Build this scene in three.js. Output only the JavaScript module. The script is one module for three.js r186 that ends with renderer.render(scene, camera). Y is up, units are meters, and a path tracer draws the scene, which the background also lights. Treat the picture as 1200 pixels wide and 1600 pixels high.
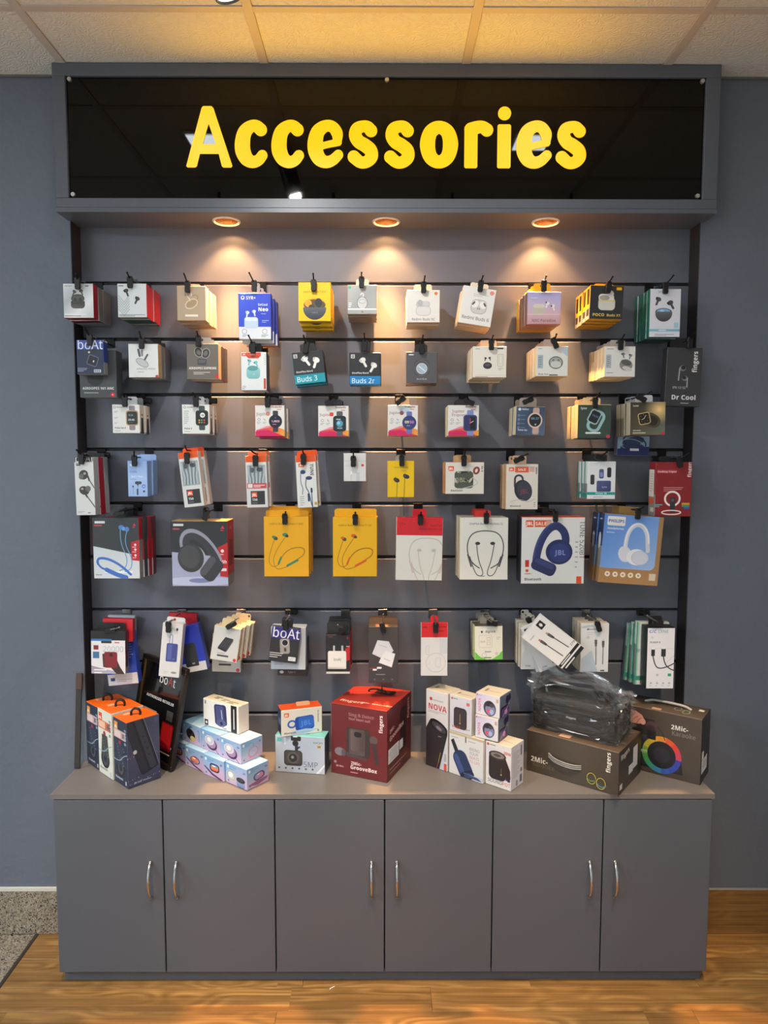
import * as THREE from 'three';
import { mergeGeometries } from 'three/addons/utils/BufferGeometryUtils.js';
import { RectAreaLightUniformsLib } from 'three/addons/lights/RectAreaLightUniformsLib.js';

// ------------------------------------------------------------------ camera, lights, exposure
const scene = new THREE.Scene();
scene.background = new THREE.Color(0x050505);
const FOCAL = 1100.89, CAM = new THREE.Vector3(-0.0131, 1.5275, 2.2244);
const camera = new THREE.PerspectiveCamera(2 * Math.atan(800 / FOCAL) * 180 / Math.PI, 1200 / 1600, 0.05, 30);
camera.position.copy(CAM);
camera.rotation.set(-0.0778, -0.0039, 0.0011, 'YXZ');
camera.updateMatrixWorld(true);
const renderer = new THREE.WebGLRenderer({ antialias: true });
renderer.toneMapping = THREE.LinearToneMapping;
renderer.toneMappingExposure = 0.71;
renderer.shadowMap.enabled = true;
RectAreaLightUniformsLib.init();
const LIGHT = {
  down: { narrow: 22, mid: 1.1, wide: 0.13, color: [1, 0.5, 0.18] },
  track: { power: 2.8, color: [1, 0.97, 0.94] },
  square: { power: 20, color: [0.78, 0.9, 1] },
  panel: { power: 17, color: [0.8, 0.91, 1] },
  sign: { power: 12, color: [1, 0.5, 0.0] }, spot: { power: 12.5, color: [1, 0.72, 0.48] },
};

// ------------------------------------------------------------------ measures (metres)
const CEIL = 2.636, WALL = 0.0649, HALF = 0.9396, SLOT0 = 2.0613, PITCH = 0.17, UNDER = 2.2263, HEADZ = 0.1436, TOPY = 0.572, TOPZ = 0.289;

// ------------------------------------------------------------------ helpers
function ray(u, v) { return new THREE.Vector3((u - 600) / FOCAL, -(v - 800) / FOCAL, -1).applyQuaternion(camera.quaternion); }
function atZ(u, v, z) { const d = ray(u, v); return CAM.clone().addScaledVector(d, (z - CAM.z) / d.z); }
function atY(u, v, y) { const d = ray(u, v); return CAM.clone().addScaledVector(d, (y - CAM.y) / d.y); }
let seed = 7;
const rnd = () => { seed = (seed * 16807) % 2147483647; return seed / 2147483647; };
const jit = (a) => (rnd() - 0.5) * 2 * a;
const used = {};
function numbered(n) { used[n] = (used[n] ?? -1) + 1; return used[n] ? `${n}_${String(used[n]).padStart(3, '0')}` : n; }
function tag(o, label, category, group, kind) {
  if (label) o.userData.label = label;
  if (category) o.userData.category = category;
  if (group) o.userData.group = group;
  if (kind) o.userData.kind = kind;
  return o;
}
function thing(name, label, category, pos = [0, 0, 0], turn = 0, group) {
  const o = new THREE.Group(); o.name = numbered(name);
  o.position.set(...pos); o.rotation.y = turn; scene.add(o);
  return tag(o, label, category, group);
}
function mesh(name, geo, material, parent = scene) {
  const m = new THREE.Mesh(Array.isArray(geo) ? mergeGeometries(geo.map((g) => (g.index ? g.toNonIndexed() : g))) : geo, material);
  m.name = parent === scene ? numbered(name) : name; m.castShadow = m.receiveShadow = true; parent.add(m);
  return m;
}
function struct(name, geo, material, parent) { const m = mesh(name, geo, material, parent); if (!parent) m.userData.kind = 'structure'; return m; }
const hex = (h) => new THREE.Color(h);
const std = (color, roughness = 0.5, extra = {}) => new THREE.MeshStandardMaterial({ color, roughness, ...extra });
const phys = (color, roughness = 0.5, extra = {}) => new THREE.MeshPhysicalMaterial({ color, roughness, ...extra });

// box with chamfered edges; uvs: six [u0, v0, u1, v1] rects in the order front, right, top, left, bottom, back, or null for metres
function cbox(w, h, d, r = 0.0008, rects = null) {
  r = Math.min(r, w / 3, h / 3, d / 3);
  const P = [], N = [], U = [];
  const a = [w / 2, h / 2, d / 2], i = [a[0] - r, a[1] - r, a[2] - r];
  // local frames of the faces: normal, right, up
  const F = [[[0, 0, 1], [1, 0, 0], [0, 1, 0]], [[1, 0, 0], [0, 0, -1], [0, 1, 0]], [[0, 1, 0], [1, 0, 0], [0, 0, -1]], [[-1, 0, 0], [0, 0, 1], [0, 1, 0]], [[0, -1, 0], [1, 0, 0], [0, 0, 1]], [[0, 0, -1], [-1, 0, 0], [0, 1, 0]]];
  const dot = (p, q) => p[0] * q[0] + p[1] * q[1] + p[2] * q[2];
  const uvOf = (p, f) => {
    const [, R, V] = F[f], x = dot(p, R), y = dot(p, V), hx = Math.abs(dot(a, R)), hy = Math.abs(dot(a, V));
    if (!rects) return [x, y];
    const q = rects[f]; return [q[0] + (q[2] - q[0]) * (x / hx + 1) / 2, q[1] + (q[3] - q[1]) * (y / hy + 1) / 2];
  };
  const tri = (pts, f) => {
    const [A, B, C] = pts.map((p) => new THREE.Vector3(...p)), n = B.clone().sub(A).cross(C.clone().sub(A)).normalize();
    const mid = A.clone().add(B).add(C);
    if (n.dot(mid) < 0) { pts = [pts[0], pts[2], pts[1]]; n.negate(); }
    for (const p of pts) { P.push(...p); N.push(n.x, n.y, n.z); U.push(...uvOf(p, f)); }
  };
  const quad = (p, f) => { tri([p[0], p[1], p[2]], f); tri([p[0], p[2], p[3]], f); };
  const at = (f, sx, sy) => { const [n, R, V] = F[f]; return [0, 1, 2].map((k) => n[k] * a[k] + R[k] * sx * i[k] + V[k] * sy * i[k]); };
  for (let f = 0; f < 6; f++) quad([at(f, -1, -1), at(f, 1, -1), at(f, 1, 1), at(f, -1, 1)], f);
  const faceOf = (axis, s) => [[3, 1], [4, 2], [5, 0]][axis][s > 0 ? 1 : 0];
  const pt = (axis, s) => [0, 1, 2].map((k) => s[k] * (k === axis ? a[k] : i[k]));
  for (let ax = 0; ax < 3; ax++) for (let bx = ax + 1; bx < 3; bx++) {
    const cx = 3 - ax - bx;
    for (const s1 of [-1, 1]) for (const s2 of [-1, 1]) {
      const s = [0, 0, 0]; s[ax] = s1; s[bx] = s2; const lo = [...s], hi = [...s]; lo[cx] = -1; hi[cx] = 1;
      quad([pt(ax, lo), pt(ax, hi), pt(bx, hi), pt(bx, lo)], faceOf(ax, s1));
    }
  }
  for (const x of [-1, 1]) for (const y of [-1, 1]) for (const z of [-1, 1]) tri([pt(0, [x, y, z]), pt(1, [x, y, z]), pt(2, [x, y, z])], faceOf(2, z));
  const g = new THREE.BufferGeometry();
  g.setAttribute('position', new THREE.Float32BufferAttribute(P, 3));
  g.setAttribute('normal', new THREE.Float32BufferAttribute(N, 3));
  g.setAttribute('uv', new THREE.Float32BufferAttribute(U, 2));
  return g;
}
const slab = (x0, x1, y0, y1, z0, z1, r = 0.001) => cbox(x1 - x0, y1 - y0, z1 - z0, r).translate((x0 + x1) / 2, (y0 + y1) / 2, (z0 + z1) / 2);
function tube(points, r, seg = 24, sides = 8, closed = false) {
  return new THREE.TubeGeometry(new THREE.CatmullRomCurve3(points.map((p) => new THREE.Vector3(...p)), closed), seg, r, sides, closed);
}
function shapeOf(points) { const s = new THREE.Shape(); points.forEach((p, k) => (k ? s.lineTo(...p) : s.moveTo(...p))); s.closePath(); return s; }
function ext(shape, depth, bevel = 0) {
  return new THREE.ExtrudeGeometry(shape, { depth, bevelEnabled: bevel > 0, bevelThickness: bevel, bevelSize: bevel, bevelSegments: 1, curveSegments: 12 });
}
function rr(w, h, r) {
  const s = new THREE.Shape(), x = -w / 2, y = -h / 2;
  s.moveTo(x + r, y); s.lineTo(x + w - r, y); s.quadraticCurveTo(x + w, y, x + w, y + r); s.lineTo(x + w, y + h - r); s.quadraticCurveTo(x + w, y + h, x + w - r, y + h);
  s.lineTo(x + r, y + h); s.quadraticCurveTo(x, y + h, x, y + h - r); s.lineTo(x, y + r); s.quadraticCurveTo(x, y, x + r, y);
  return s;
}

// ------------------------------------------------------------------ noise textures
function noiseField(n, seed0) { let s = seed0; const a = new Float32Array(n * n); for (let k = 0; k < n * n; k++) { s = (s * 16807) % 2147483647; a[k] = s / 2147483647; } return (x, y) => { x = ((x % n) + n) % n; y = ((y % n) + n) % n; const x0 = Math.floor(x), y0 = Math.floor(y), fx = x - x0, fy = y - y0, x1 = (x0 + 1) % n, y1 = (y0 + 1) % n, u = fx * fx * (3 - 2 * fx), v = fy * fy * (3 - 2 * fy); return (a[y0 * n + x0] * (1 - u) + a[y0 * n + x1] * u) * (1 - v) + (a[y1 * n + x0] * (1 - u) + a[y1 * n + x1] * u) * v; }; }
function dataTex(W, H, fn, srgb = true, sx = 1, sy = 1) {
  const d = new Uint8Array(W * H * 4);
  for (let y = 0; y < H; y++) for (let x = 0; x < W; x++) { const c = fn(x / W, y / H, x, y), k = (y * W + x) * 4; d[k] = c[0]; d[k + 1] = c[1]; d[k + 2] = c[2]; d[k + 3] = 255; }
  const t = new THREE.DataTexture(d, W, H); t.wrapS = t.wrapT = THREE.RepeatWrapping; t.magFilter = THREE.LinearFilter; if (srgb) t.colorSpace = THREE.SRGBColorSpace; t.repeat.set(sx, sy); t.needsUpdate = true; return t;
}
const clamp = (x) => Math.max(0, Math.min(255, x));
const n16 = noiseField(16, 11), n64 = noiseField(64, 23), n128 = noiseField(128, 91), n256 = noiseField(256, 57);
function woodTex(seedY, dark) {
  return dataTex(1024, 256, (u, v) => {
    const warp = n16(u * 8, v * 8 + seedY) * 1.3 + n64(u * 8, v * 24 + seedY) * 0.3;
    const ring = Math.sin((v * 4 + warp * 2.2 + seedY) * Math.PI * 2), fine = n256(u * 16, v * 256), streak = n128(u * 4, v * 64 + seedY * 3), band = n64(u * 2, v * 16 + seedY);
    const t = 0.5 + 0.16 * ring * band * 1.6 + 0.42 * (streak - 0.5) + 0.4 * (band - 0.5) + 0.14 * (fine - 0.5), k = dark;
    return [clamp((120 + 84 * t) * k), clamp((84 + 72 * t) * k), clamp((42 + 48 * t) * k)];
  }, true, 1 / 1.2, 1 / 0.3);
}
const speckTex = dataTex(512, 512, (u, v) => {
  const a = n128(u * 128, v * 128), b = n256(u * 256, v * 256), base = 118 + 50 * n64(u * 64, v * 64);
  if (a > 0.72) return [50, 44, 38]; if (b > 0.8) return [215, 205, 188]; if (a < 0.2) return [150, 128, 100]; return [base, base * 0.93, base * 0.82];
}, true, 1 / 0.35, 1 / 0.35);
const laminateBump = dataTex(256, 256, (u, v) => { const g = 128 + 90 * (n256(u * 256, v * 256) - 0.5) + 60 * (n64(u * 64, v * 64) - 0.5); return [g, g, g]; }, false, 1 / 0.12, 1 / 0.12);
const plasterBump = dataTex(512, 512, (u, v) => { const g = 128 + 60 * (n64(u * 64, v * 64) - 0.5) + 90 * (n16(u * 16, v * 16) - 0.5) + 30 * (n256(u * 256, v * 256) - 0.5); return [g, g, g]; }, false, 1 / 0.8, 1 / 0.8);
const wallTint = dataTex(512, 512, (u, v) => { const g = 128 + 14 * (n16(u * 16, v * 16) - 0.5) + 12 * (n64(u * 64, v * 64) - 0.5) + 5 * (n256(u * 256, v * 256) - 0.5); return [g * 0.955, g * 0.985, g * 1.04]; }, true, 1 / 1.7, 1 / 1.7);
const tileBump = dataTex(1024, 1024, (u, v) => {
  const wx = n64(u * 32, v * 32) * 5 + n16(u * 16, v * 16) * 3, wy = n64(u * 32 + 9, v * 32 + 5) * 5;
  const l = Math.sin(u * 150 + wx * 3.1) * Math.cos(v * 210 + wy * 2.7) , g = clamp(128 + 80 * l + 40 * (n256(u * 256, v * 256) - 0.5)); return [g, g, g];
}, false, 1 / 0.57, 1 / 0.57);

const M = {
  wall: std(0x686f7b, 0.62, { bumpMap: plasterBump, bumpScale: 0.0025 }),
  laminate: std(0x5a5f68, 0.42, { bumpMap: laminateBump, bumpScale: 0.00012 }),
  slat: std(0x6a6e79, 0.45, { bumpMap: laminateBump, bumpScale: 0.00012 }),
  counter: std(0x75716e, 0.4, { bumpMap: laminateBump, bumpScale: 0.0001 }),
  groove: std(0x17171a, 0.6), grooveLip: std(0x3c3d42, 0.35),
  acrylic: phys(0x020202, 0.03, { ior: 1.49, specularIntensity: 0.7 }),
  letter: std(0x8a6200, 0.4, { emissive: new THREE.Color(1.0, 0.6, 0.004), emissiveIntensity: 1.45 }),
  screw: std(0xd8d4cc, 0.3, { metalness: 0.8 }),
  tile: std(0xd9d3c8, 0.75, { bumpMap: tileBump, bumpScale: 0.0022 }),
  tbar: std(0xc2b6aa, 0.5), chrome: std(0xc9c9c9, 0.16, { metalness: 1 }), blackMetal: std(0x1c1c1e, 0.38, { metalness: 0.7 }),
  blackPlastic: std(0x0d0d0f, 0.42), steel: std(0x9a9a9c, 0.3, { metalness: 1 }),
  trimWhite: std(0xd8d4c8, 0.7), terrazzo: std(0xffffff, 0.45, { map: speckTex }),
  warmRing: std(0xf4ece0, 0.25), lining: std(0x2e2a2c, 0.6), paleFloor: std(0xd6d2cc, 0.4), roomWall: std(0xe2e0dc, 0.8), roomFloor: std(0x8a6a48, 0.5),
};
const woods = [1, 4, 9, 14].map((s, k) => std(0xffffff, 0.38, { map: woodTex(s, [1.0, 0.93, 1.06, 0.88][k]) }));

// ------------------------------------------------------------------ room shell
{
  const s = shapeOf([[-5, 0], [2.6, 0], [2.6, CEIL + 0.05], [-5, CEIL + 0.05]]);
  const hole = new THREE.Path(); hole.moveTo(-HALF, 0.5); hole.lineTo(-HALF, UNDER + 0.06); hole.lineTo(HALF, UNDER + 0.06); hole.lineTo(HALF, 0.5); hole.closePath(); s.holes.push(hole);
  struct('wall_front', ext(s, 0.165).translate(0, 0, WALL - 0.165), M.wall);
  struct('wall_left', slab(-5.1, -5, 0, CEIL + 0.05, -0.1, 4.4), M.roomWall);
  struct('wall_right', slab(2.6, 2.7, 0, CEIL + 0.05, -0.1, 4.4), M.roomWall);
  struct('wall_back', slab(-5.1, 2.7, 0, CEIL + 0.05, 4.4, 4.5), M.roomWall);
}
{
  const nl = struct('trim_1', slab(-HALF - 0.002, -HALF + 0.0025, 0.52, UNDER, -0.05, WALL - 0.0005, 0.0004), M.lining), nr = struct('trim_2', slab(HALF - 0.0025, HALF + 0.002, 0.52, UNDER, -0.05, WALL - 0.0005, 0.0004), M.lining);
}
// slatwall in the niche: one board between each pair of grooves
{
  const sw = struct('wall_slat', slab(-HALF + 0.003, HALF - 0.003, 0.52, UNDER + 0.04, -0.06, -0.012, 0.0005), M.groove);
  const gap = 0.0042, edges = [UNDER + 0.02]; for (let k = 0; k < 9; k++) edges.push(SLOT0 - PITCH * k); edges.push(0.53);
  const prof = (h) => { // section of a board, z to the front
    return [[-0.012, -h / 2], [-0.0015, -h / 2], [0, -h / 2 + 0.0015], [0, h / 2 - 0.0035], [-0.0028, h / 2], [-0.012, h / 2]];
  };
  for (let k = 0; k < edges.length - 1; k++) {
    const y1 = edges[k] - (k ? gap : 0), y0 = edges[k + 1] + (k === edges.length - 2 ? 0 : gap);
    const p = prof(y1 - y0).map(([z, y]) => [-z, y]);
    const g = ext(shapeOf(p.map(([z, y]) => [z, y])), 2 * HALF - 0.006).rotateY(Math.PI / 2).translate(-HALF + 0.003, (y0 + y1) / 2, 0);
    mesh('slat_board', g, M.slat, sw);
    if (k < edges.length - 2) mesh('groove_lip', slab(-HALF + 0.004, HALF - 0.004, y0 - gap - 0.0008, y0 - gap + 0.0012, -0.0118, -0.006, 0.0003), M.grooveLip, sw);
  }
}
// ceiling: grid of lay-in tiles
{
  const c = struct('ceiling', slab(-5.1, 2.7, CEIL + 0.012, CEIL + 0.08, -0.1, 4.5), M.roomWall);
  const xs = []; for (let k = -8; k <= 6; k++) xs.push(-0.916 + 0.571 * (k)); const zs = [-0.189, 0.382, 0.953, 1.524, 2.095, 2.666, 3.237, 3.808, 4.379];
  const b = 0.012;
  for (let i = 0; i < xs.length - 1; i++) for (let j = 0; j < zs.length - 1; j++) {
    if (j > 3 && (i < 1 || i > 6)) { /* still tiles */ }
    const z0 = Math.max(zs[j] + b, WALL + 0.001), x0 = Math.max(xs[i] + b, -4.99), x1 = Math.min(xs[i + 1] - b, 2.59); if (x1 - x0 < 0.05) continue;
    mesh('ceiling_tile', slab(x0, x1, CEIL + 0.001, CEIL + 0.011, z0, zs[j + 1] - b, 0.001).rotateZ(0), M.tile, c);
  }
  for (const x of xs) if (x > -4.98 && x < 2.58) mesh('grid_bar', slab(x - b, x + b, CEIL - 0.002, CEIL + 0.006, WALL + 0.001, 4.39, 0.0008), M.tbar, c);
  for (const z of zs) if (z > WALL) mesh('grid_bar', slab(-4.99, 2.59, CEIL - 0.0015, CEIL + 0.0065, z - b, z + b, 0.0008), M.tbar, c);
  mesh('wall_angle', [slab(-4.99, -0.95, CEIL - 0.004, CEIL + 0.004, WALL, WALL + 0.012, 0.0005), slab(0.955, 2.59, CEIL - 0.004, CEIL + 0.004, WALL, WALL + 0.012, 0.0005)], std(0x6f6a66, 0.5), c);
}
// floor: wooden boards, terrazzo past their edge
{
  const f = struct('floor', slab(-5.1, 2.7, -0.08, -0.012, -0.1, 4.5), M.roomFloor);
  const z0s = [0.065, 0.185, 0.3, 0.39]; while (z0s[z0s.length - 1] < 1.3) z0s.push(z0s[z0s.length - 1] + 0.105);
  for (let k = 0; k < z0s.length - 1; k++) {
    let x = -1.11, first = true;
    while (x < 2.59) {
      let len = first ? 0.5 + ((k * 0.37) % 0.8) : 1.15; first = false; const x1 = Math.min(x + len, 2.59);
      const g = slab(x, x1 - 0.0006, -0.012, 0, z0s[k], z0s[k + 1] - 0.0006, 0.0006); const uv = g.attributes.uv, p = g.attributes.position, oz = rnd() * 3, ox = rnd() * 5;
      for (let q = 0; q < uv.count; q++) uv.setXY(q, p.getX(q) + ox, p.getZ(q) + oz);
      mesh('floor_plank', g, woods[(k * 2 + Math.round(x * 3) + 8) % 4], f); x = x1;
    }
  }
  const te = slab(-3.2, -1.122, -0.012, -0.002, 0.065, 2.4, 0.0005); { const uv = te.attributes.uv, p = te.attributes.position; for (let q = 0; q < uv.count; q++) uv.setXY(q, p.getX(q), p.getZ(q)); }
  mesh('terrazzo_paving', te, M.terrazzo, f);
  const te2 = slab(-1.11, 2.6, -0.012, -0.002, z0s[z0s.length - 1] + 0.012, 4.4, 0.0005); { const uv = te2.attributes.uv, p = te2.attributes.position; for (let q = 0; q < uv.count; q++) uv.setXY(q, p.getX(q), p.getZ(q)); }
  mesh('pale_paving', te2, M.paleFloor, f); mesh('edge_strip', slab(-1.122, 2.6, -0.012, 0.0015, z0s[z0s.length - 1], z0s[z0s.length - 1] + 0.012, 0.001), std(0x3a332c, 0.5), f);
  mesh('pale_paving', [slab(-5, -3.201, -0.012, -0.002, 0.065, 4.4, 0.0005), slab(-3.2, -1.123, -0.012, -0.002, 2.401, 4.4, 0.0005)], M.paleFloor, f);
  mesh('edge_strip', slab(-1.122, -1.11, -0.012, 0.0015, 0.065, z0s[z0s.length - 1], 0.001), std(0x3a332c, 0.5), f);
  const bl = struct('baseboard_left', slab(-5, -0.93, 0, 0.1434, WALL, WALL + 0.006, 0.001), M.terrazzo);
  mesh('white_trim', slab(-5, -0.93, 0.1434, 0.156, WALL, WALL + 0.007, 0.001), M.trimWhite, bl);
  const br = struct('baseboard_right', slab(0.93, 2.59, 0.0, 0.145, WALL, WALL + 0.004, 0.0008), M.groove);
  for (const [y0, y1, k] of [[0.001, 0.0765, 3], [0.0775, 0.1455, 3]]) {  // darkest wood tone on both boards: shade beside the cabinet put into the colour
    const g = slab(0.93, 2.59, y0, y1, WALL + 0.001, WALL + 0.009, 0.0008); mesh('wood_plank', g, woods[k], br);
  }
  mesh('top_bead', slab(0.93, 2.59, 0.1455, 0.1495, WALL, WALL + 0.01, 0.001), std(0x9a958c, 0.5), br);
}

// ------------------------------------------------------------------ sign box above the niche
{
  const x0 = -0.9442, x1 = 0.9495, y0 = UNDER, y1 = CEIL - 0.001, ax0 = -0.9075, ax1 = 0.9075, ay0 = 2.2655, ay1 = 2.6005;
  const t = thing('sign_box', 'grey laminate sign box with glowing yellow letters on glossy black', 'sign', [0, UNDER, 0]);
  const up = (g) => g.translate(0, -UNDER, 0), zb = WALL + 0.001, L = M.laminate;
  mesh('frame_rail', up(slab(x0, x1, ay1, y1, 0.118, HEADZ, 0.0015)), L, t);
  mesh('frame_rail', up(slab(x0, x1, y0 + 0.0122, ay0, 0.118, HEADZ, 0.0015)), L, t);
  mesh('frame_stile', up(slab(x0, ax0, ay0, ay1, 0.118, HEADZ, 0.0015)), L, t);
  mesh('frame_stile', up(slab(ax1, x1, ay0, ay1, 0.118, HEADZ, 0.0015)), L, t);
  mesh('side_panel', up(slab(x0, x0 + 0.012, y0 + 0.0122, y1, zb, 0.1178, 0.001)), L, t); mesh('side_panel', up(slab(x1 - 0.012, x1, y0 + 0.0122, y1, zb, 0.1178, 0.001)), L, t);
  // underside board with three round openings, reaching back over the niche
  const s = shapeOf([[x0, -HEADZ], [x1, -HEADZ], [x1, -zb], [HALF - 0.001, -zb], [HALF - 0.001, -0.001], [-HALF + 0.001, -0.001], [-HALF + 0.001, -zb], [x0, -zb]]);
  for (const x of [-0.4736, 0.001, 0.4754]) { const h = new THREE.Path(); h.absarc(x, -0.0675, 0.0375, 0, Math.PI * 2, true); s.holes.push(h); }
  mesh('soffit_board', ext(s, 0.012).rotateX(-Math.PI / 2), L, t);
  mesh('acrylic_panel', up(slab(ax0, ax1, ay0, ay1, 0.128, 0.134, 0.0006)), M.acrylic, t);
  // letters: thick strokes with round ends, traced along their middle line; units are hundredths of the letter band
  const stroke = (pts, closed = false) => {
    const curve = new THREE.CatmullRomCurve3(pts.map(([x, y]) => new THREE.Vector3(x, y, 0)), closed, 'centripetal'), n = Math.max(24, pts.length * 8), L1 = [], R1 = [];
    const rad = (q) => { const f = q * (pts.length - (closed ? 0 : 1)), k = Math.floor(f) % pts.length, k2 = (k + 1) % pts.length; return pts[k][2] + (pts[k2][2] - pts[k][2]) * (f - Math.floor(f)); };
    for (let k = 0; k <= n; k++) { const q = k / n, p = curve.getPoint(q), d = curve.getTangent(q), r = 1.05 * rad(Math.min(q, closed ? q : 0.9999)); L1.push([p.x - d.y * r, p.y + d.x * r]); R1.push([p.x + d.y * r, p.y - d.x * r]); }
    if (closed) { const outer = shapeOf(R1), inner = new THREE.Path(); L1.forEach((p, k) => (k ? inner.lineTo(...p) : inner.moveTo(...p))); outer.holes.push(inner); return [outer]; }
    const disc = (p) => { const c = new THREE.Shape(); c.absarc(p[0], p[1], p[2] * 1.05, 0, Math.PI * 2); return c; };
    return [shapeOf([...L1, ...R1.reverse()]), disc(pts[0]), disc(pts[pts.length - 1])];
  };
  const bar = (pts, r) => { const c = pts; return [shapeOf(c)]; };
  // coordinates in photo pixels from each letter's left edge on the baseline (y up)
  const G = {
    A: [...bar([[1, 2], [3, 0], [15, 0], [17.5, 2], [22.5, 20.5], [52, 20.5], [56.5, 2], [59, 0], [71, 0], [73, 2.5], [45, 89], [42, 92], [29, 92], [26.5, 89]].filter((_, k) => true), 0)],
    c: stroke([[40, 57, 9.2], [33, 62.5, 8.6], [25, 62, 8.6], [15.5, 54, 10.2], [11.2, 38, 11.2], [12, 24, 11.4], [18, 13, 10.4], [27, 8.6, 8.8], [36, 11.5, 8], [42, 18.5, 7.6]]),
    e: [...stroke([[14, 31, 5], [30, 35, 4.9], [47, 38.5, 5.2]]), ...stroke([[45.5, 40, 6.5], [45, 52, 8.6], [38, 61.5, 8.2], [28, 63, 8.2], [16, 55, 10], [11.2, 40, 11.2], [11.6, 25, 11.2], [18, 13, 10.2], [28, 8.6, 8.7], [38, 11.5, 7.9], [47, 19.5, 7.2]])],
    s: stroke([[36.5, 56, 9.2], [31, 61.5, 8.6], [24, 62.5, 8.2], [14.5, 58.5, 9], [12, 49, 9.6], [17, 40, 9.6], [27, 34, 9.8], [36, 26, 9.8], [37, 16.5, 9.4], [29, 9, 8.6], [20, 8.6, 8.6], [9.5, 16.5, 9.2]]),
    o: stroke([[29.5, 61.5, 9], [17, 55, 10.2], [11.5, 36, 11.4], [17, 16, 10.2], [29.5, 9, 9], [42, 16, 10.2], [47.5, 36, 11.4], [42, 55, 10.2]], true),
    r: [...bar([[0, 2], [2, 0], [18.5, 0], [20.5, 2], [20.5, 62], [0, 62]], 0), ...stroke([[10.2, 58, 10], [18, 61, 9.2], [28, 62, 8.6], [35, 57.5, 9.4]])],
    i: [...bar([[0, 2], [2, 0], [19, 0], [21, 2], [21, 64], [19, 66], [2, 66], [0, 64]], 0), ...(() => { const c = new THREE.Shape(); c.absarc(10.6, 82.5, 10.2, 0, Math.PI * 2); return [c]; })()],
  };
  { const h = new THREE.Path(); [[27, 35], [47.6, 35], [37, 66]].forEach((p, k) => (k ? h.lineTo(...p) : h.moveTo(...p))); G.A[0].holes.push(h); }
  const text = [['A', 290], ['c', 368], ['c', 425], ['e', 481.5], ['s', 543], ['s', 600], ['o', 656], ['r', 725], ['i', 776.5], ['e', 807], ['s', 868]], k = 0.5745 / 314;
  const lx = (px) => -0.5736 + (px - 290) * (1.151 / 628);
  for (const [ch, px] of text) {
    const parts = G[ch].map((q, n) => ext(q, 0.0026 + n * 0.00015));
    mesh('sign_letter', mergeGeometries(parts.map((g) => (g.index ? g.toNonIndexed() : g))).scale(k, k, 1).translate(lx(px), 2.3535 - UNDER, 0.1335), M.letter, t);
  }
  for (const [px, y] of [[-0.897, 2.593], [0.002, 2.594], [0.8985, 2.593], [-0.897, 2.277], [0.8955, 2.277]]) {
    const c = new THREE.CylinderGeometry(0.0058, 0.0064, 0.006, 16).rotateX(Math.PI / 2).translate(px, y - UNDER, 0.1372); mesh('panel_screw', c, M.screw, t);
  }
  const sl = new THREE.RectAreaLight(new THREE.Color(...LIGHT.sign.color), LIGHT.sign.power, 1.14, 0.12);
  sl.position.set(0, 2.42 - UNDER, 0.1385); sl.rotation.y = Math.PI; sl.name = 'sign_glow'; t.add(sl);
}
// three recessed downlights
const ORD = ['first', 'second', 'third', 'fourth', 'fifth', 'sixth', 'seventh', 'eighth', 'ninth', 'tenth', 'eleventh'];
[-0.4736, 0.001, 0.4754].forEach((x, k) => {
  const t = thing('recessed_downlight', ['warm recessed downlight under the sign box above the tan earbuds box', 'warm recessed downlight under the middle of the sign box', 'warm recessed downlight under the sign box above the pink earbuds box'][k], 'light', [x, UNDER, 0.0675], 0, 'downlights under the sign box');
  mesh('trim_ring', new THREE.LatheGeometry([[0.0337, 0.002], [0.0358, -0.004], [0.0392, -0.0046], [0.0412, -0.0026], [0.0416, -0.0004]].map((p) => new THREE.Vector2(...p)), 48), M.warmRing, t);
  mesh('reflector_cup', new THREE.LatheGeometry([[0.0336, 0.0], [0.03, 0.018], [0.026, 0.03], [0.02, 0.042], [0.0, 0.043]].map((p) => new THREE.Vector2(...p)), 40), std(0xc89a66, 0.22, { metalness: 0.9 }), t);
  const bulb = mesh('led_bulb', new THREE.SphereGeometry(0.011, 20, 12).scale(1, 0.7, 1).translate(0, 0.03, 0), std(0xffe2b8, 0.4, { emissive: new THREE.Color(1, 0.72, 0.4), emissiveIntensity: 2.2 }), t);
  for (const [name, I, ang, pen, out] of [['narrow', LIGHT.down.narrow, 27, 1, 0.1], ['mid', LIGHT.down.mid, 46, 0.3, 0.0], ['wide', LIGHT.down.wide, 72, 0.3, 0]]) {
    const s = new THREE.SpotLight(new THREE.Color(...LIGHT.down.color), I, 0, ang * Math.PI / 180, pen, 2); s.position.set(0, 0.02, 0); s.target.position.set(0, -1, out); s.castShadow = true; s.shadow.radius = 0.35; s.name = 'downlight_' + name; t.add(s, s.target);
  }
});
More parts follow.
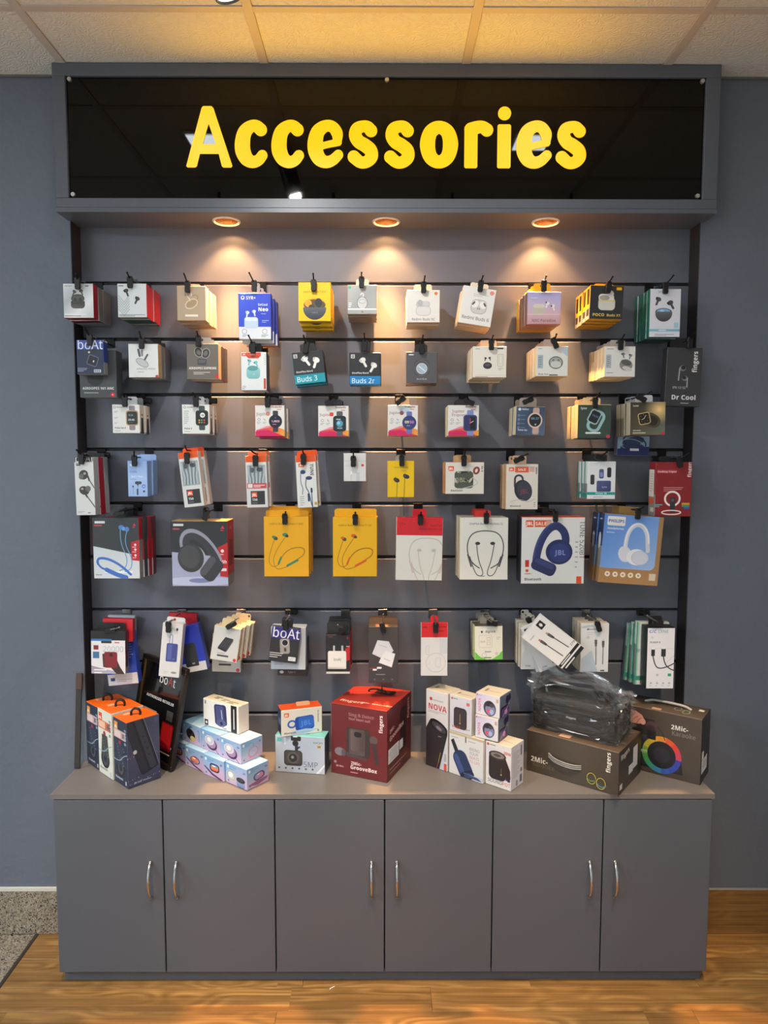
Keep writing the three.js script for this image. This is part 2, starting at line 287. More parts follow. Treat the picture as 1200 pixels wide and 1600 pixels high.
// track spotlight just above the frame, four added worktop spotlights out of view, small square ceiling panels, panels further back in the room
{
  const L = new THREE.Vector3(-0.326, 2.475, 0.69), aim = new THREE.Vector3(0.2, 0.9, 0.0), dir = aim.clone().sub(L).normalize();
  const t = thing('track_spotlight', 'black cylindrical spotlight hanging from the ceiling tiles, aimed at the display', 'light', [L.x, L.y, L.z]);
  const q = new THREE.Quaternion().setFromUnitVectors(new THREE.Vector3(0, -1, 0), new THREE.Vector3(0.3, -1, -0.16).normalize()), body = new THREE.LatheGeometry([[0, 0.17], [0.028, 0.168], [0.031, 0.16], [0.031, 0], [0.0285, 0], [0.0285, 0.012]].map((p) => new THREE.Vector2(...p)), 32).applyQuaternion(q);
  mesh('lamp_body', body, M.blackPlastic, t);
  mesh('lamp_lens', new THREE.CylinderGeometry(0.0275, 0.0275, 0.003, 32).translate(0, 0.006, 0).applyQuaternion(q), std(0xffffff, 0.4, { emissive: new THREE.Color(1, 0.93, 0.8), emissiveIntensity: 3 }), t);
  mesh('mounting_arm', tube([[-0.035, 0.12, 0.012], [-0.05, 0.13, 0.015], [-0.05, 0.159, 0.015]], 0.006, 12), M.blackPlastic, t);
  const s = new THREE.SpotLight(new THREE.Color(...LIGHT.track.color), LIGHT.track.power, 0, 62 * Math.PI / 180, 0.6, 2); s.position.copy(new THREE.Vector3(0, -0.004, 0)); s.target.position.copy(dir); s.castShadow = true; s.shadow.radius = 1.0; s.name = 'track_spotlight'; t.add(s, s.target);
  for (const [x, label] of [[-0.74, 'added unseen spotlight on the ceiling in front of the display, over the orange topped boxes'], [-0.26, 'added unseen spotlight on the ceiling in front of the display, over the dash camera box'], [0.24, 'added unseen spotlight on the ceiling in front of the display, over the white speaker boxes'], [0.74, 'added unseen spotlight on the ceiling in front of the display, over the brown boxes']]) {  // unseen lamps added to warm and brighten the worktop
    const p = new THREE.Vector3(x, 2.47, 1.06), to = new THREE.Vector3(x * 0.98, TOPY, 0.25).sub(p).normalize(), q2 = new THREE.Quaternion().setFromUnitVectors(new THREE.Vector3(0, -1, 0), to), k = thing('track_spotlight', label, 'light', p.toArray());
    mesh('lamp_body', new THREE.LatheGeometry([[0, 0.13], [0.028, 0.128], [0.031, 0.12], [0.031, 0], [0.0285, 0], [0.0285, 0.012]].map((v) => new THREE.Vector2(...v)), 32).applyQuaternion(q2), M.blackPlastic, k);
    mesh('lamp_lens', new THREE.CylinderGeometry(0.0275, 0.0275, 0.003, 32).translate(0, 0.006, 0).applyQuaternion(q2), std(0xffffff, 0.4, { emissive: new THREE.Color(...LIGHT.spot.color), emissiveIntensity: 3 }), k);
    mesh('mounting_arm', tube([[0.033, 0.08, 0.03], [0.045, 0.1, 0.04], [0.045, 0.164, 0.04]], 0.006, 12), M.blackPlastic, k);
    const l = new THREE.SpotLight(new THREE.Color(...LIGHT.spot.color), LIGHT.spot.power, 0, 14.5 * Math.PI / 180, 0.7, 2); l.position.copy(to).multiplyScalar(0.004); l.target.position.copy(to); l.castShadow = true; l.shadow.radius = 1; l.name = 'track_spotlight'; k.add(l, l.target);
  }
  for (const [x, z, w] of [[-0.626, 0.602, 0.115], [0.511, 0.6, 0.115]]) {
    const p = thing('ceiling_panel_light', x < 0 ? 'small square ceiling panel light above the letter A' : 'small square ceiling panel light above the last letters', 'light', [x, CEIL - 0.012, z]);
    mesh('panel_frame', [slab(-w / 2 - 0.008, w / 2 + 0.008, 0.002, 0.01, -w / 2 - 0.008, w / 2 + 0.008, 0.001)], std(0xe8e8e8, 0.5), p);
    mesh('diffuser', slab(-w / 2, w / 2, 0, 0.002, -w / 2, w / 2, 0.0005), std(0xffffff, 0.5, { emissive: new THREE.Color(0.86, 0.94, 1), emissiveIntensity: 15 }), p);
    const l = new THREE.RectAreaLight(new THREE.Color(...LIGHT.square.color), LIGHT.square.power, w, w); l.position.set(0, -0.002, 0); l.rotation.x = -Math.PI / 2; l.name = 'ceiling_panel_light'; p.add(l);
  }
  for (const [x, z, k, gain] of [[-3.485, 1.81, 0, 4.8], [-3.485, 2.95, 1, 4.8], [-2.343, 2.38, 2, 1.8], [-0.63, 2.95, 3, 1.1], [0.512, 2.38, 4, 0.5]]) {
    const w = 0.545, p = thing('ceiling_panel_light', `large square ceiling panel light, ${ORD[k]} in the room behind`, 'light', [x, CEIL - 0.012, z], 0, 'large ceiling panels in the room behind');
    mesh('panel_frame', slab(-w / 2 - 0.008, w / 2 + 0.008, 0.002, 0.01, -w / 2 - 0.008, w / 2 + 0.008, 0.001), std(0xe8e8e8, 0.5), p);
    mesh('diffuser', slab(-w / 2, w / 2, 0, 0.002, -w / 2, w / 2, 0.0005), std(0xffffff, 0.5, { emissive: new THREE.Color(0.93, 0.96, 1), emissiveIntensity: 3 }), p);
    const l = new THREE.RectAreaLight(new THREE.Color(...LIGHT.panel.color), LIGHT.panel.power * gain, w, w); l.position.set(0, -0.002, 0); l.rotation.x = -Math.PI / 2; l.name = 'ceiling_panel_light'; p.add(l);
  }
}
// ------------------------------------------------------------------ base cabinet: carcass, six doors, worktop
{
  const cab = thing('base_cabinet', 'long low grey laminate cabinet with six flush doors and chrome handles', 'cabinet', [0, 0, 0.18]);
  const up = (g) => g.translate(0, 0, -0.18), DZ = 0.2705, xs = [-0.947, -0.6355, -0.3165, -0.0026, 0.3072, 0.6229, 0.9345];
  mesh('carcass', [slab(-0.945, 0.9325, 0.035, 0.5565, WALL + 0.001, DZ - 0.001, 0.001)].map(up), M.groove, cab);
  mesh('plinth', up(slab(-0.937, 0.925, 0.0, 0.0345, WALL + 0.001, 0.2715, 0.001)), M.laminate, cab);
  mesh('side_panel', up(slab(-0.9475, -0.9455, 0.035, 0.5565, WALL + 0.001, DZ - 0.001, 0.0005)), M.laminate, cab);
  mesh('side_panel', up(slab(0.933, 0.935, 0.035, 0.5565, WALL + 0.001, DZ - 0.001, 0.0005)), M.laminate, cab);
  const hx = [-0.673, -0.5985, -0.04, 0.0328, 0.5855, 0.6585];
  for (let k = 0; k < 6; k++) {
    const a = xs[k] + 0.0018, b = xs[k + 1] - 0.0018, d = mesh('door', up(slab(a, b, 0.0365, 0.554, DZ, TOPZ - 0.001, 0.0012)), M.laminate, cab), z = TOPZ - 0.181;
    const pts = []; for (let q = 0; q <= 16; q++) { const f = q / 16; pts.push([hx[k], 0.266 + 0.105 * f, z + 0.002 + 0.024 * Math.sin(Math.PI * f) ** 0.75]); }
    const h = tube(pts, 0.0042, 32, 10); mesh('handle', [h, new THREE.SphereGeometry(0.0052, 10, 8).translate(hx[k], 0.266, z + 0.002), new THREE.SphereGeometry(0.0052, 10, 8).translate(hx[k], 0.371, z + 0.002)], M.chrome, d);
  }
  const w = mesh('worktop', slab(-0.9527, 0.9381, 0.557, TOPY, 0.001, TOPZ, 0.0012).translate(0, 0, 0), M.counter);
  // the worktop reaches back into the niche, so it is notched at its two ends
  const s = shapeOf([[-0.9527, -TOPZ], [0.9381, -TOPZ], [0.9381, -WALL - 0.001], [HALF - 0.004, -WALL - 0.001], [HALF - 0.004, -0.001], [-HALF + 0.004, -0.001], [-HALF + 0.004, -WALL - 0.001], [-0.9527, -WALL - 0.001]]);
  w.geometry = ext(s, TOPY - 0.557 - 0.0006, 0.0003).rotateX(-Math.PI / 2).translate(0, 0.5573, 0);
  tag(w, 'thin taupe grey laminate worktop running along the low cabinet', 'worktop');
  // strip leaning on the wall at the end of the worktop
  const ls = thing('wooden_strip', 'thin dark wooden strip leaning on the wall beside the niche', 'strip', [-0.945, TOPY, 0.12]);
  const a = new THREE.Vector3(-0.9455, TOPY + 0.001, 0.1265), b = atZ(124, 1052, WALL + 0.008), d = b.clone().sub(a), len = d.length(), q = new THREE.Quaternion().setFromUnitVectors(new THREE.Vector3(0, 1, 0), d.normalize());
  ls.position.copy(a); ls.quaternion.copy(q);
  mesh('strip_board', slab(-0.0085, 0.0085, 0.001, len - 0.05, -0.003, 0.003, 0.0008), std(0x2a2624, 0.6), ls);
  mesh('bare_wood_end', slab(-0.0095, 0.0095, len - 0.05, len, -0.0035, 0.0035, 0.0008), std(0x4a372a, 0.6), ls);
}
{ const p = atY(519, 1544, 0), m = mesh('paper_scrap', new THREE.ExtrudeGeometry(shapeOf([[-0.009, -0.004], [-0.002, -0.0005], [0.008, 0.002], [0.009, 0.005], [0, 0.003], [-0.007, 0.001]]), { depth: 0.0006, bevelEnabled: false }).rotateX(-Math.PI / 2), std(0xf0e8e0, 0.8)); m.position.copy(p); m.position.y = 0.0005; m.rotation.y = 0.35; tag(m, 'tiny white paper scrap lying on the wooden floor', 'paper'); }

// ------------------------------------------------------------------ printed faces: flat artwork for the cartons, packed into a few sheets
const sheets = [];
function newSheet() { const cv = document.createElement('canvas'); cv.width = cv.height = 2048; const c = cv.getContext('2d'); c.fillStyle = '#888'; c.fillRect(0, 0, 2048, 2048); const tex = new THREE.CanvasTexture(cv); tex.colorSpace = THREE.SRGBColorSpace; const m = phys(0xffffff, 0.42, { map: tex, clearcoat: 0.12, clearcoatRoughness: 0.3 }); const s = { cv, c, x: 0, y: 0, row: 0, m, flat: {} }; sheets.push(s); return s; }
let sheet = newSheet();
function cell(w, h, draw) { // draws into w x h pixels in units of a hundredth of the width; returns [u0, v0, u1, v1]
  w = Math.round(w); h = Math.round(h);
  if (sheet.x + w + 4 > 2048) { sheet.x = 0; sheet.y += sheet.row + 4; sheet.row = 0; }
  const x = sheet.x + 1, y = sheet.y + 1; sheet.x += w + 4; sheet.row = Math.max(sheet.row, h);
  const c = sheet.c; c.save(); c.beginPath(); c.rect(x - 1, y - 1, w + 2, h + 2); c.clip(); c.translate(x, y); const k = w / 100; c.scale(k, k); draw(c, h / k); c.restore();
  return [(x + 0.5) / 2048, 1 - (y + h - 0.5) / 2048, (x + w - 0.5) / 2048, 1 - (y + 0.5) / 2048];
}
function reserve(total) { if (sheet.y + sheet.row + total > 2040) sheet = newSheet(); }
function flatCell(color) { return (sheet.flat[color] ??= cell(10, 10, (c) => { c.fillStyle = color; c.fillRect(-5, -5, 120, 120); })); }

// ------------------------------------------------------------------ small vocabulary of print
const R = (c, col, x, y, w, h, r = 0) => { c.fillStyle = col; c.beginPath(); if (r) c.roundRect(x, y, w, h, r); else c.rect(x, y, w, h); c.fill(); };
const RS = (c, col, lw, x, y, w, h, r = 0) => { c.strokeStyle = col; c.lineWidth = lw; c.beginPath(); c.roundRect(x, y, w, h, r); c.stroke(); };
const E = (c, col, x, y, rx, ry = rx, rot = 0) => { c.fillStyle = col; c.beginPath(); c.ellipse(x, y, rx, ry, rot, 0, Math.PI * 2); c.fill(); };
const ES = (c, col, lw, x, y, rx, ry = rx, rot = 0) => { c.strokeStyle = col; c.lineWidth = lw; c.beginPath(); c.ellipse(x, y, rx, ry, rot, 0, Math.PI * 2); c.stroke(); };
const T = (c, s, x, y, size, col, o = {}) => { c.save(); c.translate(x, y); if (o.rot) c.rotate(o.rot); if (o.sx) c.scale(o.sx, 1); c.font = `${o.b === 0 ? '' : 'bold '}${size}px ${o.f ?? 'sans-serif'}`; c.textAlign = o.a ?? 'left'; c.textBaseline = 'alphabetic'; c.fillStyle = col; c.fillText(s, 0, 0); c.restore(); };
const Ln = (c, col, lw, ...p) => { c.strokeStyle = col; c.lineWidth = lw; c.lineCap = c.lineJoin = 'round'; c.beginPath(); c.moveTo(p[0], p[1]); for (let k = 2; k < p.length; k += 2) c.lineTo(p[k], p[k + 1]); c.stroke(); };
const Cv = (c, col, lw, ...p) => { c.strokeStyle = col; c.lineWidth = lw; c.lineCap = 'round'; c.beginPath(); c.moveTo(p[0], p[1]); for (let k = 2; k + 3 < p.length; k += 2) c.quadraticCurveTo(p[k], p[k + 1], (p[k] + p[k + 2]) / 2, (p[k + 1] + p[k + 3]) / 2); c.lineTo(p[p.length - 2], p[p.length - 1]); c.stroke(); };
const Po = (c, col, ...p) => { c.fillStyle = col; c.beginPath(); c.moveTo(p[0], p[1]); for (let k = 2; k < p.length; k += 2) c.lineTo(p[k], p[k + 1]); c.closePath(); c.fill(); };
const Gr = (c, x0, y0, x1, y1, ...s) => { const g = c.createLinearGradient(x0, y0, x1, y1); s.forEach((col, k) => g.addColorStop(k / (s.length - 1), col)); return g; };
const bg = (c, col) => R(c, col, -20, -20, 140, 400);
const greek = (c, x, y, w, n, gap, col, lw = 1.6) => { for (let k = 0; k < n; k++) Ln(c, col, lw, x, y + k * gap, x + w * (k === n - 1 ? 0.6 : 1 - 0.08 * ((k * 7) % 3)), y + k * gap); };
// pictures
const stemBud = (c, x, y, s, rot, col, tip) => { c.save(); c.translate(x, y); c.rotate(rot); R(c, col, -s * 0.16, 0, s * 0.32, s * 1.05, s * 0.15); E(c, col, 0, 0, s * 0.42, s * 0.34); E(c, tip, -s * 0.3, -s * 0.08, s * 0.16, s * 0.2); c.restore(); };
const budCase = (c, x, y, w, h, col, inner, lid, bud) => { // open charging case
  if (lid) { E(c, lid, x, y - h * 0.42, w * 0.48, h * 0.42); E(c, inner, x, y - h * 0.36, w * 0.38, h * 0.3); }
  if (bud) { E(c, bud, x - w * 0.18, y - h * 0.3, w * 0.13, h * 0.22); E(c, bud, x + w * 0.18, y - h * 0.3, w * 0.13, h * 0.22); }
  R(c, Gr(c, 0, y - h * 0.2, 0, y + h * 0.5, col, inner), x - w / 2, y - h * 0.18, w, h * 0.68, h * 0.32); R(c, col, x - w / 2, y - h * 0.2, w, h * 0.3, h * 0.12);
};
const watch = (c, x, y, s, strap, rim, face, round, draw) => {
  R(c, strap, x - s * 0.2, y - s * 0.8, s * 0.4, s * 1.6, s * 0.08);
  if (round) { E(c, rim, x, y, s * 0.5); E(c, face, x, y, s * 0.41); } else { R(c, rim, x - s * 0.42, y - s * 0.5, s * 0.84, s, s * 0.18); R(c, face, x - s * 0.35, y - s * 0.43, s * 0.7, s * 0.86, s * 0.13); }
  draw?.(c, x, y, s);
};
const plusMark = (c, x, y, col, s = 6) => { Po(c, col, x - s * 0.6, y + s * 0.3, x, y - s * 0.7, x + s * 0.6, y + s * 0.3); E(c, col, x - s * 0.2, y + s * 0.75, s * 0.55, s * 0.18); };
const jbl = (c, x, y, w, h, col = '#e8501e') => { R(c, col, x, y, w, h, 1); T(c, 'JBL', x + w / 2, y + h * 0.76, h * 0.7, '#fff', { a: 'center', sx: 0.9 }); };
const boat = (c, x, y, size, col = '#fff', mid = col) => { T(c, 'bo', x, y, size, col, { b: 0 }); T(c, 'A', x + size * 1.17, y, size, mid, { b: 0 }); T(c, 't', x + size * 1.78, y, size, col, { b: 0 }); };
const wire = (c, x, y, col, L) => { E(c, col, x, y, 4.6, 3.6, 0.4); R(c, col, x - 2, y, 4, 7, 1.5); Ln(c, col, 1.1, x, y + 6, x, y + L); };
const cable = (c, x0, y0, x1, y1, col, tip) => { const a = Math.atan2(y1 - y0, x1 - x0); Ln(c, col, 3, x0, y0, x1, y1); c.save(); c.translate(x0, y0); c.rotate(a); R(c, '#55555a', -2, -4.5, 18, 9, 2); R(c, col, 14, -3.6, 9, 7.2, 1); R(c, tip, -9, -3, 8, 6, 1); c.restore(); };

// artwork by name: [front, right side, left side, top, bottom]; a side may be a colour or a drawing
const ART = {
  silverCase: (c, H) => { bg(c, Gr(c, 0, 0, 100, H, '#e9ecee', '#b9bfc2', '#eef0f0', '#c6cbcd')); greek(c, 6, 8, 40, 1, 3, '#666'); greek(c, 74, 8, 16, 1, 3, '#555', 3); budCase(c, 48, 62, 46, 34, '#3c3a36', '#5b5850', '#46443e', '#2c2a28'); stemBud(c, 38, 26, 14, 0.5, '#4a4741', '#222'); stemBud(c, 60, 24, 14, -0.3, '#4a4741', '#222'); R(c, '#f2f2f0', 4, H - 14, 70, 3); greek(c, 5, H - 7, 86, 1, 3, '#8a8a88', 2); },
  chevron: (c, H) => { bg(c, Gr(c, 0, 0, 100, H, '#dfe4e6', '#cfd6d9')); for (let k = 0; k < 6; k++) Ln(c, '#b4bcc0', 3, 4, 40 + k * 9, 22, 62 + k * 9, 40, 40 + k * 9); greek(c, 5, 8, 26, 1, 3, '#555', 2.4); stemBud(c, 30, 24, 19, -0.35, '#3d3d3b', '#1d1d1d'); stemBud(c, 68, 50, 19, 0.45, '#3d3d3b', '#1d1d1d'); greek(c, 5, H - 9, 88, 2, 4, '#777', 2); },
  tanCase: (c, H) => { bg(c, '#b09a80'); ES(c, '#dcc8ac', 3, 42, 28, 8, 14, -0.3); ES(c, '#8b7860', 2, 60, 40, 13, 9, -0.4); E(c, '#a58c6e', 52, 58, 22, 12, -0.5); ES(c, '#d8c6aa', 3, 50, 60, 22, 14, -0.5); Ln(c, '#d9c9b0', 2.5, 38, 36, 46, 50); R(c, '#e8dcc8', 28, H - 21, 44, 7, 1); },
  neoBlue: (c, H) => { bg(c, '#2b46c8'); R(c, Gr(c, 0, 0, 100, 70, 'rgba(120,150,255,.35)', 'rgba(20,30,140,.2)'), 0, 0, 100, H * 0.72); R(c, '#d9dcdf', -2, H * 0.73, 104, 60); E(c, '#dfe8ff', 14, 14, 6); E(c, '#2b46c8', 14, 13, 3); T(c, 'SYR+', 24, 19, 13, '#e8efff'); T(c, 'EnCeal', 60, 38, 9, '#dfe8ff'); T(c, 'Neo', 60, 54, 16, '#fff'); greek(c, 70, 62, 22, 1, 3, '#b8c8ff'); greek(c, 72, 82, 20, 2, 5, '#b8c8ff'); stemBud(c, 28, 58, 14, 0.2, '#cfdcea', '#9fb4d0'); stemBud(c, 48, 55, 14, -0.2, '#cfdcea', '#9fb4d0'); R(c, '#b9cbdc', 18, 72, 42, 34, 8); R(c, '#cfdcea', 20, 72, 38, 12, 6); ES(c, '#8a90a0', 1.5, 18, H * 0.83, 7); ES(c, '#8a90a0', 1.5, 80, H * 0.83, 7); greek(c, 12, H * 0.91, 14, 2, 4, '#777'); greek(c, 70, H * 0.91, 20, 2, 4, '#777'); },
  yellowCase: (c, H) => { bg(c, '#f0c000'); T(c, 'realme Buds T200', 50, 32, 8.5, '#7a6000', { a: 'center', b: 0 }); c.translate(50, 72); c.scale(1.22, 1.22); c.translate(-50, -68); E(c, '#e89020', 50, 66, 28, 17); E(c, '#5a4a28', 50, 66, 27, 14); E(c, '#f0a020', 34, 62, 9, 9); E(c, '#2c3036', 60, 60, 9, 11); R(c, '#2c3036', 58, 60, 6, 20, 3); E(c, '#33383f', 42, 70, 7, 5); c.save(); c.beginPath(); c.rect(0, 72, 100, 60); c.clip(); E(c, Gr(c, 0, 70, 0, 104, '#5c626b', '#2b2e33'), 50, 74, 29, 29); c.restore(); T(c, 'realme', 50, 86, 5, '#8a8f98', { a: 'center', b: 0 }); },
  ovalSilver: (c, H) => { bg(c, Gr(c, 0, 0, 100, H, '#b9bab7', '#a3a5a2', '#b4b4b0')); R(c, '#58b89a', 3, 5, 9, 9); E(c, '#d0d0cd', 50, 62, 17, 21); ES(c, '#7f7f7d', 2.4, 50, 62, 17, 21); Cv(c, '#f4f4f2', 2.5, 44, 34, 50, 26, 55, 34, 52, 40); ES(c, '#8b8b89', 1.2, 50, 56, 11, 7); R(c, '#efefec', 0, 80, 100, 5); greek(c, 5, 62, 8, 3, 6, '#efefef', 3); E(c, '#8a7a50', 50, H - 8, 3, 3); },
  budsFiveC: (c, H) => { bg(c, '#e6e2da'); E(c, '#e07838', 88, 11, 5); R(c, '#c5c3bf', 28, 34, 42, 20, 9); E(c, '#b5b3b0', 40, 40, 8, 10); E(c, '#cfcdc9', 58, 42, 9, 9); R(c, '#dedad4', 28, 50, 44, 28, 12); RS(c, '#b8b4ae', 1.4, 28, 50, 44, 28, 12); T(c, 'Redmi Buds 5C', 50, 93, 10.5, '#6d6a66', { a: 'center', b: 0 }); },
  budsSix: (c, H) => { bg(c, '#e8e5df'); E(c, '#e0452c', 88, 12, 6); ES(c, '#fff', 1.2, 88, 12, 3); greek(c, 34, 22, 44, 2, 5, '#b8b5b0', 1.5); R(c, '#cfccc6', 32, 38, 46, 42, 16); RS(c, '#a5a29c', 1.6, 32, 38, 46, 42, 16); E(c, '#efece6', 43, 52, 10, 12, 0.6); E(c, '#efece6', 67, 52, 10, 12, -0.6); E(c, '#55524d', 38, 50, 3, 7, 0.6); E(c, '#55524d', 72, 50, 3, 7, -0.6); R(c, '#55524d', 52, 62, 2, 6); R(c, '#55524d', 57, 62, 2, 6); T(c, 'Redmi Buds 6', 50, 100, 13.5, '#4c4a47', { a: 'center', b: 0 }); },
  pinkSky: (c, H) => { bg(c, Gr(c, 0, 0, 0, H, '#a9a8dc', '#c7b6d6', '#d9b3bd', '#c79898')); greek(c, 12, 18, 30, 1, 3, '#e8e4f4'); R(c, '#c9c0ae', 18, 38, 34, 30, 12); R(c, '#d9d2c4', 18, 36, 34, 12, 6); stemBud(c, 60, 34, 14, 0.3, '#ece8e2', '#333'); stemBud(c, 76, 42, 14, -0.3, '#ece8e2', '#333'); R(c, 'rgba(255,255,255,.35)', 2, 66, 96, 2); T(c, 'NXC Paradise', 50, 90, 11, '#8f6a68', { a: 'center' }); },
  poco: (c, H) => { bg(c, '#2b2b2e'); R(c, '#f0b800', 78, 5, 16, 9, 1); R(c, '#cfccc2', 26, 36, 50, 36, 14); R(c, '#e2dfd6', 26, 26, 46, 22, 10); E(c, '#a8a498', 44, 38, 15, 8); E(c, '#dcd9d0', 62, 26, 9, 11); R(c, '#e6c060', 28, 45, 46, 3); R(c, '#d2cfc6', 26, 50, 50, 26, 12); T(c, 'POCO', 10, 95, 13, '#f0d060'); T(c, 'Buds X1', 52, 95, 11, '#e0c060'); },
  pocoSide: (c, H) => { bg(c, '#f0b010'); R(c, '#241c10', 20, H * 0.08, 60, H * 0.46, 6); R(c, '#241c10', 20, H * 0.68, 60, H * 0.2, 6); },
  tealBuds: (c, H) => { bg(c, '#dfe0ea'); greek(c, 28, 9, 14, 2, 4, '#999'); stemBud(c, 28, 36, 21, 0.35, '#4b4a4e', '#222'); stemBud(c, 66, 48, 23, -0.5, '#4b4a4e', '#222'); E(c, '#3d3f42', 45, 78, 26, 12); E(c, '#7fb4d8', 45, 77, 22, 9); E(c, '#b8d8ee', 40, 75, 7, 4); c.save(); c.beginPath(); c.rect(0, 78, 100, 60); c.clip(); E(c, Gr(c, 0, 78, 0, 118, '#66676c', '#3b3b40'), 46, 84, 27, 28); c.restore(); R(c, '#7fb8cc', 0, H - 28, 100, 8); greek(c, 32, H - 24, 36, 1, 3, '#e8f4f8', 3); greek(c, 20, H - 10, 60, 2, 5, '#888'); R(c, '#a8d0e0', 80, H - 50, 14, 18); },
  boatNavy: (c, H) => { bg(c, '#1e2a48'); R(c, '#3c55a6', -2, -2, 104, 36); boat(c, 2, 33, 45, '#eef0f6'); E(c, '#20242c', 50, 42, 9, 8); E(c, '#c9ccd2', 46, 44, 4); E(c, '#20242c', 66, 38, 9, 8); c.save(); c.translate(56, 74); c.rotate(0.35); R(c, '#151820', -16, -18, 36, 34, 5); RS(c, '#8a90a0', 1.6, -16, -18, 36, 34, 5); E(c, '#cfd3da', 6, 0, 3, 4); c.restore(); R(c, '#c9cbd4', 62, H - 18, 26, 11); for (const x of [65, 72, 79]) R(c, '#4a4d58', x, H - 15, 4, 5); greek(c, 3, H - 22, 34, 3, 5, '#aab0c4', 2); },
  boatSide: (c, H) => { bg(c, '#22408c'); R(c, '#d8cdb8', -2, -2, 104, 32); T(c, 'A', 8, 30, 44, '#2a2a2a', { b: 0, sx: 1.6 }); greek(c, 40, 60, 20, 3, 6, '#7f98d8'); },
  airGrey: (c, H) => { bg(c, '#44474b'); E(c, '#222426', 42, H * 0.58, 22); T(c, 'AIRDOPES 161 ANC', 50, H * 0.83, 9.4, '#e0e2e4', { a: 'center' }); greek(c, 12, H * 0.9, 62, 1, 3, '#aab2b2', 2.2); E(c, '#d01828', 88, H * 0.94, 6); E(c, '#ffb0a0', 88, H * 0.94, 2); },
  whiteStem: (c, H) => { bg(c, '#dcdedd'); Ln(c, '#55565a', 7, 34, 20, 38, 40); Ln(c, '#8a8c90', 7, 46, 22, 46, 38); Ln(c, '#55565a', 6, 64, 36, 52, 56); E(c, '#c2c4c4', 46, 62, 22, 11, 0.5); ES(c, '#77797b', 1.6, 46, 62, 22, 11, 0.5); T(c, 'AIRDOPES PRIME', 58, 85, 8, '#8a8c8c', { a: 'center', b: 0 }); greek(c, 30, 92, 34, 1, 3, '#999'); E(c, '#c02838', 94, H - 4, 5); },
  greyHook: (c, H) => { bg(c, '#6b655d'); ES(c, '#2d2d30', 5, 38, 26, 9, 12, -0.4); ES(c, '#2d2d30', 5, 60, 30, 9, 12, 0.4); ES(c, '#b8b4ae', 1.6, 38, 26, 12, 15, -0.4); ES(c, '#b8b4ae', 1.6, 60, 30, 12, 15, 0.4); R(c, '#44464a', 34, 46, 28, 20, 5); R(c, '#5c5f64', 37, 49, 22, 10, 3); T(c, 'AIRDOPES SUPREME', 50, 79, 9, '#e8e4dc', { a: 'center' }); greek(c, 22, 88, 50, 2, 5, '#c9c4ba', 2.2); E(c, '#d02030', 94, H - 8, 6); },
  jblTeal: (c, H) => { bg(c, '#dfe3e2'); R(c, '#c8452e', 4, 4, 74, 12); jbl(c, 6, 4, 15, 10); R(c, '#d8503a', 22, 2, 56, 12); Po(c, '#c8452e', 20, 14, 78, 14, 68, 24, 30, 24); T(c, 'SALE', 46, 13, 8, '#f4e8e2', { a: 'center' }); stemBud(c, 34, 34, 17, 0.2, '#6fb4b8', '#3f8084'); stemBud(c, 58, 40, 18, -0.4, '#7cbec0', '#3f8084'); R(c, Gr(c, 0, 60, 0, 104, '#8cc8c8', '#7ab4b6'), 22, 56, 52, 46, 14); E(c, '#5a9a9e', 46, 62, 20, 10); E(c, '#98d0d0', 50, 84, 3); greek(c, 92, 12, 4, 6, 7, '#888'); R(c, '#c8452e', 88, H - 46, 8, 40); greek(c, 6, H - 16, 12, 3, 5, '#777'); },
  budsThree: (c, H) => { bg(c, '#2e2e30'); RS(c, '#e8e8e8', 2, 6, 7, 10, 10); T(c, '1+', 7, 15, 8, '#fff'); stemBud(c, 40, 22, 26, -0.55, '#f0eee8', '#c8c6c0'); stemBud(c, 76, 30, 26, 0.4, '#f0eee8', '#c8c6c0'); E(c, '#2e2e30', 45, 15, 3, 2); T(c, 'OnePlus Nord', 8, 66, 8, '#e6e6e6'); R(c, '#1f97a8', -2, 72, 104, 80); T(c, 'Buds 3', 7, 95, 22, '#f2fafa', { b: 0 }); },
  budsTwoR: (c, H) => { bg(c, '#2e2e30'); RS(c, '#e8e8e8', 2, 6, 7, 10, 10); T(c, '1+', 7, 15, 8, '#fff'); stemBud(c, 42, 24, 24, -0.5, '#ece9e2', '#c8c6c0'); stemBud(c, 78, 40, 24, 0.5, '#ece9e2', '#c8c6c0'); T(c, 'OnePlus Nord', 8, 68, 8, '#e6e6e6'); R(c, '#1f84c0', -2, 74, 104, 80); T(c, 'Buds 2r', 6, 97, 21.5, '#f2f8fc', { b: 0 }); },
  greyDisc: (c, H) => { bg(c, '#565559'); greek(c, 10, 9, 20, 1, 3, '#c9d4e0', 4); R(c, '#4a494d', 26, 26, 48, 50, 12); E(c, '#a9b8c4', 50, 54, 17); ES(c, '#6d6c70', 2, 50, 52, 22, 24); Ln(c, '#e0eef8', 3, 40, 46, 60, 62); ES(c, '#dfe8ee', 1.5, 50, 54, 17); T(c, 'Nord Buds', 50, 90, 7, '#d0d0d2', { a: 'center', b: 0 }); },
  creamBuds: (c, H) => { bg(c, '#e9e4d8'); greek(c, 8, 8, 20, 1, 3, '#888'); R(c, '#2a2a2c', 72, 5, 18, 4, 2); stemBud(c, 38, 36, 8, 0.3, '#25252a', '#000'); stemBud(c, 50, 35, 8, -0.3, '#25252a', '#000'); E(c, '#35333a', 44, 58, 13, 10); E(c, '#5a5862', 44, 56, 8, 4); RS(c, '#b4ae9c', 1.4, 74, 24, 16, 36, 4); RS(c, '#c8c2b0', 1.2, 78, 28, 8, 26, 3); greek(c, 76, 66, 14, 2, 4, '#aaa'); R(c, '#cfcabc', 6, 86, 88, 1); greek(c, 8, 91, 60, 1, 3, '#8f8a7c'); },
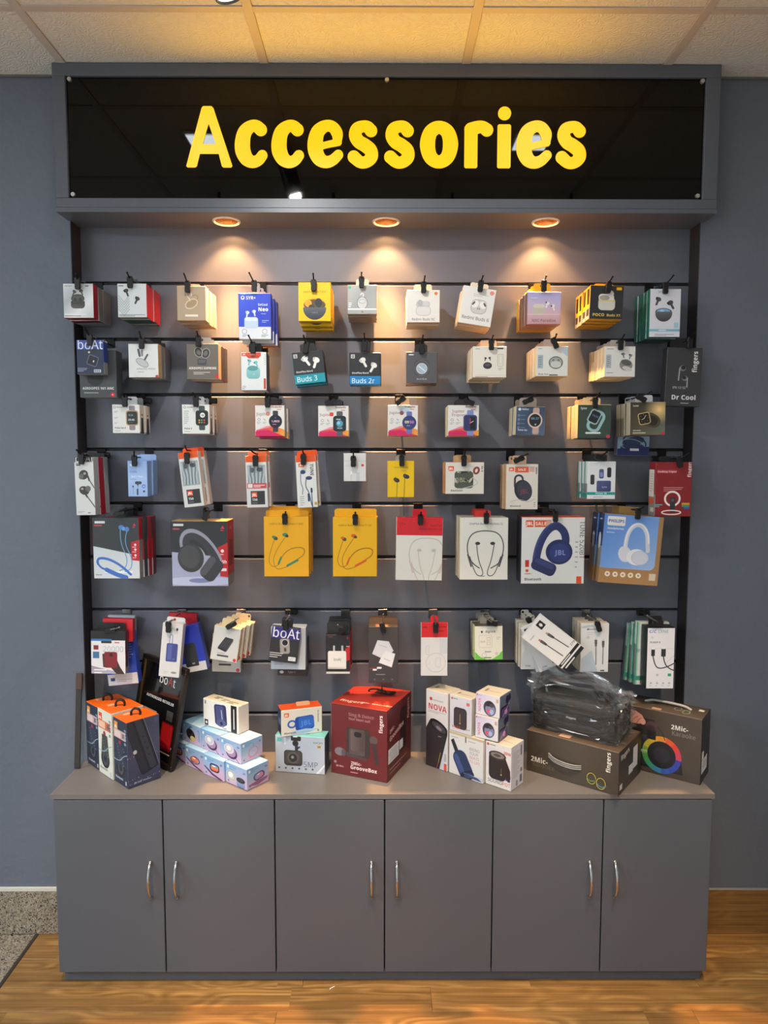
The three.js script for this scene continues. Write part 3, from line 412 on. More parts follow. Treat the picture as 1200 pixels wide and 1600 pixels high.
  creamCase: (c, H) => { bg(c, '#e4e4dc'); greek(c, 8, 8, 16, 1, 3, '#777'); Po(c, '#b8ccd8', 100, 0, 100, 36, 86, 22, 80, 0); R(c, '#aab8c0', 6, 28, 16, 42); greek(c, 8, 36, 10, 5, 7, '#74838c', 2); E(c, '#5a5c58', 62, 52, 22, 20); E(c, '#a9aca6', 62, 50, 19, 15); E(c, '#d2d4ce', 62, 58, 17, 11); E(c, '#6a6c68', 54, 44, 3); E(c, '#6a6c68', 70, 44, 3); T(c, 'Buds Duo', 8, 90, 7, '#777'); R(c, '#2a2a2a', 42, H - 6, 26, 3); },
  creamPair: (c, H) => { bg(c, '#e2e1dc'); greek(c, 8, 9, 34, 1, 3, '#777'); Po(c, '#b8ccd8', 30, 0, 62, 0, 54, 16); R(c, '#b0b8bc', 6, 28, 16, 44); greek(c, 8, 36, 10, 5, 7, '#7c8488', 2); stemBud(c, 60, 26, 13, -0.2, '#7a7c7e', '#444'); stemBud(c, 84, 30, 13, 0.3, '#7a7c7e', '#444'); E(c, '#8b8a86', 70, 62, 21, 19, 0.3); E(c, '#5c5b58', 70, 54, 17, 9, 0.3); E(c, '#cfcdc8', 74, 74, 16, 7, 0.3); greek(c, 8, 88, 34, 1, 3, '#777'); },
  drCool: (c, H) => { bg(c, '#3a3a3d'); T(c, 'fingers', 86, 74, 19, '#f0f0f0', { rot: -Math.PI / 2, a: 'left' }); E(c, '#77777c', 46, 62, 9); E(c, '#1c1c20', 48, 60, 6); Ln(c, '#a8a8ac', 3.5, 38, 62, 36, 98); E(c, '#77777c', 54, 92, 8); E(c, '#1c1c20', 52, 90, 5); Ln(c, '#a8a8ac', 3.5, 61, 92, 61, 118); T(c, 'IPX·12·32', 20, 124, 9, '#d8d8da', { b: 0 }); T(c, 'Dr Cool', 18, H - 21, 20, '#ededef'); greek(c, 46, H - 10, 36, 1, 3, '#c8c8ca', 2); },
  watchSquare: (c, H) => { bg(c, '#e2e2de'); ES(c, '#777', 1.6, 9, 10, 4); T(c, 'NoiseFit', 16, 13, 8, '#666', { b: 0 }); greek(c, 8, 24, 12, 2, 4, '#9aa4a0'); greek(c, 8, 46, 12, 2, 4, '#c99'); greek(c, 8, 64, 12, 2, 4, '#aaa'); watch(c, 72, 48, 54, '#8f8490', '#b89a6a', '#262a2c', false, (q, x, y, s) => { T(q, '10:36', x - 14, y - 8, 7, '#9ab0a8'); T(q, '29:45', x - 15, y + 10, 9.5, '#d0e0d8'); greek(q, x - 14, y + 16, 26, 1, 3, '#60706a'); }); T(c, 'Pulse Go 4', 8, H - 16, 8, '#555'); greek(c, 8, H - 9, 34, 1, 3, '#999'); },
  watchGreen: (c, H) => { bg(c, '#e2e3e0'); ES(c, '#777', 1.6, 10, 10, 4); T(c, 'NoiseFit', 17, 13, 8, '#666', { b: 0 }); greek(c, 8, 24, 16, 7, 7, '#8fa0a0', 2); watch(c, 72, 48, 54, '#3f5250', '#2a302f', '#1d2322', false, (q, x, y) => { E(q, '#e8ece8', x + 2, y - 10, 9); T(q, '18', x - 3, y - 6, 9, '#222'); for (let k = 0; k < 6; k++) E(q, ['#d8a040', '#60a890', '#d06040'][k % 3], x - 10 + (k % 3) * 9, y + 8 + Math.floor(k / 3) * 8, 3); }); T(c, 'Pulse 2', 8, H - 16, 8, '#555'); greek(c, 8, H - 9, 34, 1, 3, '#999'); },
  figureSide: (c, H) => { bg(c, '#e0d6c8'); E(c, '#262024', 50, H * 0.35, 13, 11); Po(c, '#1e1c22', 24, H, 32, H * 0.45, 68, H * 0.45, 80, H); },
  jupiterRound: (c, H) => swirl(c, H, () => { T(c, 'Jupiter', 5, 34, 13, '#8a6a6a', { b: 0, f: 'serif' }); E(c, '#d8907a', 44, 29, 7); watch(c, 69, 54, 44, '#3a3b42', '#26262c', '#201c2a', true, (q, x, y) => { T(q, '1,0835', x, y + 3, 9, '#f0d8e8', { a: 'center' }); E(q, '#5a4a90', x, y - 12, 3); greek(q, x - 9, y + 10, 18, 1, 3, '#c070b0', 3); }); }),
  jupiterSquare: (c, H) => swirl(c, H, () => { T(c, 'Jupiter', 5, 34, 12, '#8a6a6a', { b: 0, f: 'serif' }); R(c, '#d84830', 38, 22, 12, 12, 2); watch(c, 70, 58, 50, '#5c5d62', '#202226', '#20303a', false, (q, x, y) => { E(q, '#58a0b8', x, y, 11); E(q, '#9ad0dc', x - 3, y - 2, 5); greek(q, x - 10, y - 14, 20, 1, 3, '#d0d8dc', 3); T(q, '10:09', x, y + 17, 7, '#c8e0e4', { a: 'center' }); }); }),
  jupiterBlue: (c, H) => swirl(c, H, () => { E(c, '#b8cce0', 56, 18, 16, 9); T(c, 'Jupiter', 5, 30, 12, '#8a6a6a', { b: 0, f: 'serif' }); E(c, '#8a5050', 46, 26, 7); watch(c, 71, 58, 46, '#6a78b8', '#39406c', '#39407c', true, (q, x, y) => { T(q, '09', x - 15, y + 3, 13, '#f0e8a0'); T(q, '50', x + 1, y + 3, 13, '#e890c0'); greek(q, x - 8, y + 10, 16, 1, 3, '#b0b8e8', 2); }); }),
  jupiterPro: (c, H) => swirl(c, H, () => { T(c, 'Jupiter', 14, 24, 12, '#8a5a6a', { b: 0, f: 'serif' }); T(c, 'Proposed', 12, 36, 11, '#8a5a6a', { b: 0, f: 'serif' }); watch(c, 72, 58, 52, '#7f90c8', '#3a4474', '#31386a', false, (q, x, y) => { R(q, '#1c1c24', x, y - 20, 17, 42); Ln(q, '#d84858', 2.4, x, y - 14, x, y); Ln(q, '#e8ecf4', 2, x, y, x + 10, y - 6); E(q, '#d84858', x, y, 2.4); }); }),
  blueWatch: (c, H) => { bg(c, Gr(c, 0, 0, 100, H, '#4b5f7c', '#3c4c66', '#5c7090')); E(c, '#dfe6f0', 13, 11, 5); T(c, 'noise', 21, 14, 9, '#e0e8f0'); for (let k = 0; k < 4; k++) { ES(c, '#a8b4c8', 1.4, 11, 32 + k * 14, 3); greek(c, 18, 32 + k * 14, 22, 1, 3, '#8898b0'); } R(c, '#c8a898', 58, 4, 22, 92, 6); E(c, '#c2a090', 66, 48, 25, 27); E(c, '#e0c4b8', 66, 48, 25, 27); E(c, '#23262c', 66, 48, 20, 22); T(c, '08:37', 66, 46, 11, '#78a8c0', { a: 'center' }); E(c, '#c0c8d0', 68, 62, 3); T(c, 'Twist Go', 8, H - 14, 8, '#dfe4ee'); },
  greenWatch: (c, H) => { bg(c, '#3a4a42'); T(c, 'lyne', 9, 15, 9, '#d8e0da'); c.save(); c.translate(53, 48); c.rotate(0.45); RS(c, '#9cc4c4', 9, -14, -28, 34, 60, 15); R(c, '#a9c8c8', -24, -30, 34, 44, 9); R(c, '#20242c', -20, -26, 27, 36, 6); T(c, '10:20', -16, -8, 8, '#7890b0'); c.restore(); R(c, '#dfe8e2', 24, H - 20, 46, 6, 3); E(c, '#c04050', 92, H - 6, 6); },
  goldWatch: (c, H) => { bg(c, Gr(c, 0, 0, 100, H, '#3a352e', '#57503f', '#6f7d6c')); const g = c.createRadialGradient(82, 22, 2, 82, 22, 44); g.addColorStop(0, 'rgba(255,214,140,1)'); g.addColorStop(1, 'rgba(255,214,140,0)'); R(c, g, 30, -10, 80, 90); T(c, 'Luxe', 8, 13, 7, '#e8e4d8'); E(c, '#2a2620', 58, 52, 22, 20, 0.4); ES(c, '#4c4636', 6, 62, 54, 22, 17, 0.5); c.save(); c.translate(40, 48); c.rotate(-0.2); R(c, '#1c1c1c', -15, -16, 31, 32, 6); RS(c, '#d8bc78', 2.4, -15, -16, 31, 32, 6); Ln(c, '#e8e0c8', 1.6, 0, 0, 6, -8); Ln(c, '#e8e0c8', 1.6, 0, 0, -7, 2); for (let k = 0; k < 8; k++) E(c, '#888060', 11 * Math.cos(k * 0.785), 11 * Math.sin(k * 0.785), 1.4); c.restore(); greek(c, 10, H - 14, 34, 1, 3, '#d8dcc8', 2); greek(c, 10, H - 7, 56, 1, 3, '#c8d0b8', 3); E(c, '#c83040', 93, H - 6, 5); },
  skyWatch: (c, H) => { bg(c, '#8fb4cc'); E(c, '#30466a', 50, 28, 34, 14, -0.2); ES(c, '#1c2c50', 4, 54, 30, 36, 18, 0.3); E(c, '#28406c', 50, 50, 40, 16); ES(c, '#b8d0e0', 2, 48, 40, 38, 18, 0.2); Po(c, '#1f2a68', 0, 52, 100, 44, 100, 80, 0, 80); R(c, '#e8f0f4', 40, 50, 28, 8); },
  bassHeads: (c, H) => { bg(c, '#d9dbd8'); R(c, '#1c1c1e', -2, -2, 104, 26); boat(c, 4, 24, 46, '#e8e8e6', '#9a9a9a'); greek(c, 10, 32, 34, 1, 3, '#444', 3); R(c, '#222', 10, 36, 22, 5); E(c, '#3c3a3a', 46, 84, 24, 22, -0.5); E(c, '#6a6664', 34, 92, 12, 14, 0.5); E(c, '#b0a8a0', 52, 78, 7, 6); Ln(c, '#3c3a3a', 9, 68, 92, 74, 110); Ln(c, '#55504c', 5, 74, 108, 98, 146); E(c, '#3c3a3a', 46, 158, 26, 20, 0.3); E(c, '#6a6664', 66, 150, 14, 14, 0.5); E(c, '#b0a8a0', 36, 150, 7, 5); Ln(c, '#3c3a3a', 9, 50, 172, 60, 188); Ln(c, '#55504c', 5, 60, 186, 100, 240); greek(c, 10, H - 18, 34, 2, 5, '#888'); R(c, '#888', 60, H - 14, 14, 5); },
  redSpine: (c, H) => { bg(c, '#b01828'); T(c, 'BASS EXTRAORDINAIRE', 62, H * 0.9, 34, '#e8a8a8', { rot: -Math.PI / 2, b: 0 }); },
  blueEar: (c, H) => { bg(c, Gr(c, 0, 0, 0, H, '#8fb0e4', '#a8c4ee', '#9fbce8')); R(c, '#e8eefa', 12, 16, 30, 10, 2); T(c, 'TANN', 10, 60, 15, '#5c78c0', { b: 0 }); T(c, 'Bud 5 Bass', 18, 80, 12, '#f0f4ff', { b: 0 }); greek(c, 12, 90, 52, 1, 3, '#6888c8'); R(c, '#38424c', 36, 100, 34, 14, 7); wire(c, 26, 124, '#46505c', 40); wire(c, 50, 116, '#46505c', 50); E(c, '#6888d8', 80, 124, 10); T(c, '10', 80, 128, 9, '#e8f0ff', { a: 'center' }); R(c, '#33404e', 76, 144, 10, 9); R(c, '#3a4654', 44, 136, 8, 30); },
  jblPack: (c, H) => { bg(c, '#d8dad8'); R(c, '#ea5a1a', -2, -2, 104, 36); R(c, '#e2e4e2', -2, 30, 104, 12); R(c, '#98a4a8', 8, 44, 84, H * 0.5 - 16); for (let k = 0; k < 9; k++) Cv(c, k % 2 ? '#5c666c' : '#c8d4d8', 3, 14 + k * 9, 50, 10 + k * 10, 80, 22 + k * 7, 110, 16 + k * 8, H * 0.58); E(c, '#4a525c', 66, 64, 14, 10); E(c, '#5a626a', 30, 66, 9, 12); R(c, '#303234', 20, H * 0.68, 66, H * 0.26); jbl(c, 24, H * 0.7, 26, 24); T(c, 'T50', 26, H * 0.87, 15, '#f0f0f0'); greek(c, 26, H * 0.91, 40, 1, 3, '#bbb'); },
  jblPackTwo: (c, H) => { ART.jblPack(c, H); R(c, '#c8505a', 4, H * 0.53, 92, 24); R(c, '#e8e0e0', 8, H * 0.54, 22, 18); greek(c, 36, H * 0.57, 50, 2, 7, '#f0d8d4', 4); },
  jblTune: (c, H) => { bg(c, '#e3e3e0'); R(c, '#ea5a1a', -2, -2, 104, 36); R(c, '#e3e3e0', -2, 34, 40, 4); jbl(c, 14, 40, 28, 18); T(c, 'TUNE', 70, 44, 22, '#333', { rot: Math.PI / 2 }); greek(c, 84, 120, 3, 6, 10, '#999'); E(c, '#2a4468', 34, 82, 13, 10); Cv(c, '#2a4468', 3, 24, 84, 18, 130, 32, 160, 26, 190); E(c, '#2a4468', 62, 112, 16, 9); Cv(c, '#2a4468', 4, 50, 112, 40, 150, 60, 180, 66, H - 30, 74, H); R(c, '#1d2f4c', 68, 160, 9, 24, 4); Ln(c, '#2a4468', 4, 72, 184, 74, H); R(c, '#2a4468', 52, 186, 10, 40, 4); greek(c, 14, H - 54, 20, 5, 10, '#888', 2.4); R(c, '#c8a030', 84, H - 26, 12, 14); },
  whiteMini: (c, H) => { bg(c, '#dedddb'); R(c, '#c9c8c5', -2, 34, 104, 2); greek(c, 10, 52, 46, 2, 6, '#c8c4c0'); E(c, '#d84830', 84, 54, 6); for (const x of [34, 62]) { R(c, '#f2f2f0', x - 4, 82, 8, 12, 3); Ln(c, '#b8b6b2', 2, x, 94, x - 1, 128); } R(c, '#c8ccd0', 56, 84, 16, 44); },
  yellowEar: (c, H) => { bg(c, '#f0c412'); T(c, 'realme Buds', 50, 28, 9.5, '#8a7010', { a: 'center', b: 0 }); E(c, '#2c2c2e', 34, 74, 11, 8, 0.4); E(c, '#46464a', 28, 70, 6, 7, 0.4); E(c, '#2c2c2e', 70, 60, 12, 8, 0.3); E(c, '#46464a', 64, 56, 6, 7); Ln(c, '#5a5010', 2, 36, 80, 34, H); Ln(c, '#5a5010', 2, 64, 66, 62, H); },
  camoGo: (c, H) => { bg(c, '#e2ddd2'); jbl(c, 8, 11, 14, 12); c.save(); c.beginPath(); c.roundRect(24, 24, 48, 44, 8); c.clip(); R(c, '#50584a', 20, 20, 60, 60); for (let k = 0; k < 46; k++) E(c, ['#2c3436', '#8c8c78', '#3a463c', '#c4c0ae', '#23282e'][k % 5], 24 + ((k * 37) % 50), 24 + ((k * 23) % 46), 3 + (k % 4) * 1.4, 2 + (k % 3) * 1.2, k); c.restore(); T(c, 'JBL', 30, 52, 16, '#9c9c86'); ES(c, '#8a3a30', 5, 80, 22, 6, 8, 0.4); Cv(c, '#c8c4ba', 2, 20, 74, 50, 68, 90, 56, 70, 40); T(c, 'Bluetooth', 14, H - 7, 6.5, '#555'); T(c, 'Go 4', 93, 10, 7, '#444', { rot: Math.PI / 2 }); },
  clipFive: (c, H) => { bg(c, '#e2dcd0'); jbl(c, 9, 11, 16, 12); R(c, '#e4603c', 28, 9, 42, 18); T(c, 'SALE', 49, 22, 11, '#fbe8dc', { a: 'center' }); R(c, '#d8b0a0', 72, 9, 16, 16); R(c, '#888', 92, 10, 4, 22); RS(c, '#3b3f4c', 6, 28, 36, 24, 44, 12); E(c, '#2c2f3a', 54, 84, 27, 34, -0.3); E(c, '#3a3e4c', 58, 84, 22, 30, -0.3); T(c, 'JBL', 46, 94, 19, '#a04858', { b: 0, rot: -0.05 }); Cv(c, '#b8b4ac', 1.6, 14, 122, 40, 108, 70, 122, 90, 110); T(c, 'Bluetooth', 14, H - 9, 7, '#555'); greek(c, 88, H - 22, 4, 3, 6, '#777'); },
  lyneTeal: (c, H) => { bg(c, '#e6eaec'); T(c, 'LYNE', 10, 14, 13, '#c8d4d8', { b: 0 }); R(c, '#55598c', 42, 28, 16, 34, 5); R(c, '#8a90c8', 45, 40, 10, 16); R(c, '#2c2e34', 70, 22, 14, 36, 5); R(c, '#35383c', 12, 48, 14, 36, 5); R(c, Gr(c, 34, 70, 86, 112, '#5a628c', '#3c4270'), 34, 70, 50, 40, 5); T(c, 'lyne', 52, 96, 9, '#a8b0e0'); R(c, '#1f9c98', -2, H - 26, 104, 10); T(c, 'Piston 16', 50, H - 18, 9, '#dff4f2', { a: 'center' }); greek(c, 24, H - 8, 52, 1, 3, '#88a'); },
  tealSpine: (c, H) => { bg(c, '#cfdcd6'); R(c, '#2a8c80', 0, 0, 34, H); R(c, '#2a8c80', 0, H * 0.84, 100, H * 0.1); },
  maroonRing: (c, H) => { bg(c, '#8c2026'); R(c, '#b0404c', 4, 22, 50, 10); T(c, 'Desktop Tripod', 6, 30, 7, '#f0d0d0'); T(c, 'fingers', 98, 44, 14, '#f4e8e8', { rot: -Math.PI / 2 }); greek(c, 24, 74, 52, 3, 5, '#d8a0a0', 1.8); ES(c, '#f6f0ea', 5.5, 48, 106, 20, 20); R(c, '#33363c', 42, 102, 14, 44, 3); E(c, '#5a5e66', 49, 110, 4, 5); ES(c, '#f0e8e0', 3.4, 46, H - 12, 26, 6); greek(c, 0, H - 34, 20, 2, 5, '#58b0b8', 3); R(c, '#d8a030', 74, H - 40, 22, 6); R(c, '#3c9c58', 74, H - 34, 22, 6); R(c, '#2c60b0', 80, H - 28, 16, 6); },
  spineMaroon: (c, H) => { bg(c, '#8c2026'); R(c, '#e0d8cc', 0, H * 0.14, 80, H * 0.5); greek(c, 20, H * 0.22, 50, 8, H * 0.045, '#a88', 5); R(c, '#c8603a', 0, H * 0.66, 80, H * 0.12); R(c, '#d8c8b8', 30, H * 0.84, 50, H * 0.08); },
  neckRed: (c, H) => { bg(c, '#33383b'); Po(c, '#cfd6da', -2, H * 0.46, 86, H * 0.6, 102, H * 0.74, 102, H + 2, -2, H + 2); R(c, '#eef2f4', 24, H * 0.88, 60, 3); Po(c, '#c01826', 82, 50, 102, 46, 102, 90, 82, 88); for (const y of [56, 66, 78]) { E(c, '#f4e0e0', 91, y, 2.6); greek(c, 85, y + 5, 12, 1, 3, '#f0c8c8'); } R(c, '#d8dcdc', 5, 7, 22, 5); greek(c, 5, 16, 24, 1, 3, '#c04858', 3); plusMark(c, 90, 15, '#d03040'); E(c, '#4c86c8', 62, 20, 6, 5); E(c, '#6aa0dc', 67, 23, 4); E(c, '#4c86c8', 74, 24, 5, 5); Cv(c, '#6f97bf', 2, 60, 24, 58, 50, 74, 84, 70, 104, 56, 110); Cv(c, '#6f97bf', 2, 74, 28, 66, 50, 84, 84, 82, 106, 68, 112); Cv(c, '#3f6fc0', 5, 10, 96, 6, 84, 30, 84, 58, 98, 80, 118); Cv(c, '#3f6fc0', 9, 28, 108, 48, 118, 70, 124); Cv(c, '#3f6fc0', 4, 8, 92, 14, 104, 30, 108); greek(c, 5, H - 8, 20, 1, 3, '#889'); },
  headBoult: (c, H) => { bg(c, '#2c3032'); Po(c, '#a8acc8', -2, H * 0.47, 102, H * 0.56, 102, H + 2, -2, H + 2); E(c, '#c0c4e0', 50, H - 9, 62, 8); E(c, '#8088b0', 50, H - 10, 20, 4); R(c, '#d8dcdc', 4, 5, 18, 4); greek(c, 4, 14, 16, 1, 3, '#c04858', 2.6); plusMark(c, 91, 12, '#d03040'); Po(c, '#c0242c', 82, 46, 102, 36, 102, 98, 86, 96); E(c, '#f4e0e0', 90, 52, 3); greek(c, 83, 58, 14, 1, 3, '#f0c8c8'); T(c, '50h', 84, 74, 8, '#fae8e8'); R(c, '#f4e0e0', 87, 82, 10, 5); c.save(); c.lineCap = 'butt'; c.strokeStyle = '#9a98a8'; c.lineWidth = 17; c.beginPath(); c.moveTo(24, 44); c.bezierCurveTo(16, 8, 60, 16, 82, 70); c.stroke(); c.strokeStyle = '#3b3a40'; c.lineWidth = 12; c.beginPath(); c.moveTo(26, 42); c.bezierCurveTo(22, 14, 60, 24, 80, 70); c.stroke(); c.restore(); E(c, '#b0aebe', 40, 66, 21, 25, -0.4); E(c, '#3a3a3c', 34, 64, 23, 25, -0.2); E(c, '#4b4b4d', 32, 62, 18, 20, -0.2); c.save(); c.translate(70, 84); c.rotate(0.65); R(c, '#3a3a40', -15, -22, 30, 42, 10); R(c, '#55545c', -14, -20, 12, 38, 6); c.restore(); },
  redSide: (c, H) => { bg(c, '#b81f2a'); greek(c, 40, H * 0.1, 20, 4, 5, '#e89890', 4); R(c, '#7c1018', 20, H * 0.3, 60, H * 0.4); },
  neckYellow: (c, H) => neckband(c, H, '#f2b010', '#3c8468', '#a07410', 'realme Buds Wireless 5 ANC', -2),
  neckYellowRed: (c, H) => neckband(c, H, '#f2b70c', '#e05a20', '#a05a10', 'realme Buds Wireless 5 Lite', 0),
  neckRedTop: (c, H) => { bg(c, '#e6e3d8'); R(c, '#d8202c', -2, -2, 104, 40); T(c, '[1+', 6, 18, 10, '#801018', { b: 0 }); T(c, 'OnePlus', 72, 18, 7, '#701018', { b: 0 }); T(c, 'Bullets Wireless Z3', 48, 26, 6, '#701018', { b: 0 }); loopBand(c, 66, 88, '#c6c2b8', '#d8c0b8'); },
  neckWhite: (c, H) => { bg(c, '#e6e4da'); T(c, 'OnePlus Bullets Wireless Z2', 54, 15, 5.6, '#666', { a: 'center', b: 0 }); loopBand(c, 53, 72, '#3b3b3d', '#4b4b4d'); greek(c, 41, H - 8, 18, 1, 3, '#888'); },
  tuneHead: (c, H) => { bg(c, '#e4e4e0'); jbl(c, 7, 5, 12, 11); R(c, '#e4582c', 21, 5, 26, 11); T(c, 'SALE', 31, 14, 8, '#f8e0d4', { a: 'center' }); R(c, '#d8a890', 39, 6, 8, 9); T(c, 'TUNE 520BT', 92, 6, 11, '#5a5a60', { rot: Math.PI / 2, b: 0 }); greek(c, 86, 40, 3, 6, 8, '#999'); c.save(); c.lineCap = 'butt'; c.strokeStyle = '#2a3566'; c.lineWidth = 12; c.beginPath(); c.moveTo(24, 72); c.bezierCurveTo(26, 34, 48, 4, 62, 18); c.quadraticCurveTo(74, 28, 68, 52); c.stroke(); c.strokeStyle = '#3c4a80'; c.lineWidth = 3; c.beginPath(); c.moveTo(20, 70); c.bezierCurveTo(22, 32, 46, 0, 62, 12); c.stroke(); c.restore(); E(c, '#252f60', 60, 56, 21, 20); E(c, '#2f3c78', 61, 57, 16, 15); T(c, 'JBL', 62, 61, 11, '#8898d0', { a: 'center' }); c.save(); c.translate(36, 80); c.rotate(0.42); R(c, '#27305c', -20, -11, 40, 21, 8); R(c, '#3a4478', -17, -9, 32, 8, 4); c.restore(); R(c, '#c83028', 7, 69, 6, 11); R(c, '#c83028', 7, 72, 6, 3); E(c, '#d85040', 10, 86, 2.4); greek(c, 7, 91, 14, 1, 3, '#c88'); T(c, 'Bluetooth', 6, H - 5, 5.6, '#445'); R(c, '#e0502c', 88, H - 12, 8, 12); },
  philips: (c, H) => { bg(c, '#ab8254'); c.save(); c.beginPath(); c.roundRect(-20, -20, 112, H * 0.78 + 20, 10); c.clip(); R(c, Gr(c, 0, 0, 100, H * 0.8, '#5b8bd6', '#7aa6e6', '#a9c6ee'), -20, -20, 130, H); c.restore(); R(c, '#ece8e4', 6, 4, 30, 16, 2); T(c, 'PHILIPS', 21, 14, 7.2, '#2a50a0', { a: 'center' }); T(c, 'Headphones', 7, 27, 4.6, '#e0e8f8'); greek(c, 7, 32, 20, 1, 3, '#c0d4f4'); c.save(); c.lineCap = 'round'; c.strokeStyle = '#d9dbe6'; c.lineWidth = 7; c.beginPath(); c.moveTo(40, 58); c.bezierCurveTo(38, 4, 74, 6, 76, 44); c.lineTo(78, 60); c.stroke(); c.strokeStyle = '#f2f2f6'; c.lineWidth = 3; c.beginPath(); c.moveTo(39, 56); c.bezierCurveTo(37, 2, 76, 2, 78, 46); c.stroke(); c.restore(); E(c, '#e2e3ec', 40, 68, 11, 14, -0.3); E(c, '#f0f0f5', 60, 72, 17, 14); E(c, '#d8dae6', 66, 73, 14, 12); ES(c, '#c0c4d4', 1, 66, 73, 14, 12); for (let k = 0; k < 5; k++) { E(c, '#ece0cc', 14 + k * 13, H - 16, 4.6); E(c, '#ab8254', 14 + k * 13, H - 16, 1.6); } R(c, '#d8cab4', 84, H - 21, 11, 12); },
  philipsSide: (c, H) => { bg(c, '#24365c'); R(c, '#a8804f', 0, H * 0.78, 100, H); E(c, '#d8dce8', 50, H * 0.4, 24, H * 0.12); greek(c, 30, H * 0.08, 40, 3, 6, '#c0cce8', 6); },
};
function swirl(c, H, draw) { bg(c, '#e5e3de'); const b = H - 4; Po(c, Gr(c, 0, 70, 100, H, '#d8306c', '#e8603c', '#f0b040'), 2, H, 4, 84, 30, 76, 60, 68, 100, 82, 100, H); Po(c, '#e890a0', 4, 84, 40, 69, 60, 68, 50, 74); Po(c, '#d81f60', 2, H, 2, 88, 44, 82, 100, H); T(c, 'fireboltt', 56, 9, 8.5, '#5a3a3a'); T(c, 'NEW', 74, 16, 6, '#d06058'); ES(c, '#999', 1.4, 14, 48, 4); greek(c, 8, 57, 12, 2, 4, '#aaa'); Ln(c, '#777', 1.6, 30, 45, 35, 51); greek(c, 27, 57, 12, 2, 4, '#aaa'); draw(); }
function neckband(c, H, base, col, lineCol, title, dy) { bg(c, base); T(c, title, 50, 20 + dy, 6, '#8a6410', { a: 'center', b: 0 }); E(c, '#4a4a3a', 26, 50 + dy, 5, 4, 0.4); E(c, col, 22, 47 + dy, 4, 3); E(c, col, 47, 42 + dy, 6, 4); E(c, '#3a3a36', 51, 45 + dy, 4, 3); Cv(c, lineCol, 1.3, 23, 54 + dy, 10, 90 + dy, 12, 108 + dy, 24, 114 + dy, 34, 106 + dy); Cv(c, lineCol, 1.3, 47, 48 + dy, 24, 80 + dy, 20, 104 + dy, 28, 120 + dy, 52, 112 + dy); Cv(c, lineCol, 2, 32, 104 + dy, 42, 84 + dy, 64, 70 + dy, 90, 70 + dy, 90, 86 + dy, 74, 96 + dy); Ln(c, col, 4, 32, 106 + dy, 38, 92 + dy); Ln(c, col, 5, 52, 110 + dy, 74, 98 + dy); }
function loopBand(c, x, y, col, pod) { Cv(c, col, 2, x - 12, y + 34, x - 30, y + 24, x - 40, y - 10, x - 30, y - 40, x, y - 46, x + 30, y - 40, x + 40, y - 10, x + 30, y + 24, x + 12, y + 34); Cv(c, col, 1.6, x - 18, y - 16, x - 16, y + 14, x - 3, y + 44, x - 8, y + 52, x - 20, y + 48, x - 32, y + 10); Cv(c, col, 1.6, x + 18, y - 16, x + 14, y + 14, x + 3, y + 44, x + 8, y + 52, x + 20, y + 48, x + 32, y + 10); Ln(c, pod, 3.4, x - 36, y + 6, x - 29, y + 30); Ln(c, pod, 3.4, x + 36, y + 6, x + 29, y + 30); E(c, col, x - 16, y - 18, 5, 3.4); E(c, col, x + 15, y - 18, 5, 3.4); }
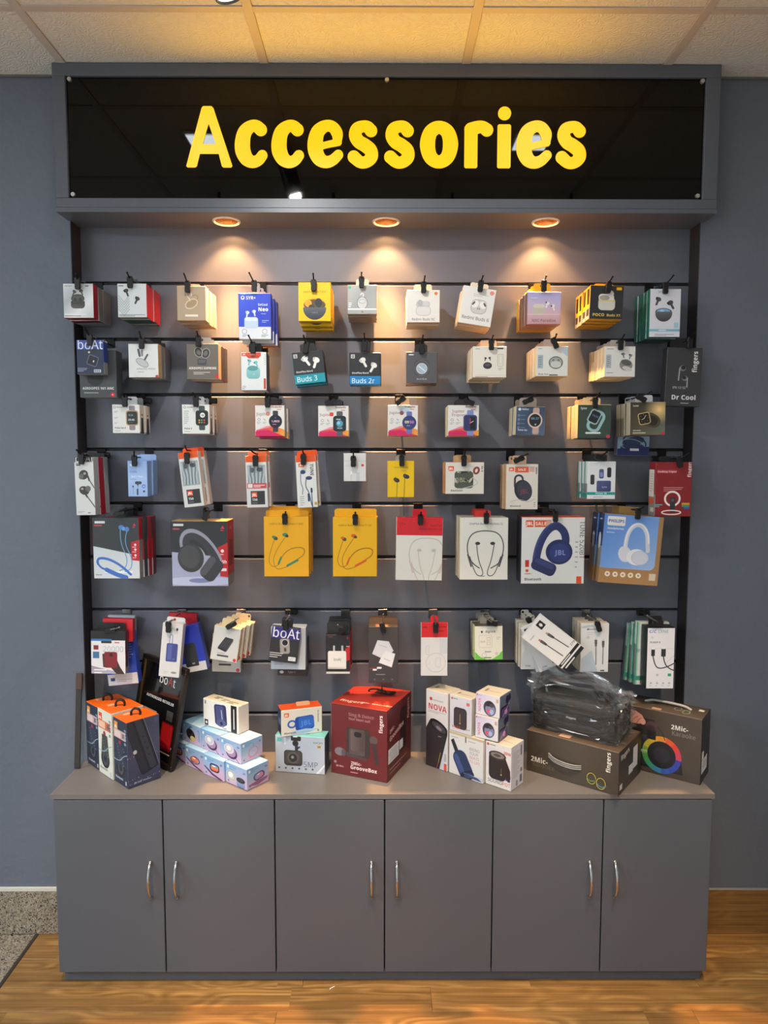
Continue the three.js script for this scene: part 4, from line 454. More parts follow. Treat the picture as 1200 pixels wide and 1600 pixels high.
Object.assign(ART, {
  powerCard: (c, H) => { bg(c, '#d9dce0'); R(c, '#1a1b1e', -2, -2, 104, 28); R(c, '#2f6fb0', 0, 22, 60, 6); R(c, '#222', 30, 28, 30, 6, 2); greek(c, 70, 32, 18, 1, 3, '#c05050', 3); T(c, '20000', 34, 58, 22, '#aab2c0', { b: 0 }); R(c, '#7c2028', 8, 40, 14, 12); R(c, '#3c6c98', 6, 58, 18, 18); Po(c, Gr(c, 0, 96, 0, H, '#8c8898', '#b0aebc'), -2, 96, 102, 120, 102, H + 2, -2, H + 2); greek(c, 10, 108, 34, 2, 8, '#e8e8f0', 3); Po(c, '#3a2824', 40, 66, 66, 60, 84, 100, 100, 124, 100, H, 74, H, 56, 100, 42, 96); R(c, '#7a2028', 38, 58, 38, 44, 5); E(c, '#2a1418', 58, 66, 5); Ln(c, '#48302a', 6, 36, 66, 38, 98); },
  powerCardSide: (c, H) => { bg(c, '#3a3a42'); R(c, '#5c2a30', 10, H * 0.4, 70, H * 0.45); },
  bluePack: (c, H) => { bg(c, '#2a4bb8'); R(c, '#d8dadd', -2, H * 0.78, 104, H); R(c, '#2e3f78', 10, H * 0.85, 14, 10); greek(c, 30, H * 0.9, 50, 2, 5, '#999'); greek(c, 72, 20, 20, 8, 8, '#8fa4e8', 3); },
  bluePack2: (c, H) => { bg(c, '#2038c0'); R(c, '#d8dadd', -2, H * 0.8, 104, H); c.save(); R(c, '#2a2d34', 22, H * 0.38, 50, H * 0.5, 4); T(c, 'mi', 46, H * 0.84, 9, '#ddd'); c.restore(); },
  redFlap: (c, H) => { bg(c, '#c0202c'); Cv(c, '#7c1018', 3, 30, 26, 50, 10, 70, 26); },
  whiteTall: (c, H) => { bg(c, '#d3d5d6'); E(c, '#333', 72, 26, 5, 7); RS(c, '#6870a0', 3, 40, 52, 14, 42, 7); R(c, '#3f4a8c', 28, 92, 54, 84, 6); R(c, '#5460a4', 34, 98, 20, 70, 4); T(c, 'mi', 60, 166, 8, '#8890c8'); E(c, '#8a8d90', 72, H - 22, 14, 5); greek(c, 22, H - 24, 24, 2, 6, '#aaa'); },
  powerBank: (c, H) => { bg(c, '#c9cccb'); Po(c, '#33343a', 24, 74, 46, 36, 76, 40, 56, 82); Po(c, '#1d1d22', 24, 74, 56, 82, 54, 90, 23, 81); Po(c, '#4a4b52', 56, 82, 76, 40, 76, 48, 56, 90); for (let k = 0; k < 3; k++) Ln(c, '#4c4d55', 1.6, 34 + k * 8, 72, 50 + k * 8, 44); greek(c, 24, 96, 44, 1, 3, '#777'); R(c, '#3c3d40', 24, 102, 42, 6, 1); E(c, '#d02838', 90, H - 8, 6); },
  boatCable: (c, H) => { bg(c, '#2b2a2d'); R(c, '#312c78', -2, -2, 104, 44); boat(c, 2, 37, 46, '#e8eaf2'); c.save(); c.translate(50, 62); c.rotate(-0.15); R(c, '#9a9490', -16, -22, 34, 52, 7); E(c, '#1e1d20', 2, -8, 11); ES(c, '#d8d4d0', 2, 2, -8, 11); R(c, '#3a383a', -2, 10, 8, 12, 2); c.restore(); greek(c, 3, H - 30, 44, 3, 7, '#c8c6c4', 3); R(c, '#dfe2e4', 68, H - 22, 26, 14, 1); greek(c, 71, H - 17, 20, 2, 4, '#99a'); },
  boatWhite: (c, H) => { bg(c, '#c3ccd6'); greek(c, 10, H - 20, 40, 2, 5, '#88a'); },
  boatDark: (c, H) => { bg(c, '#38332f'); E(c, '#d8dad8', 14, H - 12, 7, 5); T(c, 'Type-C', 34, H - 9, 9, '#b8b8b4', { b: 0 }); },
  adapter: (c, H) => { bg(c, '#232225'); T(c, 'boAt', 12, 10, 7, '#c04048'); plusMark(c, 90, 12, '#c83040'); R(c, '#e8c8c8', 84, 46, 20, 3); Po(c, '#c0202c', 80, 56, 104, 46, 104, 100, 80, 110); R(c, '#bfc1c1', 30, 44, 8, 24, 2); R(c, '#bfc1c1', 64, 44, 8, 24, 2); R(c, Gr(c, 10, 0, 90, 0, '#c4bfba', '#e0dcd6'), 8, 70, 76, 70, 4); R(c, '#eae6e0', 10, 66, 72, 66, 4); boat(c, 32, 106, 15, '#777', '#333'); R(c, '#d4cfca', -2, H - 10, 104, 14); },
  plugs: (c, H) => { bg(c, Gr(c, 0, 0, 0, H, '#4e4644', '#453f40', '#3d393c')); Po(c, '#d9dade', 30, 46, 68, 50, 84, 82, 54, 112, 12, 92); Po(c, '#e6e7ea', 58, 82, 90, 92, 78, 138, 34, 122, 44, 100); Ln(c, '#a8aab0', 1.5, 34, 62, 62, 70); Ln(c, '#a8aab0', 1.5, 52, 108, 72, 116);  R(c, '#b83038', 2, 140, 26, 2.5); R(c, '#e8e8ea', 28, 136, 16, 7, 2); R(c, '#e8e8ea', 14, 143, 14, 6, 2); greek(c, 26, H - 29, 48, 1, 3, '#8d8587', 3); for (const x of [20, 50, 80]) E(c, '#6a6467', x, H - 12, 3); },
  redCable: (c, H) => { bg(c, '#dbdbdb'); R(c, '#d5222a', -2, -2, 104, 58); greek(c, 8, 18, 22, 1, 3, '#8c1018', 4); greek(c, 68, 16, 26, 2, 16, '#8c1018', 3); R(c, 'rgba(200,206,212,.8)', 70, 58, 30, 60); RS(c, '#c2c2c2', 1.6, 20, 88, 10, 34, 3); RS(c, '#c2c2c2', 1.6, 56, 134, 18, 34, 4); ES(c, '#c8c8c8', 3, 56, 152, 36, 36); ES(c, '#cfcfcf', 2, 26, 150, 8); },
  greenPlug: (c, H) => { bg(c, '#e0dfd2'); Po(c, '#6cc04a', -2, 90, 20, 112, 46, 122, 70, 116, 102, 88, 102, H + 4, -2, H + 4); Po(c, '#e0dfd2', 14, 88, 30, 112, 60, 122, 88, 104, 96, 84); Po(c, '#3c3c38', 22, 18, 30, 18, 28, 26, 24, 26); T(c, 'digitek', 38, 25, 11, '#5c5c56'); RS(c, '#c6c2b8', 1.6, 16, 34, 46, 44, 5); T(c, 'GaN', 20, 60, 9, '#999', { b: 0 }); RS(c, '#b0aca4', 1.2, 44, 42, 12, 10); RS(c, '#b0aca4', 1.2, 44, 58, 12, 10); greek(c, 78, 42, 14, 2, 6, '#99a'); T(c, 'Smart', 36, 96, 8, '#444'); E(c, '#c8c4b8', 78, 100, 6); ES(c, '#aaa', 1.2, 34, 106, 8); greek(c, 34, H - 8, 40, 1, 3, '#3a6a28', 3); },
  cableBox: (c, H) => { bg(c, '#d7d9da'); T(c, '77W', 22, H - 14, 12, '#888'); R(c, '#1d1d20', 12, 14, 26, 24); E(c, '#e8e8e8', 25, 25, 6, 7); Ln(c, '#3a3a3e', 5, 76, 40, 80, H - 20); R(c, '#2c2c30', 70, 62, 13, 30, 3); },
  cableTilt: (c, H) => { bg(c, '#dfe1e2'); greek(c, 12, 26, 30, 1, 3, '#b0b4b8', 4); R(c, '#1d1d20', 60, 8, 22, 26, 2); E(c, '#e4e4e6', 71, 21, 5, 7); cable(c, 30, 56, 36, H - 40, '#3a3a3e', '#c86060'); cable(c, 62, 60, 70, H - 44, '#3a3a3e', '#b09080'); R(c, '#1d1d20', -2, H - 30, 104, 10); R(c, '#1d1d20', -2, H - 14, 104, 20); greek(c, 12, H - 25, 70, 1, 3, '#d0d0d0', 4); greek(c, 12, H - 6, 70, 1, 3, '#d0d0d0', 5); T(c, '27W', 78, H - 38, 12, '#888'); },
  cableWhite: (c, H) => { bg(c, '#d8dcde'); greek(c, 24, 22, 50, 1, 3, '#888', 3); R(c, '#444', 22, 20, 6, 5); greek(c, 22, 34, 34, 2, 7, '#b0b4b8'); E(c, '#bfc4c6', 26, 52, 6); cable(c, 54, 62, 56, H - 28, '#5c5c60', '#c8c8cc'); cable(c, 80, 66, 80, H - 30, '#5c5c60', '#c8c8cc'); Po(c, '#b4c4d4', -2, H * 0.75, 40, H * 0.55, 62, H, -2, H + 2); R(c, '#333', 72, H - 8, 14, 4); },
  flashFive: (c, H) => { bg(c, '#e2e4ea'); T(c, 'LYNE', 38, 20, 17, '#88a8b8', { b: 0 }); T(c, 'C/C', 6, 20, 16, '#5a78c8'); E(c, '#c8d8d8', 18, 38, 5, 6); T(c, 'FLASH 5', 10, 60, 10, '#555a66'); R(c, '#c8c8cc', 8, 80, 86, 1.2); R(c, '#2c2c30', 16, 84, 13, 26, 2); R(c, '#2c2c30', 52, 82, 16, 30, 2); R(c, '#e8e8ea', 18, 76, 9, 9); R(c, '#e8e8ea', 55, 74, 10, 9); Cv(c, '#333338', 4, 22, 108, 30, 150, 50, 160, 80, 150, 100, 138); Cv(c, '#333338', 4, 60, 110, 64, 140, 84, 160, 100, 166); Ln(c, '#c8c8cc', 1.6, 70, 138, 98, 108); R(c, '#2a9c70', 78, 178, 12, 11, 2); E(c, '#b8c4c4', 40, 184, 5); for (let k = 0; k < 4; k++) { E(c, '#b0b4bc', 18 + k * 22, H - 22, 4); greek(c, 12 + k * 22, H - 12, 12, 1, 3, '#aaa'); } },
  paleSpine: (c, H) => { bg(c, '#d3dcd6'); R(c, '#3f9480', 0, 0, 5, H); R(c, '#9cc4b4', 5, 0, 4, H); R(c, '#3f9480', 0, H * 0.86, 100, 14); },
  darkPack: (c, H) => { bg(c, '#1d1d21'); greek(c, 30, H * 0.4, 40, 4, 8, '#444'); },
});

// ------------------------------------------------------------------ hooks and what hangs on them
const ROWS = ['top', 'second', 'third', 'fourth', 'fifth', 'lowest'];
const inks = {};
function tabMat(col) { return (inks[col] ??= std(col, 0.5)); }
const clipShape = (() => { const s = new THREE.Shape(); [[-0.0065, 0.017], [-0.0085, 0.012], [-0.0085, 0.004], [-0.007, 0.002], [-0.0078, -0.012], [-0.006, -0.0165], [0.006, -0.0165], [0.0078, -0.012], [0.007, 0.002], [0.0085, 0.004], [0.0085, 0.012], [0.0065, 0.017]].forEach((p, k) => (k ? s.lineTo(...p) : s.moveTo(...p))); s.closePath(); return ext(s, 0.0065, 0.0012).scale(0.86, 0.92, 1); })();
const ballGeo = new THREE.SphereGeometry(0.0036, 12, 8);
const px2 = 3.3;
function side(a, wpx, hpx) { if (!a) return flatCell('#d9d6ce'); if (a[0] === '#') return flatCell(a); return cell(Math.max(24, wpx), hpx, ART[a]); }
// one carton with its printed faces and the tab it hangs by; origin at the middle of its base
function carton(name, w, h, t, faces, hpx, tab, r = 0.0009) {
  const g = new THREE.Group(); g.name = name;
  mesh('carton', cbox(w, h, t, r, faces).translate(0, h / 2, 0), sheet.m, g);
  if (tab) {
    const tw = tab.w * w, s = new THREE.Shape(), c = Math.min(0.004, tw / 4, tab.h / 3), y0 = -0.0006; s.moveTo(-tw / 2, y0); s.lineTo(tw / 2, y0); s.lineTo(tw / 2, tab.h - c); s.lineTo(tw / 2 - c, tab.h); s.lineTo(-tw / 2 + c, tab.h); s.lineTo(-tw / 2, tab.h - c); s.closePath();
    const hy = Math.min(Math.max(tab.hole, 0.0045), tab.h - 0.0045), hh = new THREE.Path(); hh.absarc(tab.hx ?? 0, hy, 0.0038, 0, Math.PI * 2, true); s.holes.push(hh);
    mesh(tab.full ? 'header_card' : 'hang_tab', ext(s, 0.0006).translate(0, h, tab.front ? t / 2 - 0.0008 : -t / 2 + 0.0001), tabMat(tab.c), g);
  }
  return g;
}
function hang(row, idx, o) {
  const z = o.z ?? 0.14, n = o.n ?? 1, t = o.t ?? 0.026, [x0, y0, x1, y1] = o.r, hpx = (y1 - y0) * px2, wpx = (x1 - x0) * px2;
  const A = atZ(x0, y0, z), B = atZ(x1, y1, z), w = B.x - A.x, h = A.y - B.y, cx = (A.x + B.x) / 2, cy = (A.y + B.y) / 2, rot = (o.rot ?? 0) * Math.PI / 180;
  const slot = SLOT0 - PITCH * (row === 5 ? 6 : row);
  // hook
  const cz = z + 0.0035, C = atZ(o.clip[0], o.clip[1], cz + 0.004), top = cy + h / 2 * Math.cos(rot);
  const crot = (o.clip[2] ?? 0) * Math.PI / 180;
  let rodY = Math.max(C.y + 0.010 * Math.cos(crot), top + (o.full ? -0.5 : 0.0052)); if (o.rodY) rodY = o.rodY;
  const hx = C.x, base = Math.min(rodY, slot - 0.004);
  const where = `${ORD[idx]} hook of the ${ROWS[row]} row`;
  const hook = thing('display_hook', `${row === 5 ? 'steel' : 'black'} display hook holding ${o.s}${n > 1 ? 'es' : ''}, ${where}`.replace('boxes', 'boxes').replace(/(pack|card|pouch|box)es/, (m, q) => (q === 'pack' || q === 'card' ? q + 's' : m)), 'hook', [hx, base, 0]);
  const hm = row === 5 ? M.steel : M.blackMetal;
  mesh('back_plate', [slab(-0.014, 0.014, -0.009, slot - base + 0.001, 0.0006, 0.0032, 0.0008), slab(-0.014, 0.014, slot - base - 0.0012, slot - base + 0.0012, -0.0085, 0.003, 0.0006)], hm, hook);
  const lean = o.tip ? (atZ(o.tip[0], o.tip[1], z + 0.03).x - hx) : jit(0.004), rise = o.tip ? Math.max(0.012, atZ(o.tip[0], o.tip[1], z + 0.03).y - rodY) : 0.022, ry = rodY - base;
  mesh('rod', [tube([[0, 0, 0.002], [0, ry * 0.3, 0.03], [0, ry, Math.min(0.06, z * 0.5)], [0, ry, z - 0.004], [0, ry + 0.001, z + 0.008], [lean * 0.5, ry + rise * 0.5, z + 0.017], [lean, ry + rise, z + 0.027]], 0.0021, 40, 8), ballGeo.clone().scale(0.8, 0.8, 0.8).translate(lean, ry + rise, z + 0.027)], hm, hook);
  const cl = mesh('stopper_clip', clipShape, M.blackPlastic, hook); cl.position.set(C.x - hx, C.y - base, cz); cl.rotation.z = crot;
  if (o.block) { const b = mesh('stopper_block', slab(-0.02, 0.02, -0.008, 0.009, 0.004, 0.012, 0.003), M.blackPlastic, hook); b.position.set(o.block, ry, 0.012); }
  // cartons, the front one first
  reserve(hpx + 10);
  const S = o.side ?? {}, dpx = Math.max(30, t * 530 * px2 * 0.5);
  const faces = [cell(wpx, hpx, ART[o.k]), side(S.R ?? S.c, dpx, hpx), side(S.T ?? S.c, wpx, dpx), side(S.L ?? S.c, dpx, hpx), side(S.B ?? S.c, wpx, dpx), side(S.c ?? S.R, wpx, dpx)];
  const put = (g, k, dx, dy, dr, label) => {
    const zz = z - t / 2 - k * (t + 0.0012), a = rot + dr; g.name = numbered(o.name ?? 'earbuds_box');
    g.position.set(cx + dx + Math.sin(a) * h / 2, cy + dy - Math.cos(a) * h / 2, zz); g.rotation.z = a; scene.add(g);
    tag(g, label, o.cat ?? 'box', n > 1 ? `${o.s} stack on the ${where}` : undefined);
  };
  let tab = null;
  if (o.tab !== null) { const q = o.tab ?? {}; tab = { c: q.c ?? '#b9b4aa', w: q.w ?? 0.34, h: Math.max(0.011, rodY - top + 0.0075, q.h ?? 0), hole: rodY - top, full: q.full, front: q.front, hx: Math.max(-w * 0.35, Math.min(w * 0.35, hx - cx)) }; if ((q.w ?? 0.34) < 0.9) tab.hx = Math.max(-tab.w * w / 2 + 0.006, Math.min(tab.w * w / 2 - 0.006, tab.hx)); }
  const front = carton('box', w, h, t, faces, hpx, tab);
  put(front, 0, 0, 0, 0, `${o.s} ${o.det}, ${n > 1 ? 'front one, ' : ''}${ROWS[row]} row`);
  for (let k = 1; k < n; k++) {
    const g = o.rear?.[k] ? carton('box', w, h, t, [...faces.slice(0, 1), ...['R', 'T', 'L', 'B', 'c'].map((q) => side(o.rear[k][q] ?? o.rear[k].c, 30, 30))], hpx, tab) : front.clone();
    put(g, k, (o.dx ?? 0) * k + jit(0.0012), (o.dy ?? 0) * k + (o.jy ?? -1) * rnd() * 0.0022, jit(o.jr ?? 0.012), `${o.s}, ${ORD[k]} from the front, ${where}`);
  }
  return { front, z, w, h, cx, cy };
}
const W = '#e2ded4', CR = '#e6d6b4', BK = '#242426';
const H = [
  // top row
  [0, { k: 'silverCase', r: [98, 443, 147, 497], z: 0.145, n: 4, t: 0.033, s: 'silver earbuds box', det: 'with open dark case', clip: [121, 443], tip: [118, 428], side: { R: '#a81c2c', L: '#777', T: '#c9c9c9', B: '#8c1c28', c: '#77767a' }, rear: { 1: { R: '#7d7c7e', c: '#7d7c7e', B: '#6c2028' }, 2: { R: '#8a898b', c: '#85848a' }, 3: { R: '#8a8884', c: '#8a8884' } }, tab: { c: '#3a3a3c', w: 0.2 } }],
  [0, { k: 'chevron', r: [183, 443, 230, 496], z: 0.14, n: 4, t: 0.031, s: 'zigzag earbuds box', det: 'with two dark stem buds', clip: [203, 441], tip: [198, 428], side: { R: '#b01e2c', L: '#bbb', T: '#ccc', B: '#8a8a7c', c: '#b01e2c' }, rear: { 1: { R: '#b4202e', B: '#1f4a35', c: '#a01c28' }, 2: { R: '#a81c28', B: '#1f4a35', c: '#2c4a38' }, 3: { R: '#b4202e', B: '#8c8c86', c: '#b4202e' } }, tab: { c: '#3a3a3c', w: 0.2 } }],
  [0, { k: 'tanCase', r: [276, 447, 322, 501], z: 0.13, n: 3, t: 0.035, s: 'tan earbuds box', det: 'with oval case outline', clip: [293, 448], tip: [287, 427], side: { c: '#d8b98c', R: '#dfc093', L: '#9c8468', B: '#b8946c' }, dx: 0.003, dy: -0.003, tab: { c: '#cdb189', w: 0.45 } }],
  [0, { k: 'neoBlue', r: [372, 458, 424, 530], z: 0.13, n: 3, t: 0.03, s: 'tall blue earbuds box', det: 'with white foot', clip: [397, 447], tip: [389, 426], side: { c: '#2c40b0', R: '#2a3cae', B: '#d4d6d8', T: '#c8ccd8' }, dx: 0.004, dy: -0.005, rear: { 2: { c: '#d97a4a', B: '#e07a48', R: '#3a44a0' } }, tab: { c: '#8f9096', w: 0.24 } }],
  [0, { k: 'yellowCase', r: [466, 441, 517, 502], z: 0.14, n: 3, t: 0.035, s: 'yellow earbuds box', det: 'with black open case', clip: [490, 446], tip: [489, 428], side: { c: '#e8b800', R: '#e0b000', L: '#e8b800', B: '#caa000' }, dx: 0.0015, dy: -0.0065, jr: 0.02, tab: null }],
  [0, { k: 'ovalSilver', r: [543, 445, 589, 491], z: 0.135, n: 4, t: 0.029, s: 'silver earbuds box', det: 'with white oval case', clip: [565, 441], tip: [565, 431], side: { c: '#a8988a', B: '#8f7c6c', R: '#c8b4a0' }, tab: { c: '#e0d2ba', w: 0.44 } }],
  [0, { k: 'budsFiveC', r: [636, 453, 687, 504], z: 0.135, n: 3, t: 0.033, s: 'white earbuds box', det: 'with grey case and orange dot', clip: [662, 449], tip: [664, 431], side: { c: CR, B: '#cdb08c', R: '#cfc9bc' }, dx: -0.0006, tab: { c: '#e8dcc0', w: 0.56 } }],
  [0, { k: 'budsSix', r: [720, 449, 771, 508], rot: -9, z: 0.14, n: 3, t: 0.033, s: 'tilted white earbuds box', det: 'with two grey buds', clip: [751, 447, -6], tip: [755, 431], side: { c: CR, B: '#d4b48c', R: '#d2ccc0' }, jr: 0.006, tab: { c: '#e4dcc8', w: 0.56 } }],
  [0, { k: 'pinkSky', r: [824, 456, 876, 507], z: 0.145, n: 4, t: 0.033, s: 'lilac and pink earbuds box', det: 'with cream case', clip: [850, 447], tip: [854, 431], side: { c: '#8a6a64', L: '#70564e', B: '#b06a64', R: '#b48c94' }, rear: { 1: { c: '#6e5548', L: '#6e5548', B: '#a07858' }, 2: { c: '#7c5c44', B: '#b0845c' }, 3: { c: '#e0b000', L: '#e8b800', B: '#c89c30' } }, dx: -0.0018, tab: { c: '#d9b020', w: 0.5 } }],
  [0, { k: 'poco', r: [922, 446, 973, 499], rot: -1.5, z: 0.15, n: 4, t: 0.034, s: 'black and yellow earbuds box', det: 'with white case', clip: [951, 449, -8], tip: [958, 432], side: { c: '#e8a810', L: 'pocoSide', R: '#5a5450', B: '#d89a10' }, dx: -0.001, dy: -0.001, tab: { c: '#f0b400', w: 0.58 } }],
  [0, { k: 'tealBuds', r: [1016, 451, 1062, 527], z: 0.125, n: 5, t: 0.022, s: 'tall white earbuds box', det: 'with teal sides', clip: [1040, 450], tip: [1053, 430], side: { c: '#1f6a5c', L: '#1f6a5c', R: '#a8b0b8', B: '#18483f' }, dx: -0.0008, tab: { c: '#2a2a2c', w: 0.3 } }],
  // second row
  [1, { k: 'boatNavy', r: [119, 531, 163, 585], z: 0.15, n: 1, t: 0.03, s: 'navy earbuds box', det: 'with large lettering', clip: [140, 531], tip: [132, 513], side: { c: '#2a3c78', R: 'boatSide', B: '#8a8078' }, tab: { c: '#2a2a2c', w: 0.2 } }],
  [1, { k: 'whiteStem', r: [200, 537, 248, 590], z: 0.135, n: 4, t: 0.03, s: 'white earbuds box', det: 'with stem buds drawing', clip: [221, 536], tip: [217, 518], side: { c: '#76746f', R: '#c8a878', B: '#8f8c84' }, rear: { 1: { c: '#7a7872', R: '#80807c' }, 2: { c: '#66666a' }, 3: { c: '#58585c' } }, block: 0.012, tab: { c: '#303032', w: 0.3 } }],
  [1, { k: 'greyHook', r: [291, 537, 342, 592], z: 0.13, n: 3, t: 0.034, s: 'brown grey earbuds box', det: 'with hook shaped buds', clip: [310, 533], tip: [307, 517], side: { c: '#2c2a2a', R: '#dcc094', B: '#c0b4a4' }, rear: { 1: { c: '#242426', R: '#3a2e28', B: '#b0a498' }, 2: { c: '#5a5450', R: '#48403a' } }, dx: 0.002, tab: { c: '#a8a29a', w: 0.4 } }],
  [1, { k: 'jblTeal', r: [376, 550, 417, 610], z: 0.13, n: 2, t: 0.03, s: 'white earbuds box', det: 'with teal case and red banner', clip: [395, 543], tip: [388, 524], side: { c: '#55585c', R: '#3c3f44', B: '#b8b8b4', T: '#d8d8d4' }, block: 0.006, tab: { c: '#26262a', w: 0.5 } }],
  [1, { k: 'budsThree', r: [458, 549, 507, 599], rot: 6, z: 0.14, n: 2, t: 0.032, s: 'black earbuds box', det: 'with teal band, tilted', clip: [478, 543, -10], tip: [474, 524], side: { c: '#1c8292', B: '#157484', R: '#2c2c2e', T: '#333' }, dx: 0.0, dy: -0.002, jr: 0.03, tab: { c: '#2b2b2d', w: 0.5 } }],
  [1, { k: 'budsTwoR', r: [546, 551, 595, 601], z: 0.14, n: 2, t: 0.032, s: 'black earbuds box', det: 'with blue band', clip: [570, 540, -6], tip: [569, 521], side: { c: '#2c2c2e', B: '#1b6ea4', R: '#2c2c2e' }, tab: { c: '#2b2b2d', w: 0.3 } }],
  [1, { k: 'greyDisc', r: [635, 550, 683, 599], z: 0.13, n: 2, t: 0.035, s: 'dark grey earbuds box', det: 'with pale round case', clip: [659, 544], tip: [661, 524], side: { c: '#4c4a4c', B: '#5e4c44', T: '#6a6668' }, block: 0.0, tab: { c: '#242426', w: 0.4 } }],
  [1, { k: 'creamBuds', r: [739, 541, 791, 590], z: 0.135, n: 4, t: 0.03, s: 'cream earbuds box', det: 'with small black buds', clip: [768, 538], tip: [771, 524], side: { c: '#e2d2b2', B: '#cdb48c', R: '#d8d2c4' }, dx: -0.0012, dy: -0.001, tab: { c: '#d6b596', w: 0.5 } }],
  [1, { k: 'creamCase', r: [838, 541, 887, 588], z: 0.14, n: 4, t: 0.031, s: 'cream earbuds box', det: 'with round grey case', clip: [867, 536, 25], tip: [870, 522], side: { c: '#e4cfa6', B: '#cfb690', R: '#d0d0c8' }, dx: -0.001, tab: { c: '#c0a89c', w: 0.42 } }],
  [1, { k: 'creamPair', r: [945, 541, 992, 589], z: 0.145, n: 5, t: 0.026, s: 'cream earbuds box', det: 'with case and two buds', clip: [970, 538], tip: [976, 523], side: { c: '#e4cba0', B: '#cfb690', R: '#c4c2ba' }, dx: -0.0012, tab: { c: '#b0a8a0', w: 0.5 } }],
  [1, { k: 'drCool', r: [1042, 543, 1094, 635], rot: -1.6, z: 0.125, n: 1, t: 0.035, s: 'tall charcoal earbuds box', det: 'with white vertical lettering', clip: [1078, 536], tip: [1086, 520], side: { c: '#303033', L: '#2c2c2f' }, tab: { c: '#2a2a2c', w: 0.6 } }],
  // third row
  [2, { name: 'watch_box', k: 'watchSquare', r: [175, 632, 219, 677], z: 0.135, n: 2, t: 0.042, s: 'white smartwatch box', det: 'with mauve strap', clip: [195, 627], tip: [190, 613], side: { c: '#d8cfc4', R: 'figureSide', B: '#b8b0a4' }, dx: 0.003, block: 0.02, tab: { c: '#b9bcc0', w: 0.5 } }],
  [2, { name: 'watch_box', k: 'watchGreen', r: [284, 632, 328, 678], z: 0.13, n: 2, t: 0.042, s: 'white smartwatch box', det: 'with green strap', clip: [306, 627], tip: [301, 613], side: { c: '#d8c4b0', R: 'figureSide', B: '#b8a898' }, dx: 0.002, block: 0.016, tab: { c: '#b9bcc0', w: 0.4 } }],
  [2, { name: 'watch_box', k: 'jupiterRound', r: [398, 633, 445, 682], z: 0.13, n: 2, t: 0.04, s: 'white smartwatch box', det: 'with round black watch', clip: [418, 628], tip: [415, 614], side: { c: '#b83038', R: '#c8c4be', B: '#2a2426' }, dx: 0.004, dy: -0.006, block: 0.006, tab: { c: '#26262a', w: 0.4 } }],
  [2, { name: 'watch_box', k: 'jupiterSquare', r: [497, 634, 545, 682], z: 0.135, n: 2, t: 0.04, s: 'white smartwatch box', det: 'with square teal watch face', clip: [516, 628, -68], tip: [519, 618], side: { c: '#d8d2c8', B: '#a86a5a' }, block: 0.012, tab: { c: '#26262a', w: 0.5 } }],
  [2, { name: 'watch_box', k: 'jupiterBlue', r: [606, 633, 653, 681], z: 0.14, n: 2, t: 0.04, s: 'white smartwatch box', det: 'with blue round watch', clip: [626, 626, -52], tip: [631, 616], side: { c: '#dcd2bc', B: '#b8886c' }, dx: 0.0004, tab: { c: '#b09a80', w: 0.45 } }],
  [2, { name: 'watch_box', k: 'jupiterPro', r: [700, 633, 748, 681], z: 0.14, n: 2, t: 0.04, s: 'white smartwatch box', det: 'with blue square watch', clip: [733, 628, 66], tip: [728, 616], side: { c: '#e0d2b0', B: '#c8a088' }, dx: -0.002, block: -0.008, tab: { c: '#26262a', w: 0.4 } }],
  [2, { name: 'watch_box', k: 'blueWatch', r: [806, 635, 851, 680], rot: -1.5, z: 0.14, n: 2, t: 0.045, s: 'slate blue smartwatch box', det: 'with rose round watch', clip: [825, 626, -64], tip: [836, 616], side: { c: '#cfc6ac', L: '#d8cba8', B: '#8a8c88', R: '#6a7888' }, dx: -0.003, tab: { c: '#9c9488', w: 0.6 } }],
  [2, { name: 'watch_box', k: 'greenWatch', r: [903, 632, 954, 685], z: 0.135, n: 3, t: 0.034, s: 'dark green smartwatch box', det: 'with pale strap', clip: [930, 629], tip: [938, 613], side: { c: '#d8c094', L: '#e2c694', T: '#5a6a60', B: '#2a2e2c', R: '#333c38' }, dx: -0.0015, tab: { c: '#d0b492', w: 0.55 } }],
  [2, { name: 'watch_box', k: 'goldWatch', r: [985, 628, 1039, 680], rot: 0.6, z: 0.15, n: 3, t: 0.034, s: 'dark smartwatch box', det: 'with golden glow', clip: [1002, 622, 62], tip: [1018, 615], side: { c: '#a8a290', L: '#b0aa94', B: '#7a4850', R: '#5c5c50' }, dx: -0.003, tab: { c: '#c8ccd0', w: 0.5 } }],
  // fourth row
  [3, { name: 'earphone_box', k: 'bassHeads', r: [116, 714, 149, 805], rot: 0.8, z: 0.145, n: 3, t: 0.036, s: 'tall white earphone box', det: 'with black wired buds', clip: [127, 717], tip: [119, 703], side: { c: '#cfcfcc', R: '#b8b8b4', T: '#222' }, rear: { 1: { c: '#b01828', R: '#b01828' }, 2: { c: '#b9bab8', R: '#b9bab8' } }, tab: { c: '#2a2a2a', w: 0.7 }, block: 0.014 }],
  [3, { name: 'earphone_box', k: 'blueEar', r: [199, 720, 231, 776], z: 0.13, n: 2, t: 0.04, s: 'light blue earphone box', det: 'with dark wired buds', clip: [210, 720], tip: [209, 706], side: { c: '#8aa8d8', R: '#84a2d4', B: '#7c94c0' }, dx: 0.003, dy: 0.003, tab: { c: '#a0bce8', w: 0.9 } }],
  [3, { name: 'earphone_pack', cat: 'package', k: 'jblPack', r: [282, 706, 315, 792], rot: 6, z: 0.135, n: 2, t: 0.034, s: 'orange topped earphone pack', det: 'with clear window, tilted', clip: [292, 716], tip: [289, 702], side: { c: '#c9c4bc', R: '#d0c8c0', T: '#ea5a1a' }, dx: 0.009, dy: 0.004, tab: { c: '#ea5a1a', w: 0.8 } }],
